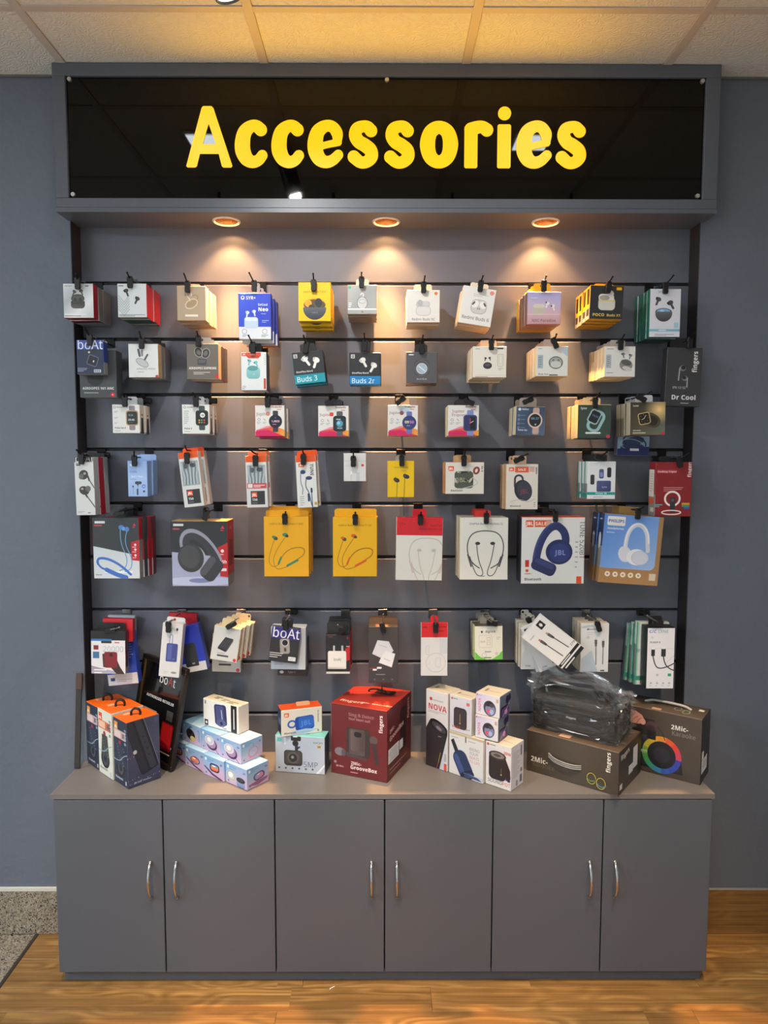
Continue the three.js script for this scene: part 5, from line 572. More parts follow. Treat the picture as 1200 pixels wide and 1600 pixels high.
  [3, { name: 'earphone_pack', cat: 'package', k: 'jblPackTwo', r: [384, 712, 418, 793], rot: 1.5, z: 0.135, n: 2, t: 0.03, s: 'orange topped earphone pack', det: 'with red sticker', clip: [399, 720], tip: [390, 706], side: { c: '#d6c4b8', R: '#d8ccc4', T: '#ea6a2a' }, dx: 0.004, dy: 0.003, tab: { c: '#ea7a4a', w: 0.9 } }],
  [3, { name: 'earphone_pack', cat: 'package', k: 'jblTune', r: [463, 711, 495, 793], rot: 2.5, z: 0.135, n: 2, t: 0.024, s: 'white earphone pack', det: 'with orange top and blue buds', clip: [474, 718], tip: [472, 705], side: { c: '#d8d8d4', T: '#ea5a1a' }, dx: 0.006, dy: 0.003, tab: { c: '#ea5a1a', w: 0.9 } }],
  [3, { name: 'earphone_box', k: 'whiteMini', r: [537, 708, 572, 752], z: 0.125, n: 1, t: 0.022, s: 'small white earphone box', det: 'with red dot', clip: [552, 721], tip: [552, 706], full: true, side: { c: '#d4d0cc', R: '#e8e0d8' }, tab: null }],
  [3, { name: 'earphone_box', k: 'yellowEar', r: [606, 720, 647, 777], z: 0.125, n: 2, t: 0.026, s: 'yellow earphone box', det: 'with two black buds', clip: [628, 720], tip: [628, 706], side: { c: '#dcb010', B: '#c89c10' }, tab: { c: '#a8a8a4', w: 0.36 } }],
  [3, { name: 'speaker_box', k: 'camoGo', r: [696, 722, 756, 772], z: 0.135, n: 2, t: 0.046, s: 'white speaker box', det: 'with camouflage speaker', clip: [725, 720], tip: [727, 706], side: { c: '#b87840', L: '#c88850', B: '#8a6a50', R: '#d0b898' }, dx: -0.0015, tab: { c: '#d0a878', w: 0.42 } }],
  [3, { name: 'speaker_box', k: 'clipFive', r: [791, 725, 840, 796], z: 0.135, n: 2, t: 0.048, s: 'white speaker box', det: 'with black clip speaker', clip: [811, 718, -64], tip: [825, 709], side: { c: '#d8b088', L: '#cfa880', R: '#d8c8b0', B: '#b09070' }, dx: -0.0012, tab: { c: '#d0b090', w: 0.45 } }],
  [3, { name: 'accessory_box', k: 'lyneTeal', r: [918, 721, 961, 780], z: 0.135, n: 3, t: 0.032, s: 'white and teal box', det: 'with blue gadget pictures', clip: [938, 715, 72], tip: [949, 706], side: { c: '#dde8e4', L: 'tealSpine', B: '#88a8a4', R: '#a8c8c4' }, dx: -0.0012, block: 0, tab: { c: '#26262a', w: 0.6 } }],
  [3, { name: 'accessory_box', k: 'maroonRing', r: [1025, 722, 1079, 807], z: 0.13, n: 1, t: 0.05, s: 'maroon tripod box', det: 'with white light ring', clip: [1062, 722, 12], tip: [1078, 708], side: { c: '#84242a', L: 'spineMaroon', T: '#8a2a30' }, block: -0.02, tab: { c: '#2a2a2c', w: 0.5 } }],
  // fifth row
  [4, { name: 'neckband_box', k: 'neckRed', r: [144, 809, 219, 904], z: 0.155, n: 4, t: 0.03, s: 'dark neckband box', det: 'with blue neckband', clip: [186, 802, -66], tip: [196, 795], side: { c: '#8c1c26', R: 'redSpine', T: '#3a4248', B: '#c0c4c4' }, rear: { 1: { c: '#383a3c', R: '#44464a', B: '#b0b0a8' }, 2: { c: '#a01a26', R: '#b01e2c', B: '#aaa' }, 3: { c: '#b01e2c', R: '#6a1820' } }, dx: 0.003, dy: -0.001, tab: { c: '#2a2c30', w: 0.2 }, block: 0 }],
  [4, { name: 'headphone_box', k: 'headBoult', r: [267, 814, 357, 916], z: 0.15, n: 1, t: 0.085, s: 'dark headphone box', det: 'with large grey headphones', clip: [322, 805, -22], tip: [319, 796], side: { c: '#b01e2a', R: 'redSide', T: '#c89c68', L: '#2a2c2e' }, tab: { c: '#1c1c1e', w: 0.12 } }],
  [4, { name: 'neckband_box', k: 'neckYellow', r: [412, 807, 483, 901], z: 0.13, n: 3, t: 0.024, s: 'yellow neckband box', det: 'with green neckband', clip: [445, 811], tip: [446, 800], full: true, side: { c: '#e8a810', R: '#d89c10', T: '#e8a40c', B: '#7c5a10' }, dx: 0.003, dy: 0.004, tab: { c: '#f2b010', w: 0.96, h: 0.018, full: true } }],
  [4, { name: 'neckband_box', k: 'neckYellowRed', r: [520, 808, 589, 901], z: 0.13, n: 2, t: 0.03, s: 'yellow neckband box', det: 'with red neckband', clip: [555, 812], tip: [555, 801], full: true, side: { c: '#e8ac10', R: '#d89c10', T: '#e8a40c', B: '#7c5a10' }, tab: { c: '#f2b20c', w: 0.95, h: 0.022, full: true } }],
  [4, { name: 'neckband_box', k: 'neckRedTop', r: [619, 809, 691, 907], rot: -0.8, z: 0.13, n: 1, t: 0.035, s: 'red and white neckband box', det: 'with pale neckband', clip: [657, 812], tip: [658, 801], side: { c: '#dcd8cc', T: '#d8202c', B: '#4a4848', R: '#d8d4c8' }, tab: { c: '#d8202c', w: 0.3, h: 0.024 } }],
  [4, { name: 'neckband_box', k: 'neckWhite', r: [719, 809, 793, 906], z: 0.135, n: 3, t: 0.03, s: 'white neckband box', det: 'with black neckband loop', clip: [760, 810], tip: [761, 800], side: { c: '#e6dcc0', L: '#e0d2ac', B: '#b82028', T: '#e0dccc' }, dx: -0.0012, dy: 0.001, tab: { c: '#d2322c', w: 0.33, h: 0.02 } }],
  [4, { name: 'headphone_box', k: 'tuneHead', r: [815, 808, 912, 912], z: 0.14, n: 1, t: 0.07, s: 'white headphone box', det: 'with blue headphones', clip: [868, 807], tip: [866, 796], side: { c: '#3c4058', L: '#2c2c38', T: '#e0562c', R: '#d8d8d4', B: '#e0c8a8' }, tab: { c: '#2a2a2c', w: 0.2 }, block: -0.012 }],
  [4, { name: 'headphone_box', k: 'philips', r: [941, 805, 1031, 913], rot: -4, z: 0.14, n: 2, t: 0.05, s: 'blue and brown headphone box', det: 'with white headphones', clip: [997, 803, -4], tip: [1006, 793], side: { c: '#8a6840', L: 'philipsSide', T: '#9c7850', R: '#a07c50' }, dx: -0.004, jr: 0.02, tab: { c: '#b08c54', w: 0.35 } }],
  // lowest row
  [5, { name: 'power_bank_pack', cat: 'package', k: 'powerCard', r: [141, 986, 197, 1053], rot: -1, z: 0.135, n: 1, t: 0.026, s: 'white power bank pack', det: 'with red power bank in hand', clip: [172, 985, -80], tip: [186, 985], side: { c: '#3a3a42', R: 'powerCardSide', T: '#222' }, tab: { c: '#1a1b1e', w: 0.85, h: 0.02 } }],
  [5, { name: 'power_bank_box', k: 'whiteTall', r: [250, 974, 284, 1058], rot: -6, z: 0.14, n: 1, t: 0.03, s: 'tall white power bank box', det: 'with blue power bank', clip: [263, 980], tip: [270, 972], side: { c: '#cfd0d2', R: '#c8cacc', T: '#c4c6c8' }, tab: { c: '#d8d8d8', w: 0.9 } }],
  [5, { name: 'power_bank_box', k: 'powerBank', r: [331, 980, 374, 1033], rot: -9, z: 0.145, n: 4, t: 0.026, s: 'grey white power bank box', det: 'with black power bank', clip: [361, 977, -60], tip: [372, 966], side: { c: '#d8b478', R: '#e2bc80', T: '#e0cfa8', B: '#b8b4aa' }, dx: 0.008, jr: 0.06, tab: { c: '#d8c8a0', w: 0.6 } }],
  [5, { name: 'cable_card', cat: 'package', k: 'boatCable', r: [422, 980, 467, 1035], rot: -7, z: 0.14, n: 1, t: 0.014, s: 'dark cable pack', det: 'with blue top lettering', clip: [446, 976, 4], tip: [452, 962], side: { c: '#26262a' }, tab: { c: '#26262a', w: 0.4 }, block: 0.002 }],
  [5, { name: 'charger_pack', cat: 'package', k: 'adapter', r: [509, 992, 547, 1053], z: 0.135, n: 3, t: 0.026, s: 'black charger pack', det: 'with white plug adapter', clip: [536, 984, -56], tip: [528, 977], rodY: 0, side: { c: '#242226', R: '#b02030', B: '#c8c4c0' }, dx: 0.0012, dy: 0.003, tab: { c: '#2c2c2e', w: 0.94, h: 0.034, full: true } }],
  [5, { name: 'charger_pack', cat: 'package', k: 'plugs', r: [576, 979, 622, 1067], z: 0.13, n: 2, t: 0.03, s: 'brown charger pack', det: 'with white plugs picture', clip: [598, 981, 14], tip: [599, 960], side: { c: '#4a3f3c', T: '#8a6a4c', R: '#463c3a' }, tab: { c: '#7c5c42', w: 0.96, h: 0.02, full: true } }],
  [5, { name: 'cable_pouch', cat: 'package', k: 'redCable', r: [658, 973, 699, 1056], z: 0.12, n: 1, t: 0.012, s: 'white cable pouch', det: 'with red top', clip: [681, 981], tip: [677, 962], full: true, side: { c: '#d6d6d6', T: '#d5222a' }, tab: { c: '#d5222a', w: 0.28, h: 0.02 } }],
  [5, { name: 'charger_box', k: 'greenPlug', r: [742, 978, 785, 1031], rot: 1, z: 0.14, n: 3, t: 0.034, s: 'white and green charger box', det: 'with adapter drawing', clip: [769, 974, 80], tip: [755, 962], side: { c: '#4a443e', L: '#c8d890', B: '#5a9a3a', R: '#d0d0c4' }, rear: { 1: { c: '#4a443c', L: '#8a8068', B: '#3c3630' }, 2: { c: '#3c3832' } }, dx: -0.002, tab: { c: '#88847c', w: 0.5 } }],
  [5, { name: 'cable_box', k: 'cableBox', r: [815, 977, 846, 1046], z: 0.10, n: 3, t: 0.022, s: 'white cable box', det: 'with dark square badge', clip: [828, 972, 30], tip: [833, 964], side: { c: '#d8d0b8', L: '#ded6bc', B: '#222', R: '#d0d0cc' }, dx: -0.004, dy: 0.003, tab: { c: '#c8c4b8', w: 0.4 }, block: 0.004 }],
  [5, { name: 'cable_box', k: 'cableWhite', r: [908, 974, 950, 1050], z: 0.125, n: 3, t: 0.03, s: 'white cable box', det: 'with two upright cables', clip: [935, 979, 18], tip: [919, 962], side: { c: '#d2cab8', L: '#d8ccb0', R: '#cfd2d4' }, dx: -0.001, tab: { c: '#3a3a3c', w: 0.3 } }],
  [5, { name: 'cable_box', k: 'flashFive', r: [1012, 981, 1052, 1076], z: 0.14, n: 1, t: 0.05, s: 'white fronted black cable box', det: 'with curved cables', clip: [1028, 973, 86], tip: [1012, 962], side: { c: '#17171a', L: '#17171a', R: '#28282c', T: '#202024' }, tab: { c: '#1c1c1e', w: 0.5 }, block: 0.004 }],
];
{ const count = {}; for (const [row, o] of H) { count[row] = (count[row] ?? -1) + 1; hang(row, count[row], o); } }
// odd ones hanging behind the front box of a hook
function extra(k, r, z, t, rot, sideC, name, label, cat = 'box', tab) {
  const [x0, y0, x1, y1] = r, A = atZ(x0, y0, z), B = atZ(x1, y1, z), w = B.x - A.x, h = A.y - B.y, a = rot * Math.PI / 180, cx = (A.x + B.x) / 2, cy = (A.y + B.y) / 2;
  reserve((y1 - y0) * px2 + 10);
  const S = typeof sideC === 'string' ? { c: sideC } : sideC, f = ['R', 'T', 'L', 'B', 'c'].map((q) => side(S[q] ?? S.c, 30, (y1 - y0) * px2));
  const g = carton('box', w, h, t, [cell((x1 - x0) * px2, (y1 - y0) * px2, ART[k]), ...f], 0, tab); g.name = numbered(name);
  g.position.set(cx + Math.sin(a) * h / 2, cy - Math.cos(a) * h / 2, z - t / 2); g.rotation.z = a; scene.add(g); tag(g, label, cat);
}
extra('airGrey', [123, 547, 183, 621], 0.117, 0.05, 0, { c: '#55575a', R: '#4a4c50', B: '#77797a' }, 'earbuds_box', 'larger dark grey earbuds box behind the navy box with large lettering');
extra('boatNavy', [128, 550, 186, 598], 0.062, 0.03, 0, '#232a58', 'earbuds_box', 'navy box hindmost behind the dark grey earbuds box, second row');
extra('skyWatch', [965, 676, 1014, 712], 0.045, 0.03, -1, { c: '#7a9cb4', L: '#6a6a8c' }, 'watch_box', 'pale blue watch box hanging low behind the dark box with golden glow');
extra('redFlap', [160, 967, 208, 1002], 0.104, 0.02, -2, '#a81c28', 'power_bank_pack', 'red topped pack behind the white power bank pack', 'package');
extra('boatWhite', [167, 962, 212, 1060], 0.028, 0.016, -1.5, '#c9cccc', 'power_bank_pack', 'pale grey pack hindmost behind the white power bank pack', 'package');
extra('bluePack', [163, 990, 213, 1070], 0.078, 0.034, 6, { c: '#3a56c0', B: '#d0d2d4' }, 'power_bank_box', 'blue box with white foot leaning behind the white power bank pack');
extra('redFlap', [262, 958, 308, 1040], 0.03, 0.014, -2, '#a81c28', 'power_bank_pack', 'red topped pack behind the tall white power bank box', 'package');
extra('bluePack2', [276, 978, 318, 1050], 0.085, 0.034, 11, { c: '#3048b8', B: '#d0d2d4', R: '#3a50c0' }, 'power_bank_box', 'blue box with black power bank leaning behind the tall white box');
extra('powerBank', [331, 990, 377, 1050], 0.03, 0.024, -2, { c: '#d2cfc6' }, 'power_bank_box', 'grey white power bank box hanging lowest behind the tilted ones');
extra('boatWhite', [423, 980, 478, 1046], 0.118, 0.045, -1, { c: '#b4c0cc', R: '#a4b4c4', T: '#d8d8d4' }, 'cable_box', 'pale blue grey box behind the dark pack with blue top lettering');
extra('boatDark', [434, 996, 481, 1056], 0.068, 0.03, -2, '#343030', 'cable_box', 'dark brown box hindmost behind the pack with blue top lettering');
// the long cable box that swings out sideways over its neighbours, and the pale spines behind the black one
extra('cableTilt', [841.5, 962, 887.5, 1047], 0.165, 0.02, 52, { c: '#d4d6d8', L: '#c4c6c8', B: '#1d1d20' }, 'cable_box', 'long white cable box swung out sideways across its neighbours');
for (const [k, x] of [[0, 1000], [1, 993], [2, 985]]) extra('paleSpine', [x - 6, 972 + k * 2, x + 42, 1070 - k * 3], 0.085 - k * 0.024, 0.02, -1 - k * 1.2, { c: '#cfd9d2', L: 'tealSpine', R: '#2a7c68' }, 'cable_box', ['white and green cable box next behind the black cable box', 'white and green cable box, third behind the black cable box', 'white and green cable box hindmost behind the black cable box'][k]);
for (const [k, rot] of [[0, 24], [1, 14]]) extra('cableBox', [828 + k * 2, 972, 858 + k * 2, 1048], 0.128 - k * 0.0125, 0.01, rot, '#cfd0cc', 'cable_box', ['white cable box fanned out behind the sideways cable box', 'second white cable box fanned out behind the sideways one'][k]);

// ------------------------------------------------------------------ goods standing on the worktop
Object.assign(ART, {
  flipEndNavy: (c, H) => flipEnd(c, H, '#2c3448', '#e8a050'), flipEndWhite: (c, H) => flipEnd(c, H, '#dfe2d6', '#e8501e'),
  flipSide: (c, H) => { bg(c, Gr(c, 0, 0, 100, H, '#3a4056', '#474d6a', '#3a3f5c')); for (let k = 0; k < 46; k++) E(c, '#9aa4c8', (k * 53) % 100, 40 + ((k * 71) % (H - 50)), 0.5 + (k % 3) * 0.5); c.save(); c.translate(46, H * 0.44); c.rotate(-0.3); R(c, '#1f232e', -28, -H * 0.46, 58, H * 0.86, 9); R(c, '#2c313e', -26, -H * 0.45, 22, H * 0.83, 7); R(c, '#363c4a', 2, -H * 0.45, 20, H * 0.83, 6); Ln(c, '#8890a4', 1.4, 30, -H * 0.44, 30, H * 0.38); for (const y of [-30, -10, 10, 30]) E(c, '#1a1d26', 12, y, 2.6); E(c, '#c8ccd4', -24, 0, 6); c.restore(); T(c, 'JBL FLIP', 18, H - 10, 6, '#d0d4e4'); greek(c, 46, H - 12, 40, 1, 3, '#b0b8d0', 2); R(c, '#4e547a', 84, 8, 10, 12); },
  orangeTop: (c, H) => { bg(c, '#f26a12'); R(c, '#f6b890', 10, H * 0.55, 16, H * 0.2); },
  ballWatchA: (c, H) => sky(c, H, () => { R(c, '#1c1c20', 12, 34, 56, 0); c.save(); c.translate(50, 58); c.rotate(0.1); ES(c, '#26242c', 4, 2, 2, 22, 18); R(c, Gr(c, 0, -14, 0, 14, '#d84a70', '#f0a050', '#c04878'), -18, -14, 36, 28, 10); R(c, '#fff', -12, -10, 16, 6, 3); c.restore(); Po(c, '#5a3a60', 6, 56, 50, 86, 92, 104, 88, 110, 46, 94, 4, 62); }),
  ballWatchB: (c, H) => sky(c, H, () => { c.save(); c.translate(56, 54); R(c, '#26242c', -24, -22, 46, 42, 14); R(c, Gr(c, 0, -14, 0, 14, '#68b0d8', '#e08868', '#e05c48'), -19, -16, 36, 30, 10); R(c, '#eef', -12, -12, 16, 5, 3); c.restore(); Po(c, '#5a3a60', 6, 56, 46, 84, 94, 100, 90, 108, 42, 94, 4, 62); }),
  ballOpen: (c, H) => sky(c, H, () => { E(c, '#c4c8c8', 26, 62, 21, 27, -0.3); ES(c, '#8a9090', 2, 26, 62, 17, 22, -0.3); E(c, '#eef2f2', 24, 58, 11, 14); R(c, Gr(c, 0, 66, 0, 104, '#9ab4dc', '#6880b8'), 52, 66, 38, 38, 10); E(c, '#1c2026', 71, 68, 20, 13); E(c, '#34424a', 71, 66, 13, 8); }),
  ballBlack: (c, H) => sky(c, H, () => { E(c, '#c8b878', 54, 70, 20, 22); E(c, '#1e1e20', 46, 58, 22, 30, -0.35); E(c, '#3c3a34', 44, 50, 15, 20, -0.3); E(c, '#18181a', 44, 46, 9, 11); E(c, '#d8c88a', 56, 76, 13, 12); Cv(c, '#222', 3, 40, 26, 44, 16, 54, 18); R(c, '#8ac', 86, 24, 10, 60); }),
  ballWhite: (c, H) => sky(c, H, () => { E(c, '#3c2c50', 56, 66, 26, 30, -0.2); E(c, '#a888b0', 54, 62, 22, 24, -0.2); E(c, '#d8d4e0', 44, 48, 23, 25, -0.3); ES(c, '#a8a8b4', 2.4, 43, 46, 15, 17); E(c, '#ecebf0', 42, 44, 10, 12); Cv(c, '#99a', 2, 56, 20, 62, 12, 70, 16); Cv(c, '#5a3a60', 3, 76, 86, 84, 100, 98, 108); }),
  ballCable: (c, H) => sky(c, H, () => { ES(c, '#9aa8c0', 3, 60, 60, 24, 32, 0.4); ES(c, '#c87890', 3, 56, 66, 20, 24, 0.5); Ln(c, '#8898b0', 3, 56, 20, 58, 40); E(c, '#d88098', 44, 88, 6); }),
  ballFace: (c, H) => sky(c, H, () => { c.save(); c.translate(54, 56); c.rotate(-0.25); R(c, '#4a5078', -24, -18, 50, 38, 16); R(c, Gr(c, -18, -12, 18, 12, '#78a8e0', '#e878a0'), -18, -13, 38, 27, 12); R(c, '#eef', -6, -9, 12, 4, 2); c.restore(); Po(c, '#8a5a88', 8, 84, 50, 78, 96, 74, 90, 86, 50, 100, 10, 90); }),
  skyTop: (c, H) => { bg(c, Gr(c, 0, 0, 100, H, '#78aed0', '#94c0d8', '#c4dce4')); greek(c, 20, 20, 50, 2, 10, '#88b'); },
  skyTopWhite: (c, H) => { bg(c, '#c4d8e2'); greek(c, 20, 20, 50, 2, 10, '#aac'); },
  toadBlue: (c, H) => { bg(c, '#e3e4e2'); R(c, '#888', 5, 4, 4, 7); R(c, '#1d1d20', 4, H - 14, 10, 12); E(c, '#e8e8e8', 9, H - 8, 2.6, 3); c.save(); c.translate(50, H * 0.5); c.rotate(-0.08); R(c, '#343a60', -17, -H * 0.4, 34, H * 0.74, 6); R(c, '#4a5080', -13, -H * 0.36, 22, H * 0.6, 5); E(c, '#565c8c', 0, H * 0.26, 14, 8); Ln(c, '#c8cce0', 2, 3, -H * 0.2, 4, H * 0.1); E(c, '#23284a', 1, H * 0.28, 4); c.restore(); Cv(c, '#8890a0', 2, 54, H * 0.85, 58, H * 0.96, 66, H * 0.92); R(c, '#1d1d20', 79, -2, 16, H + 4); Ln(c, '#d8d8d8', 3, 87, H * 0.16, 87, H * 0.84); },
  toadTop: (c, H) => { bg(c, '#e2d8bc'); greek(c, 22, H * 0.35, 14, 2, H * 0.2, '#8a8a80', 5); greek(c, 44, H * 0.45, 14, 2, H * 0.2, '#8a8a80', 4); greek(c, 64, H * 0.55, 22, 2, H * 0.2, '#a09060', 4); },
  camBox: (c, H) => { bg(c, Gr(c, 0, 0, 100, H, '#c2ccd8', '#b4bfcf', '#c8d0da')); R(c, '#58b8b0', 4, 5, 9, 8); R(c, '#e8eef2', 18, 4, 4, 14); R(c, '#26262a', 32, 0, 20, 10, 2); R(c, '#e0e4e8', 36, 0, 9, 3); E(c, '#26262a', 41, 15, 6, 6); R(c, '#323236', 40, 18, 6, 12); Ln(c, '#26262a', 3, 44, 26, 49, 22); R(c, '#6a6662', 19, 30, 36, 30, 6); R(c, '#34332f', 18, 29, 36, 30, 6); R(c, '#4a4844', 20, 31, 32, 25, 5); E(c, '#5c5a56', 36, 44, 12); E(c, '#2c2b2a', 36, 44, 8); E(c, '#8a9a98', 35, 43, 3); T(c, '5MP', 56, 61, 15, '#6c7688', { b: 0 }); T(c, 'VueCam', 76, 13, 5.2, '#4a4a60', { b: 0 }); R(c, '#c8b878', 84, 16, 8, 6); T(c, '2K', 85, 21, 5, '#333'); for (let k = 0; k < 6; k++) { E(c, '#4c5564', 8 + k * 13.4, H - 9, 1.9); } Po(c, '#eef4f8', 80, H, 100, H - 22, 100, H - 18, 85, H + 2); },
  camTop: (c, H) => { bg(c, '#86d0c8'); greek(c, 56, H * 0.6, 14, 1, 3, '#4a7a78', 4); },
  goBlue: (c, H) => { bg(c, '#e2e0d6'); jbl(c, 7, 8, 12, 10); T(c, 'Go Essential', 89, 8, 5, '#555', { rot: Math.PI / 2 }); ES(c, '#2c60b8', 4, 26, 36, 9, 8); c.save(); c.translate(56, 36); c.rotate(-0.06); R(c, '#1e4fb0', -22, -17, 46, 34, 7); R(c, '#2f6ad0', -14, -15, 37, 28, 6); T(c, 'JBL', -8, 6, 17, '#5c98f0'); c.restore(); Po(c, '#b4d0e8', 24, 54, 60, 50, 92, 54, 60, 62); greek(c, 24, 58, 50, 2, 3, '#8ab4dc'); T(c, 'Bluetooth', 7, H - 6, 6, '#445'); R(c, '#888', 88, H - 9, 4, 5); },
  goEnd: (c, H) => { bg(c, '#33405c'); R(c, '#6a80b0', 20, H * 0.4, 60, H * 0.2); R(c, '#20283c', 0, H * 0.7, 100, H * 0.3); },
  groove: (c, H) => { bg(c, '#671d22'); T(c, 'Sing & Dance', 32, 17, 7.2, '#b89494', { f: 'serif', b: 0 }); T(c, 'Your Heart out!', 32, 24, 5.6, '#c4a4a4', { b: 0 }); T(c, 'fingers', 92, 38, 8.6, '#f0e4e0', { rot: -Math.PI / 2 }); c.save(); c.scale(1, 0.86); R(c, '#3a2e2e', 28, 42, 42, 54, 5); R(c, '#584846', 33, 44, 28, 50, 3); R(c, Gr(c, 36, 0, 58, 0, '#6a5a58', '#4a3e3e'), 36, 46, 24, 40, 2); R(c, '#1d1a1c', 42, 49, 13, 10, 4); E(c, '#80767c', 16, 92, 9, 8); E(c, '#5c5054', 23, 93, 4, 7); Po(c, '#4a3e42', 26, 90, 64, 98, 64, 102, 26, 98); E(c, '#5a4c4e', 76, 60, 7, 8); R(c, '#3a2e30', 72, 66, 10, 5); Po(c, '#3a3032', 73, 72, 81, 72, 86, 104, 80, 106); c.restore(); E(c, '#a08888', 8, H - 20, 2.4); T(c, '20 Hrs', 9, H - 12, 4.6, '#d8b8b8'); T(c, '2Mic-', 36, H - 20, 7.4, '#e8d8d4'); T(c, 'GrooveBox', 35, H - 12, 9, '#f0e4e0'); greek(c, 36, H - 7, 20, 1, 3, '#c09090'); },
  grooveSide: (c, H) => { bg(c, '#5c1a20'); R(c, '#2c1216', 52, 14, 26, 70, 4); T(c, '2Mic-', 10, 40, 8, '#d8b8b8', { rot: -0.2 }); T(c, 'GrooveBox', 10, 52, 11, '#d8c0c0', { rot: -0.15 }); T(c, 'fingers', 90, 40, 10, '#d8b8b8', { rot: -Math.PI / 2 }); R(c, '#2c1216', 4, H - 24, 92, 1.5); greek(c, 10, H - 16, 70, 2, 6, '#a87878'); },
  grooveTop: (c, H) => { bg(c, '#a83226'); T(c, 'fingers', 8, H * 0.86, H * 0.12, '#f0d0b8'); T(c, '2Mic- GrooveBox', 44, H * 0.82, 7, '#f0c8b0'); R(c, '#2a1416', 46, H * 0.14, 34, H * 0.2, 4); },
  nova: (c, H) => { bg(c, Gr(c, 0, 0, 100, H, '#e2dedb', '#dcd8d8', '#d2d2e2')); R(c, '#c83040', 18, 28, 11, 11, 1); T(c, 'PORTRONICS', 32, 39, 8, '#7a7470', { b: 0 }); T(c, 'NOVA', 10, 72, 30, '#c8404c'); greek(c, 10, 78, 80, 2, 5, '#a09a98'); Po(c, '#d8503e', 96, 0); c.save(); Po(c, '#322b30', 18, 116, 100, 148, 62, H + 4, 0, H + 4, 0, 150); E(c, '#1d191d', 60, 132, 44, 20, 0.42); E(c, '#4a4248', 60, 134, 34, 13, 0.42); E(c, '#8a8288', 60, 138, 14, 6, 0.4); greek(c, 58, 168, 20, 1, 3, '#9a9296', 3); Ln(c, '#c8b040', 2, 68, 228, 58, 270); Ln(c, '#c84860', 2, 58, 270, 44, 312); c.restore(); R(c, '#b8b4b8', 84, H - 66, 10, 30); R(c, '#d85a50', 84, H - 28, 12, 26); },
  drum: (c, H) => { bg(c, Gr(c, 0, 0, 100, H, '#e0dcda', '#d2d0de', '#dcd8d6')); R(c, '#c84048', 8, 10, 7, 7); greek(c, 18, 13, 30, 1, 3, '#888', 3); R(c, '#d87060', 76, 18, 14, 12, 2); R(c, '#2e2628', 20, 44, 58, 82, 14); R(c, '#40363a', 24, 48, 50, 72, 12); Ln(c, '#a8925a', 2.4, 48, 68, 48, 98); E(c, '#c8a050', 48, 104, 3.4); T(c, 'SOUND', 12, H - 16, 11, '#c84848'); T(c, 'DRUM P', 52, H - 16, 11, '#6a6466', { b: 0 }); },
  nadya: (c, H) => { bg(c, Gr(c, 0, 0, 100, H, '#d0c2e0', '#e0dce4', '#dcdade')); R(c, '#c84048', 4, 6, 5, 5); greek(c, 12, 9, 20, 1, 3, '#999'); T(c, 'NADYA', 22, H - 12, 15, '#d88098', { rot: -Math.PI / 2 }); E(c, '#3a3440', 58, 52, 25, 29, -0.2); E(c, '#8088a8', 60, 56, 20, 22); E(c, '#2a2630', 54, 36, 14, 9, -0.3); E(c, '#4a4050', 66, 40, 9, 7); E(c, '#d85878', 54, 62, 9, 7); E(c, '#a8b8d8', 66, 64, 8, 10); E(c, '#c86078', 50, 70, 4); R(c, '#c8a890', 84, 12, 9, 14, 1); },
  nadyaSide: (c, H) => { bg(c, Gr(c, 0, 0, 0, H, '#6a7a90', '#5c6480')); E(c, '#2a2050', 62, 26, 14, 16); E(c, '#2a2050', 82, 22, 10, 14); R(c, '#2a2640', 6, 44, 70, H, 10); R(c, '#5a4a88', 14, 52, 60, H, 8); E(c, '#d090c8', 52, 70, 12, 10); Ln(c, '#e0d8ec', 2, 12, 90, 80, 44); },
  beats: (c, H) => { bg(c, '#e0dedb'); R(c, '#cbb898', -2, -2, 104, 9); R(c, '#555', 48, 6, 3, 14); greek(c, 8, 14, 30, 1, 3, '#aaa'); greek(c, 56, 14, 34, 1, 3, '#aaa'); T(c, 'BRING', 60, 36, 10, '#9a9898', { b: 0 }); T(c, 'YOUR', 60, 46, 10, '#9a9898', { b: 0 }); T(c, 'BEATS', 60, 56, 10, '#d89090', { b: 0 }); T(c, 'TO LIFE', 60, 66, 9, '#d89090', { b: 0 }); Po(c, '#26282f', 6, 24, 14, 18, 28, 44, 18, 50); c.save(); c.translate(40, 76); c.rotate(-0.5); R(c, '#28375c', -20, -34, 42, 72, 19); R(c, '#40548a', -16, -28, 14, 56, 8); R(c, '#1d2440', -20, 18, 42, 22, 14); E(c, '#39466e', 2, 30, 12, 7); c.restore(); Po(c, '#c2cce0', 40, H - 12, 100, H - 12, 100, H - 4, 92, H - 6); Po(c, '#46547c', 44, H - 13, 84, H - 10, 97, H - 3, 70, H - 4); },
  soundpot: (c, H) => { bg(c, Gr(c, 0, 0, 100, H, '#d8d2e4', '#e2dcd8', '#d8b8b8')); R(c, '#e0ddda', -2, -2, 104, 22); R(c, '#e0ddda', -2, H - 32, 104, 40); R(c, '#b8b0e0', 60, H - 52, 40, 20); R(c, '#c84048', 6, 6, 8, 8); greek(c, 18, 10, 34, 1, 3, '#888', 3); T(c, '20W', 70, 32, 14, '#c85050'); R(c, '#2a2220', 14, 36, 66, 92, 18); E(c, '#3c3230', 47, 42, 33, 15); E(c, '#8a8078', 47, 42, 26, 10); E(c, '#54494a', 46, 42, 14, 5); Po(c, '#2c1c1c', 78, 46, 96, 84, 98, 112, 80, 122); Ln(c, '#8a6a40', 2, 62, 84, 62, 100); E(c, '#c8a860', 62, 106, 3); R(c, '#26222a', 86, 112, 10, 12); T(c, 'SOUND', 10, H - 13, 17, '#4c484a', { b: 0 }); T(c, 'POT', 66, H - 13, 17, '#c84848', { b: 0 }); },
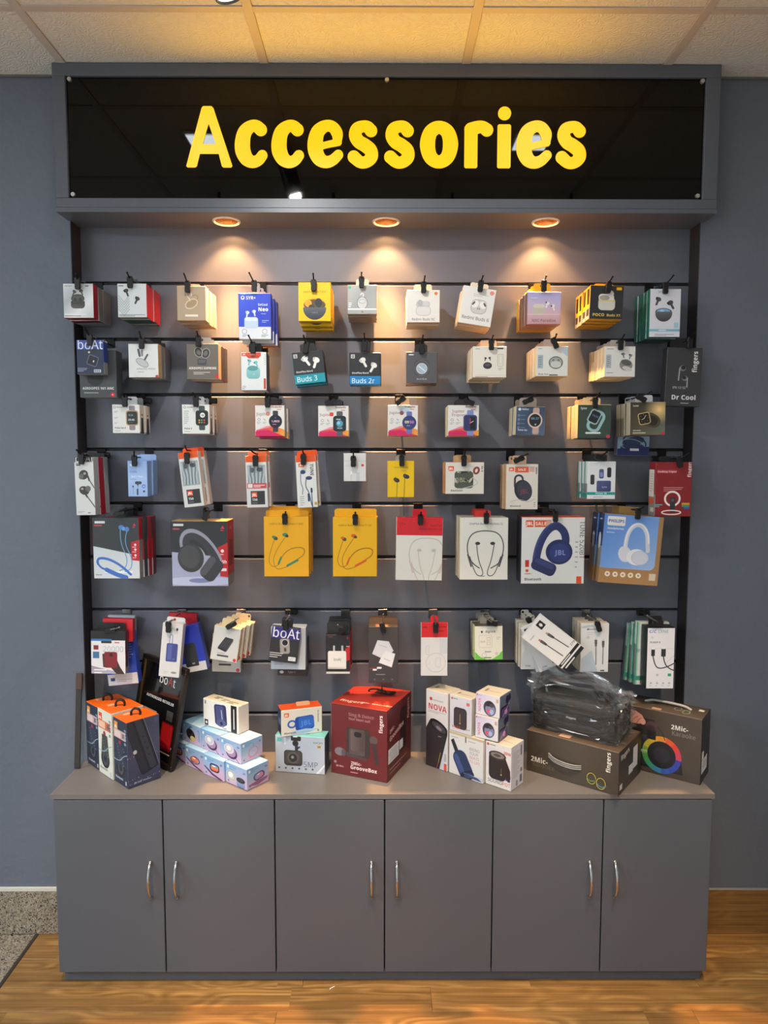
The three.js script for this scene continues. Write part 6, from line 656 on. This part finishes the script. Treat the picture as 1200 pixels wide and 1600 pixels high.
  potSide: (c, H) => { bg(c, '#cfd2de'); for (let k = 0; k < 5; k++) greek(c, 18, 30 + k * H * 0.12, 50, 3, 7, '#aab0c2', 3); R(c, '#6a7080', 74, 14, 12, 40); R(c, '#6a7080', 74, H - 70, 14, 16); R(c, '#5a6478', 70, H - 44, 18, 30); R(c, '#8088a0', 40, H - 30, 14, 22); },
  creamTop: (c, H) => { bg(c, '#e4d6bc'); T(c, 'PORTRONICS', 30, H * 0.62, 9, '#7c7466', { b: 0 }); R(c, '#8a8070', 18, H * 0.36, 9, H * 0.3); },
  karaFlat: (c, H) => { bg(c, Gr(c, 0, 0, 100, H, '#463d35', '#4e453b', '#40372f')); T(c, '2Mic-', 5, H * 0.74, 7.6, '#e8e4dc'); T(c, 'Karaoke', 7, H * 0.83, 7, '#6a625a', { b: 0 }); T(c, 'fingers', 91, H * 0.52, 6.2, '#f0ece4', { rot: -Math.PI / 2 }); for (const [x, y] of [[72, H * 0.76], [82, H * 0.82]]) { ES(c, '#2f2a26', 2.6, x, y, 4.6, 5.6); ES(c, '#b0a040', 1, x, y, 4.6, 5.6); } Cv(c, '#5a8a50', 1.2, 67.6, H * 0.77, 70, H * 0.84, 75, H * 0.8); Cv(c, '#5a8a90', 1.2, 78, H * 0.84, 82, H * 0.92, 87, H * 0.85); },
  karaEnd: (c, H) => { bg(c, '#3a322c'); T(c, 'fingers', 8, 16, 11, '#e0dcd4', { rot: -0.1 }); RS(c, '#5c544c', 1.5, 30, 60, 24, 34, 2); R(c, '#2c2622', 84, 0, 30, H); greek(c, 30, 40, 30, 2, 6, '#4c443c'); },
  karaTop: (c, H) => { bg(c, Gr(c, 0, 0, 0, H, '#4a3d30', '#6a5a48')); for (const [x, y] of [[64, H * 0.52], [76, H * 0.66]]) { ES(c, ['#b06a80', '#a8b050'][x > 70 ? 1 : 0], 1, x, y, 4.6, H * 0.14); ES(c, '#6ab0a0', 0.7, x, y, 4.2, H * 0.13); } R(c, '#e8e0d0', 88, H * 0.22, 7, H * 0.16, 1); R(c, '#d8a888', 34, H * 0.78, 12, H * 0.16); },
  karaRing: (c, H) => { bg(c, '#4a4037'); // hand and microphone, then the speaker with its coloured ring
    const s = H / 100; R(c, '#2c2724', 0, 16 * s, 40, 30 * s); Po(c, '#211f22', 14, 46 * s, 64, 46 * s, 74, 58 * s, 78, 92 * s, 14, 92 * s); Po(c, '#2c2e34', 18, 48 * s, 62, 48 * s, 70, 58 * s, 74, 88 * s, 18, 88 * s); R(c, '#3c3f44', 18, 42 * s, 46, 6 * s); for (let k = 0; k < 9; k++) E(c, '#85898c', 50 + (k % 5) * 2.4, (43 + Math.floor(k / 5) * 2.4) * s, 0.9);
    const cols = ['#e85a30', '#e04038', '#d04058', '#3c44a8', '#3450b8', '#3a60c0', '#3c8cc0', '#3a9c80', '#4a9c4c', '#7cac44', '#c8b838', '#e8b430', '#e89030']; for (let k = 0; k < 39; k++) { const a = (k / 39) * Math.PI * 2 - 1.35; c.strokeStyle = cols[Math.floor(k / 3)]; c.lineWidth = 7; c.beginPath(); c.arc(50, 68 * s, 22, a, a + 0.19); c.stroke(); }
    E(c, '#1d1c22', 50, 68 * s, 18); E(c, '#2c2a34', 50, 68 * s, 11); T(c, 'fingers', 16, 69 * s, 4.6, '#c8ccd0'); E(c, '#5c3c40', 36, 26 * s, 8, 7 * s); E(c, '#3a2a2c', 35, 30 * s, 6, 5 * s); R(c, '#1d1a1c', 30, 33 * s, 12, 14 * s, 1); Cv(c, '#222', 1, 44, 26 * s, 50, 32 * s, 54, 44 * s);
    Po(c, '#d89a88', 0, 6 * s, 14, 7 * s, 23, 12 * s, 27, 20 * s, 25, 25 * s, 18, 27 * s, 8, 27 * s, 0, 24 * s); E(c, '#e0a494', 24, 22 * s, 4, 5 * s, -0.5); Cv(c, '#a86858', 1, 9, 26 * s, 12, 20 * s, 18, 15 * s); Cv(c, '#a86858', 1, 16, 27 * s, 18, 21 * s, 22, 17 * s); T(c, '2Mic-', 61, 24 * s, 8.5, '#ece8e0', { rot: 0 }); T(c, 'Karaoke', 62, 33 * s, 8.4, '#8a8278', { b: 0 }); },
});
function flipEnd(c, H, base, logo) { bg(c, base); R(c, logo, 8, 14, 24, 30, 2); T(c, 'JBL', 9, 36, 12, '#fff'); R(c, base[1] === 'd' ? '#d8704c' : '#c8a8a8', 4, H * 0.17, 84, H * 0.13); R(c, base[1] === 'd' ? '#f0c8a8' : '#e0c8c4', 8, H * 0.185, 44, H * 0.1); R(c, '#7a6a68', 64, H * 0.2, 18, H * 0.07); E(c, '#a83040', 46, H * 0.36, 9); E(c, base[1] === 'd' ? '#2c2e2c' : '#1c212e', 48, H * 0.74, 30, H * 0.14); E(c, '#4a4e58', 48, H * 0.74, 20, H * 0.1); E(c, '#262a34', 48, H * 0.74, 11, H * 0.055); Po(c, base[1] === 'd' ? '#484a46' : '#343c50', 28, H * 0.38, 66, H * 0.38, 76, H * 0.7, 20, H * 0.7); for (let k = 0; k < 12; k++) E(c, '#a8b4bc', 26 + ((k * 29) % 54), H * (0.4 + ((k * 17) % 30) / 100), 1.6); Cv(c, '#9ab0c0', 3, 2, H * 0.64, 40, H * 0.66, 70, H * 0.54, 96, H * 0.5); T(c, 'FLIP 6', 78, H * 0.12, 20, base[1] === 'd' ? '#555' : '#aab4cc', { rot: Math.PI / 2 }); T(c, 'Bluetooth', 10, H - 18, 11, base[1] === 'd' ? '#444' : '#d0d8e8'); R(c, '#c0c8d8', 80, H - 22, 8, 14); }
function sky(c, H, draw) { bg(c, Gr(c, 0, 0, 20, H, '#74a8d4', '#8cb4dc', '#a8b4d8', '#c8acd0')); greek(c, 20, 12, 30, 2, 6, '#6a90c0', 2); R(c, '#e8f0fa', 8, 8, 8, 9, 2); R(c, '#6a80b8', 82, 14, 10, 6); c.save(); c.scale(1, H / 106); draw(); c.restore(); E(c, '#5a5a78', 14, H - 10, 3); }

// a carton that stands at an angle: F is its near bottom corner, L and R the bottom corners to either side (photo pixels), topF the near top corner
function corner(o) {
  const y = o.y ?? TOPY, F = atY(...o.F, y), L = atY(...o.L, y), R0 = o.R ? atY(...o.R, y) : null;
  let a, w, d;
  const e1 = F.clone().sub(L); w = e1.length(); a = Math.atan2(-e1.z, e1.x);
  if (R0) { const e2 = R0.clone().sub(F); d = e2.length(); const a2 = Math.atan2(-e2.z, e2.x) - Math.PI / 2; const k = d / (w + d); a = a * (1 - k) + a2 * k; if (o.angle !== undefined) a = o.angle; } else { d = o.d; if (o.angle !== undefined) a = o.angle; }
  if (o.w) w = o.w; if (o.d) d = o.d;
  const dir = ray(...o.topF), s = Math.hypot(F.x - CAM.x, F.z - CAM.z) / Math.hypot(dir.x, dir.z), h = o.h ?? CAM.y + dir.y * s - y;
  const ex = new THREE.Vector3(Math.cos(a), 0, -Math.sin(a)), ez = new THREE.Vector3(Math.sin(a), 0, Math.cos(a));
  const c = F.clone().addScaledVector(ex, -w / 2).addScaledVector(ez, -d / 2);
  return { pos: [c.x, y + 0.0004, c.z], a, w, h, d, F };
}
function standing(name, label, o, cat = 'box', group) {
  const p = corner(o), k = 1750 * 1.0, hp = p.h * k; reserve(hp + 12);
  const cw = Math.min(520, p.w * k), cd = Math.min(420, p.d * k);
  const art = (q, w) => (!q ? flatCell('#888') : q[0] === '#' ? flatCell(q) : cell(w, hp * (w / (w === cw ? p.w * k : p.d * k)), ART[q]));
  const f = [art(o.art[0], cw), art(o.art[1], cd), o.art[2][0] === '#' ? flatCell(o.art[2]) : cell(cw, cw * p.d / p.w, ART[o.art[2]]), art(o.art[3] ?? '#9a9a98', cd), flatCell(o.bottom ?? '#777'), flatCell('#888')];
  const t = thing(name, label, cat, p.pos, p.a, group);
  mesh('carton', cbox(p.w, p.h, p.d, 0.0012, f).translate(0, p.h / 2, 0), sheet.m, t);
  return { t, ...p };
}
const sticker = (t, w, h, at, turn, mat = M.sticker, name = 'sticker') => { const m = mesh(name, cbox(w, h, 0.0004, 0.0001), mat, t); m.position.set(...at); m.rotation.y = turn; return m; };
M.sticker = std(0xd2d6dc, 0.55); M.strap = std(0xb8b4ac, 0.5); M.blackStrap = std(0x141210, 0.55); M.tapeTan = std(0xc89468, 0.5);
const printLines = (t, w, at, turn, n, gap) => { const g = []; for (let k = 0; k < n; k++) g.push(cbox(w * (0.7 + 0.3 * ((k * 7) % 3) / 2), 0.0012, 0.0003, 0.0001).translate(0, -k * gap, 0)); const m = mesh('print_lines', g, std(0x888c94, 0.6), t); m.position.set(...at); m.rotation.y = turn; };

// three tall speaker boxes with orange lids, side by side
{
  const b3 = standing('speaker_box', 'navy speaker box with orange lid, nearest of the three', { F: [200.6, 1233.8], L: [179.4, 1219.4], R: [251, 1215.6], topF: [199, 1130], art: ['flipEndNavy', 'flipSide', 'orangeTop', '#2c3148'] }, 'box', 'tall speaker boxes with orange lids');
  const ez = new THREE.Vector3(Math.sin(b3.a), 0, Math.cos(b3.a)), ex = new THREE.Vector3(Math.cos(b3.a), 0, -Math.sin(b3.a));
  const loop = (b) => { const m = mesh('strap_loop', [tube([[-0.014, 0, 0], [-0.013, 0.012, 0], [-0.005, 0.02, 0], [0.007, 0.018, 0], [0.012, 0.01, 0], [0.011, 0, 0]], 0.0035, 24, 6).scale(1, 1, 1.4)], M.blackStrap, b.t); m.position.set(0, b.h - 0.001, -0.0); m.rotation.y = 0.9; };
  loop(b3);
  const next = (prev, w, h, back, art, label) => { const b = { w, h, d: b3.d, a: b3.a }; const hp = h * 1750; reserve(hp + 12); const f = [cell(w * 1750, hp, ART[art]), flatCell(art === 'flipEndWhite' ? '#c8ccc0' : '#2c3148'), cell(w * 1750, b3.d * 1750, ART.orangeTop), flatCell('#2c3148'), flatCell('#555'), flatCell('#555')];
    const p = new THREE.Vector3(...prev.pos).addScaledVector(ex, -(prev.w + w) / 2 - 0.0012).addScaledVector(ez, back); const t = thing('speaker_box', label, 'box', p.toArray(), b3.a, 'tall speaker boxes with orange lids'); mesh('carton', cbox(w, h, b3.d, 0.0012, f).translate(0, h / 2, 0), sheet.m, t); b.t = t; b.pos = p.toArray(); loop(b); return b; };
  const b2 = next(b3, b3.w * 1.08, b3.h * 1.03, 0.004, 'flipEndWhite', 'white speaker box with orange lid between two navy ones');
  next(b2, b3.w * 0.98, b3.h * 1.01, -0.002, 'flipEndNavy', 'navy speaker box with orange lid, furthest back by the wall');
}
const CERT = { a: -0.62, lean: 0.16 };
// framed certificate leaning on the slatwall
{
  const Pb = atY(268.5, 1207, TOPY), ya = CERT.a, lean = CERT.lean, N = new THREE.Vector3(Math.sin(ya) * Math.cos(lean), Math.sin(lean), Math.cos(ya) * Math.cos(lean)), onPlane = (u, v) => { const q = ray(u, v); return CAM.clone().addScaledVector(q, Pb.clone().sub(CAM).dot(N) / q.dot(N)); }, Pt = onPlane(293.8, 1048.4), Tl = onPlane(224.3, 1041), up = Pt.clone().sub(Pb), h = up.length(); up.normalize();
  const right = Pt.clone().sub(Tl), w = right.length(); right.addScaledVector(up, -right.dot(up)).normalize(); const out = right.clone().cross(up);
  const t = thing('framed_certificate', 'black framed retailer certificate leaning on the slatted panel behind the navy box', 'frame', Pb.clone().addScaledVector(right, -w / 2).addScaledVector(up, 0.0045).toArray());
  t.quaternion.setFromRotationMatrix(new THREE.Matrix4().makeBasis(right, up, out));
  const fr = std(0x1f1612, 0.35), f = 0.014; const gold = std(0x8a6c34, 0.4, { metalness: 0.5 });
  mesh('frame_rail', slab(-w / 2, w / 2, 0, f, -0.009, 0.007, 0.002), fr, t); mesh('frame_rail', slab(-w / 2, w / 2, h - f, h, -0.009, 0.007, 0.002), fr, t);
  mesh('frame_stile', slab(-w / 2, -w / 2 + f, f, h - f, -0.009, 0.007, 0.002), fr, t); mesh('frame_stile', slab(w / 2 - f, w / 2, f, h - f, -0.009, 0.007, 0.002), fr, t);
  mesh('gold_fillet', [slab(-w / 2 + f, -w / 2 + f + 0.0016, f, h - f, -0.002, 0.0045, 0.0004), slab(-w / 2 + f, w / 2 - f, h - f - 0.0016, h - f, -0.002, 0.0045, 0.0004)], gold, t);
  const W0 = w - 2 * f, H0 = h - 2 * f; reserve(620);
  const art = cell(300, 300 * H0 / W0, (c, H) => { bg(c, '#111213'); boat(c, 40, 30, 20, '#e8e6e4', '#c83028'); T(c, 'AUTHORISED RETAILER', 50, 60, 6.6, '#e0e0dc', { a: 'center' }); greek(c, 12, 80, 34, 2, 8, '#b8b8b4', 2.4); greek(c, 12, 104, 62, 1, 4, '#c8c8c4', 3); Ln(c, '#888', 0.8, 12, 116, 84, 116); T(c, 'has been appointed dealer of', 14, 128, 6, '#c8c8c4'); Cv(c, '#c8c8c4', 1.4, 74, 166, 80, 176, 92, 158); greek(c, 70, 184, 26, 2, 6, '#a8a8a4'); R(c, '#7a1014', 64, H - 62, 30, 44, 4); R(c, '#b01c20', 66, H - 60, 26, 38, 3); R(c, '#d8b0a0', 66, H - 14, 28, 2); R(c, '#444', 72, H - 82, 16, 16); });
  const fl = flatCell('#111213'); mesh('printed_sheet', cbox(W0, H0, 0.003, 0.0005, [art, fl, fl, fl, fl, fl]).translate(0, h / 2, -0.002), new THREE.MeshPhysicalMaterial({ map: sheet.m.map, roughness: 0.12, clearcoat: 0.6 }), t);
}
// pyramid of small pastel boxes with a white one on top
{
  const b4 = standing('earbuds_box', 'small pastel box at the near end of the bottom row', { F: [386, 1236], L: [354, 1221], R: [419, 1219], topF: [386, 1203], art: ['ballOpen', 'ballFace', 'skyTop'] }, 'box', 'small pastel boxes in a pyramid');
  const ex = new THREE.Vector3(Math.cos(b4.a), 0, -Math.sin(b4.a)), ez = new THREE.Vector3(Math.sin(b4.a), 0, Math.cos(b4.a)), p4 = new THREE.Vector3(...b4.pos);
  const small = (p, art, label, right = 'ballFace', top = 'skyTop') => { reserve(180); const s = 165, f = [cell(s * b4.w / b4.h, s, ART[art]), cell(s * b4.d / b4.h, s, ART[right]), cell(s * b4.w / b4.h, s * b4.d / b4.h, ART[top]), flatCell('#9ab8d8'), flatCell('#888'), flatCell('#9ab8d8')]; const t = thing('earbuds_box', label, 'box', p.toArray(), b4.a + jit(0.012), 'small pastel boxes in a pyramid'); mesh('carton', cbox(b4.w, b4.h, b4.d, 0.0011, f).translate(0, b4.h / 2, 0), sheet.m, t); return t; };
  const at = (k, z = 0, y = 0) => p4.clone().addScaledVector(ex, -k * (b4.w + 0.0015)).addScaledVector(ez, z).setY(TOPY + 0.0004 + y);
  small(at(1, 0.006), 'ballWatchB', 'small pastel box with orange case, second from the near end of the bottom row');
  small(at(2, 0.002), 'ballWatchA', 'small pastel box with red case, third from the near end of the bottom row');
  small(at(3, -0.004), 'ballWatchB', 'small pastel box at the far end of the bottom row');
  const up = b4.h + 0.0006;
  const a3 = atY(376.5, 1195, TOPY + b4.h), c3 = a3.clone().addScaledVector(ex, -b4.w / 2).addScaledVector(ez, -b4.d / 2).setY(TOPY + up);
  small(c3, 'ballWhite', 'small pastel box with white earbuds case, nearest of the upper row', 'ballCable', 'skyTopWhite');
  const c2 = c3.clone().addScaledVector(ex, -(b4.w + 0.0015)).addScaledVector(ez, -0.004); small(c2, 'ballWhite', 'small pastel box with white earbuds case in the middle of the upper row', 'ballCable');
  const c1 = c2.clone().addScaledVector(ex, -(b4.w + 0.003)).addScaledVector(ez, -0.002); small(c1, 'ballBlack', 'small pastel box with black earbuds case at the far end of the upper row', 'ballCable');
  standing('speaker_box', 'white box picturing a blue device, lying on top of the pastel boxes', { y: TOPY + 2 * up, F: [373, 1148], L: [317, 1133], R: [390.5, 1140.5], topF: [373, 1104.5], art: ['toadBlue', '#d8d6d2', 'toadTop'] });
}
// dash camera box with a small speaker box on it
{
  const b = standing('dash_camera_box', 'pale blue dash camera box with mint top on the worktop', { F: [508, 1211], L: [430, 1206], R: [515.5, 1199], topF: [508, 1153], art: ['camBox', '#4a5260', 'camTop'] });
  const s = standing('speaker_box', 'white and orange speaker box lying on the dash camera box', { y: TOPY + b.h + 0.0006, F: [439.7, 1152], L: [433.6, 1141.5], R: [503.6, 1144.4], topF: [439, 1111], art: ['goEnd', 'goBlue', '#e8581c', '#d8d0c0'] });
  const k = mesh('hang_tab', ext(rr(0.042, 0.016, 0.004), 0.0008), M.tapeTan, s.t); k.rotation.set(-1.0, Math.PI / 2, 0, 'YXZ'); k.position.set(-0.004, s.h + 0.004, -s.d * 0.08 + 0.0);
}
// maroon party speaker box
{
  const b = standing('party_speaker_box', 'large maroon party speaker box with two microphones pictured', { F: [605, 1224], L: [517, 1207], R: [642.7, 1183.5], topF: [606, 1111.5], art: ['groove', 'grooveSide', 'grooveTop'] });
  sticker(b.t, b.d * 0.42, b.h * 0.2, [b.w / 2 + 0.0004, b.h * 0.34, b.d * 0.25], Math.PI / 2); printLines(b.t, b.d * 0.36, [b.w / 2 + 0.0007, b.h * 0.41, b.d * 0.25], Math.PI / 2, 6, b.h * 0.028);
  sticker(b.t, b.d * 0.14, b.h * 0.13, [b.w / 2 + 0.0004, b.h * 0.36, -b.d * 0.06], Math.PI / 2);
  mesh('carry_handle', tube([[-0.03, b.h - 0.001, -b.d * 0.2], [-0.024, b.h + 0.008, -b.d * 0.2], [0.024, b.h + 0.008, -b.d * 0.22], [0.03, b.h - 0.001, -b.d * 0.22]], 0.003, 24, 6), M.blackStrap, b.t);
}
// white speaker boxes
{
  const pot = standing('speaker_box', 'white box with black pot shaped speaker', { F: [798, 1237.5], L: [758, 1224], R: [817.5, 1223], topF: [799, 1168.5], art: ['soundpot', 'potSide', 'creamTop'] }, 'box', 'white speaker boxes beside the maroon box');
  const A = pot.a, D = 0.062;
  const beat = standing('speaker_box', 'white box with blue cylindrical speaker under the smaller boxes', { F: [754.6, 1225.6], L: [700, 1207.5], topF: [755.6, 1157], angle: A - 0.02, d: D, art: ['beats', '#d0ccc8', 'creamTop'] }, 'box', 'white speaker boxes beside the maroon box');
  standing('speaker_box', 'tallest white box with dark cylindrical speaker and red title', { F: [699, 1206.6], L: [663.5, 1195.5], topF: [700, 1085], angle: A - 0.02, d: 0.068, art: ['nova', '#d8d2d0', 'creamTop'] }, 'box', 'white speaker boxes beside the maroon box');
  const y2 = TOPY + beat.h + 0.0006;
  standing('speaker_box', 'white box with small black speaker standing on the wide one', { y: y2, F: [736.6, 1151], L: [702, 1140.6], topF: [738.6, 1093.5], angle: A - 0.02, d: 0.055, art: ['drum', '#d0ccc8', 'creamTop'] }, 'box', 'white speaker boxes beside the maroon box');
  const y3 = TOPY + Math.max(pot.h, beat.h) + 0.0008;
  const n1 = standing('speaker_box', 'small white box with violet sides, lower of two stacked', { y: y3, F: [778.5, 1160.4], L: [742, 1151.5], R: [796, 1147], topF: [779.5, 1124.5], art: ['nadya', 'nadyaSide', 'creamTop'] }, 'box', 'small white boxes with violet sides');
  standing('speaker_box', 'small white box with violet sides, upper of two stacked', { y: y3 + n1.h + 0.0006, F: [781, 1123.8], L: [744, 1114.4], R: [797.5, 1111], topF: [782, 1089.5], art: ['nadya', 'nadyaSide', 'creamTop'] }, 'box', 'small white boxes with violet sides');
}
// karaoke speaker boxes, and one speaker still in its plastic bag
{
  const st = standing('karaoke_speaker_box', 'upright brown karaoke speaker box with a rainbow ring pictured', { F: [1094, 1227.5], L: [1006, 1206.5], R: [1111, 1207.5], topF: [1094.5, 1124.5], w: 0.222, art: ['karaRing', '#26221f', 'karaTop'] });
  sticker(st.t, st.d * 0.62, st.h * 0.2, [st.w / 2 + 0.0004, st.h * 0.25, st.d * 0.12], Math.PI / 2); sticker(st.t, st.d * 0.22, st.h * 0.12, [st.w / 2 + 0.0004, st.h * 0.42, st.d * 0.32], Math.PI / 2); printLines(st.t, st.d * 0.5, [st.w / 2 + 0.0007, st.h * 0.31, st.d * 0.12], Math.PI / 2, 5, st.h * 0.024);
  mesh('carry_handle', tube([[-0.07, st.h - 0.001, -st.d * 0.1], [-0.05, st.h + 0.007, -st.d * 0.1], [0.0, st.h + 0.009, -st.d * 0.1], [0.05, st.h + 0.006, -st.d * 0.1], [0.066, st.h - 0.001, -st.d * 0.1]], 0.004, 30, 6).scale(1, 1, 1), M.strap, st.t);
  const ly = standing('karaoke_speaker_box', 'brown karaoke speaker box lying flat under the bagged speaker', { F: [966, 1245], L: [822, 1203], R: [1001.5, 1207], topF: [966, 1176.5], art: ['karaFlat', 'karaEnd', 'karaTop'] });
  { const g = []; for (let k = 0; k < 3; k++) g.push(tube([[-0.05, 0.002, 0], [-0.03, -0.005, 0.008], [0, -0.009, 0.011], [0.03, -0.011, 0.008], [0.052, -0.01, 0]], 0.0024, 24, 6).translate(0, 0.0055 - k * 0.0052, 0)); const m = mesh('carry_handle', g, std(0x8f8d88, 0.4), ly.t); m.position.set(-ly.w * 0.07, ly.h * 0.5, ly.d / 2 + 0.0005); }
  sticker(ly.t, ly.d * 0.2, ly.h * 0.5, [ly.w / 2 + 0.0004, ly.h * 0.55, -ly.d * 0.22], Math.PI / 2); sticker(ly.t, ly.d * 0.18, ly.h * 0.2, [ly.w / 2 + 0.0004, ly.h * 0.36, -ly.d * 0.02], Math.PI / 2); sticker(ly.t, ly.d * 0.1, ly.h * 0.12, [ly.w / 2 + 0.0004, ly.h * 0.16, ly.d * 0.4], Math.PI / 2);
  mesh('top_flap', slab(-ly.w / 2 + 0.004, ly.w / 2 - 0.004, ly.h - 0.0002, ly.h + 0.0008, -ly.d / 2 + 0.003, ly.d * 0.1, 0.0004), std(0x5a4c3e, 0.6), ly.t);
  // speaker body with rounded ends, standing on the flat box
  const y = ly.h + TOPY + 0.0022, p = corner({ y, F: [962, 1168], L: [826, 1141], topF: [966, 1106], d: ly.d * 0.74, angle: ly.a + 0.03 });
  const t = thing('bagged_speaker', 'black portable speaker in a crumpled clear plastic bag', 'speaker', p.pos, p.a), bh = p.h * 0.97, bw = p.w, bd = p.d;
  const body = new THREE.ExtrudeGeometry(rr(bd, bh, 0.03), { depth: bw - 0.02, bevelEnabled: true, bevelThickness: 0.01, bevelSize: 0.008, bevelOffset: -0.008, bevelSegments: 3, curveSegments: 10 }).rotateY(Math.PI / 2).translate(-bw / 2 + 0.01, bh / 2, 0);
  mesh('speaker_body', body, std(0x131315, 0.55, { bumpMap: laminateBump, bumpScale: 0.0006 }), t);
  mesh('end_ring', [new THREE.TorusGeometry(0.04, 0.004, 10, 40).scale(0.9, 0.9, 1).rotateY(Math.PI / 2).translate(bw / 2 + 0.001, bh / 2, 0)], std(0x222228, 0.3), t);
  { reserve(80); const a = cell(120, 40, (c, H) => { bg(c, '#141416'); T(c, 'fingers', 50, 24, 22, '#c8ccd0', { a: 'center' }); }), fl = flatCell('#141416'); mesh('badge', cbox(0.04, 0.013, 0.001, 0.0003, [a, fl, fl, fl, fl, fl]).translate(-bw * 0.02, bh * 0.5, bd / 2 + 0.0008), sheet.m, t); }
  // bag: a closed film round the body, drawn up into a crumpled peak above it; facets are flat like folded film
  const NU = 96, NV = 54, grid = [], vn = (a, b, s) => n64(a * s + 3.3, b * s + 7.1) - 0.5;
  for (let j = 0; j <= NV; j++) { const line = []; for (let i = 0; i <= NU; i++) {
    const v = j / NV, th = ((i % NU) + (j % 2) * 0.5) / NU * Math.PI * 2, cs = Math.cos(th), sn = Math.sin(th), pw = (q, x) => Math.sign(q) * Math.abs(q) ** x;
    const lift = v < 0.55 ? 0 : (v - 0.55) / 0.45, gap = 0.005 + 0.006 * v;
    let rx = bw / 2 + gap + 0.003, rz = bd / 2 + gap, yy = v < 0.04 ? 0.0006 : 0.0006 + (v - 0.04) / 0.51 * bh;
    if (v < 0.04) { rx *= v / 0.04; rz *= v / 0.04; }
    let x = pw(cs, 0.3) * rx, z = pw(sn, 0.3) * rz;
    if (lift > 0) { x *= 1 - 0.2 * lift ** 1.3 - 0.5 * Math.max(0, lift - 0.9) / 0.1; z = z * Math.max(0.05, 1 - 0.97 * lift ** 0.8) + 0.042 * lift; const f = x / rx; yy = bh + (0.07 - 0.033 * Math.max(0, f) ** 1.5 + 0.012 * Math.sin(f * 6)) * Math.sin(lift * Math.PI / 2); }
    const amp = v < 0.05 ? 0 : (lift > 0 ? 0.024 : 0.003 + 0.014 * v * v + (cs > 0.75 ? 0.012 : 0)), k0 = th * 4.2, k = k0 * 0.8 + v * 5, cr = vn(k, v * 8 - k0 * 0.9, 1.7) * amp * 0.8 + vn(k0 + v * 9, v * 7 + 40, 3.7) * amp + vn(k + 11, v * 9 + k0, 8) * amp * 0.8;
    const floor = lift > 0 ? -0.02 : -gap + 0.0015, push = v < 0.05 ? 0 : Math.max(floor, cr);
    x += cs * push * 1.3; z += sn * push; if (lift > 0) yy += Math.max(-0.004, (vn(k + 5, v * 9 + 9, 4.3) + vn(k, v * 9, 9)) * 0.016);
    line.push([x, Math.max(0.0004, yy), z]);
  } grid.push(line); }
  for (const line of grid) line[NU] = line[0];
  const P = []; for (let j = 0; j < NV; j++) for (let i = 0; i < NU; i++) { const a = grid[j][i], b = grid[j][i + 1], c = grid[j + 1][i], d = grid[j + 1][i + 1]; if (j % 2) P.push(...a, ...b, ...c, ...b, ...d, ...c); else P.push(...a, ...b, ...d, ...a, ...d, ...c); }
  const bag = new THREE.BufferGeometry(); bag.setAttribute('position', new THREE.Float32BufferAttribute(P, 3)); bag.computeVertexNormals();
  mesh('plastic_bag', bag, phys(0xfafbfc, 0.06, { transmission: 0.99, thickness: 0, ior: 1.55, side: THREE.DoubleSide }), t);
}
scene.traverse((o) => { if (o.isMesh) o.castShadow = o.receiveShadow = true; });
renderer.render(scene, camera);
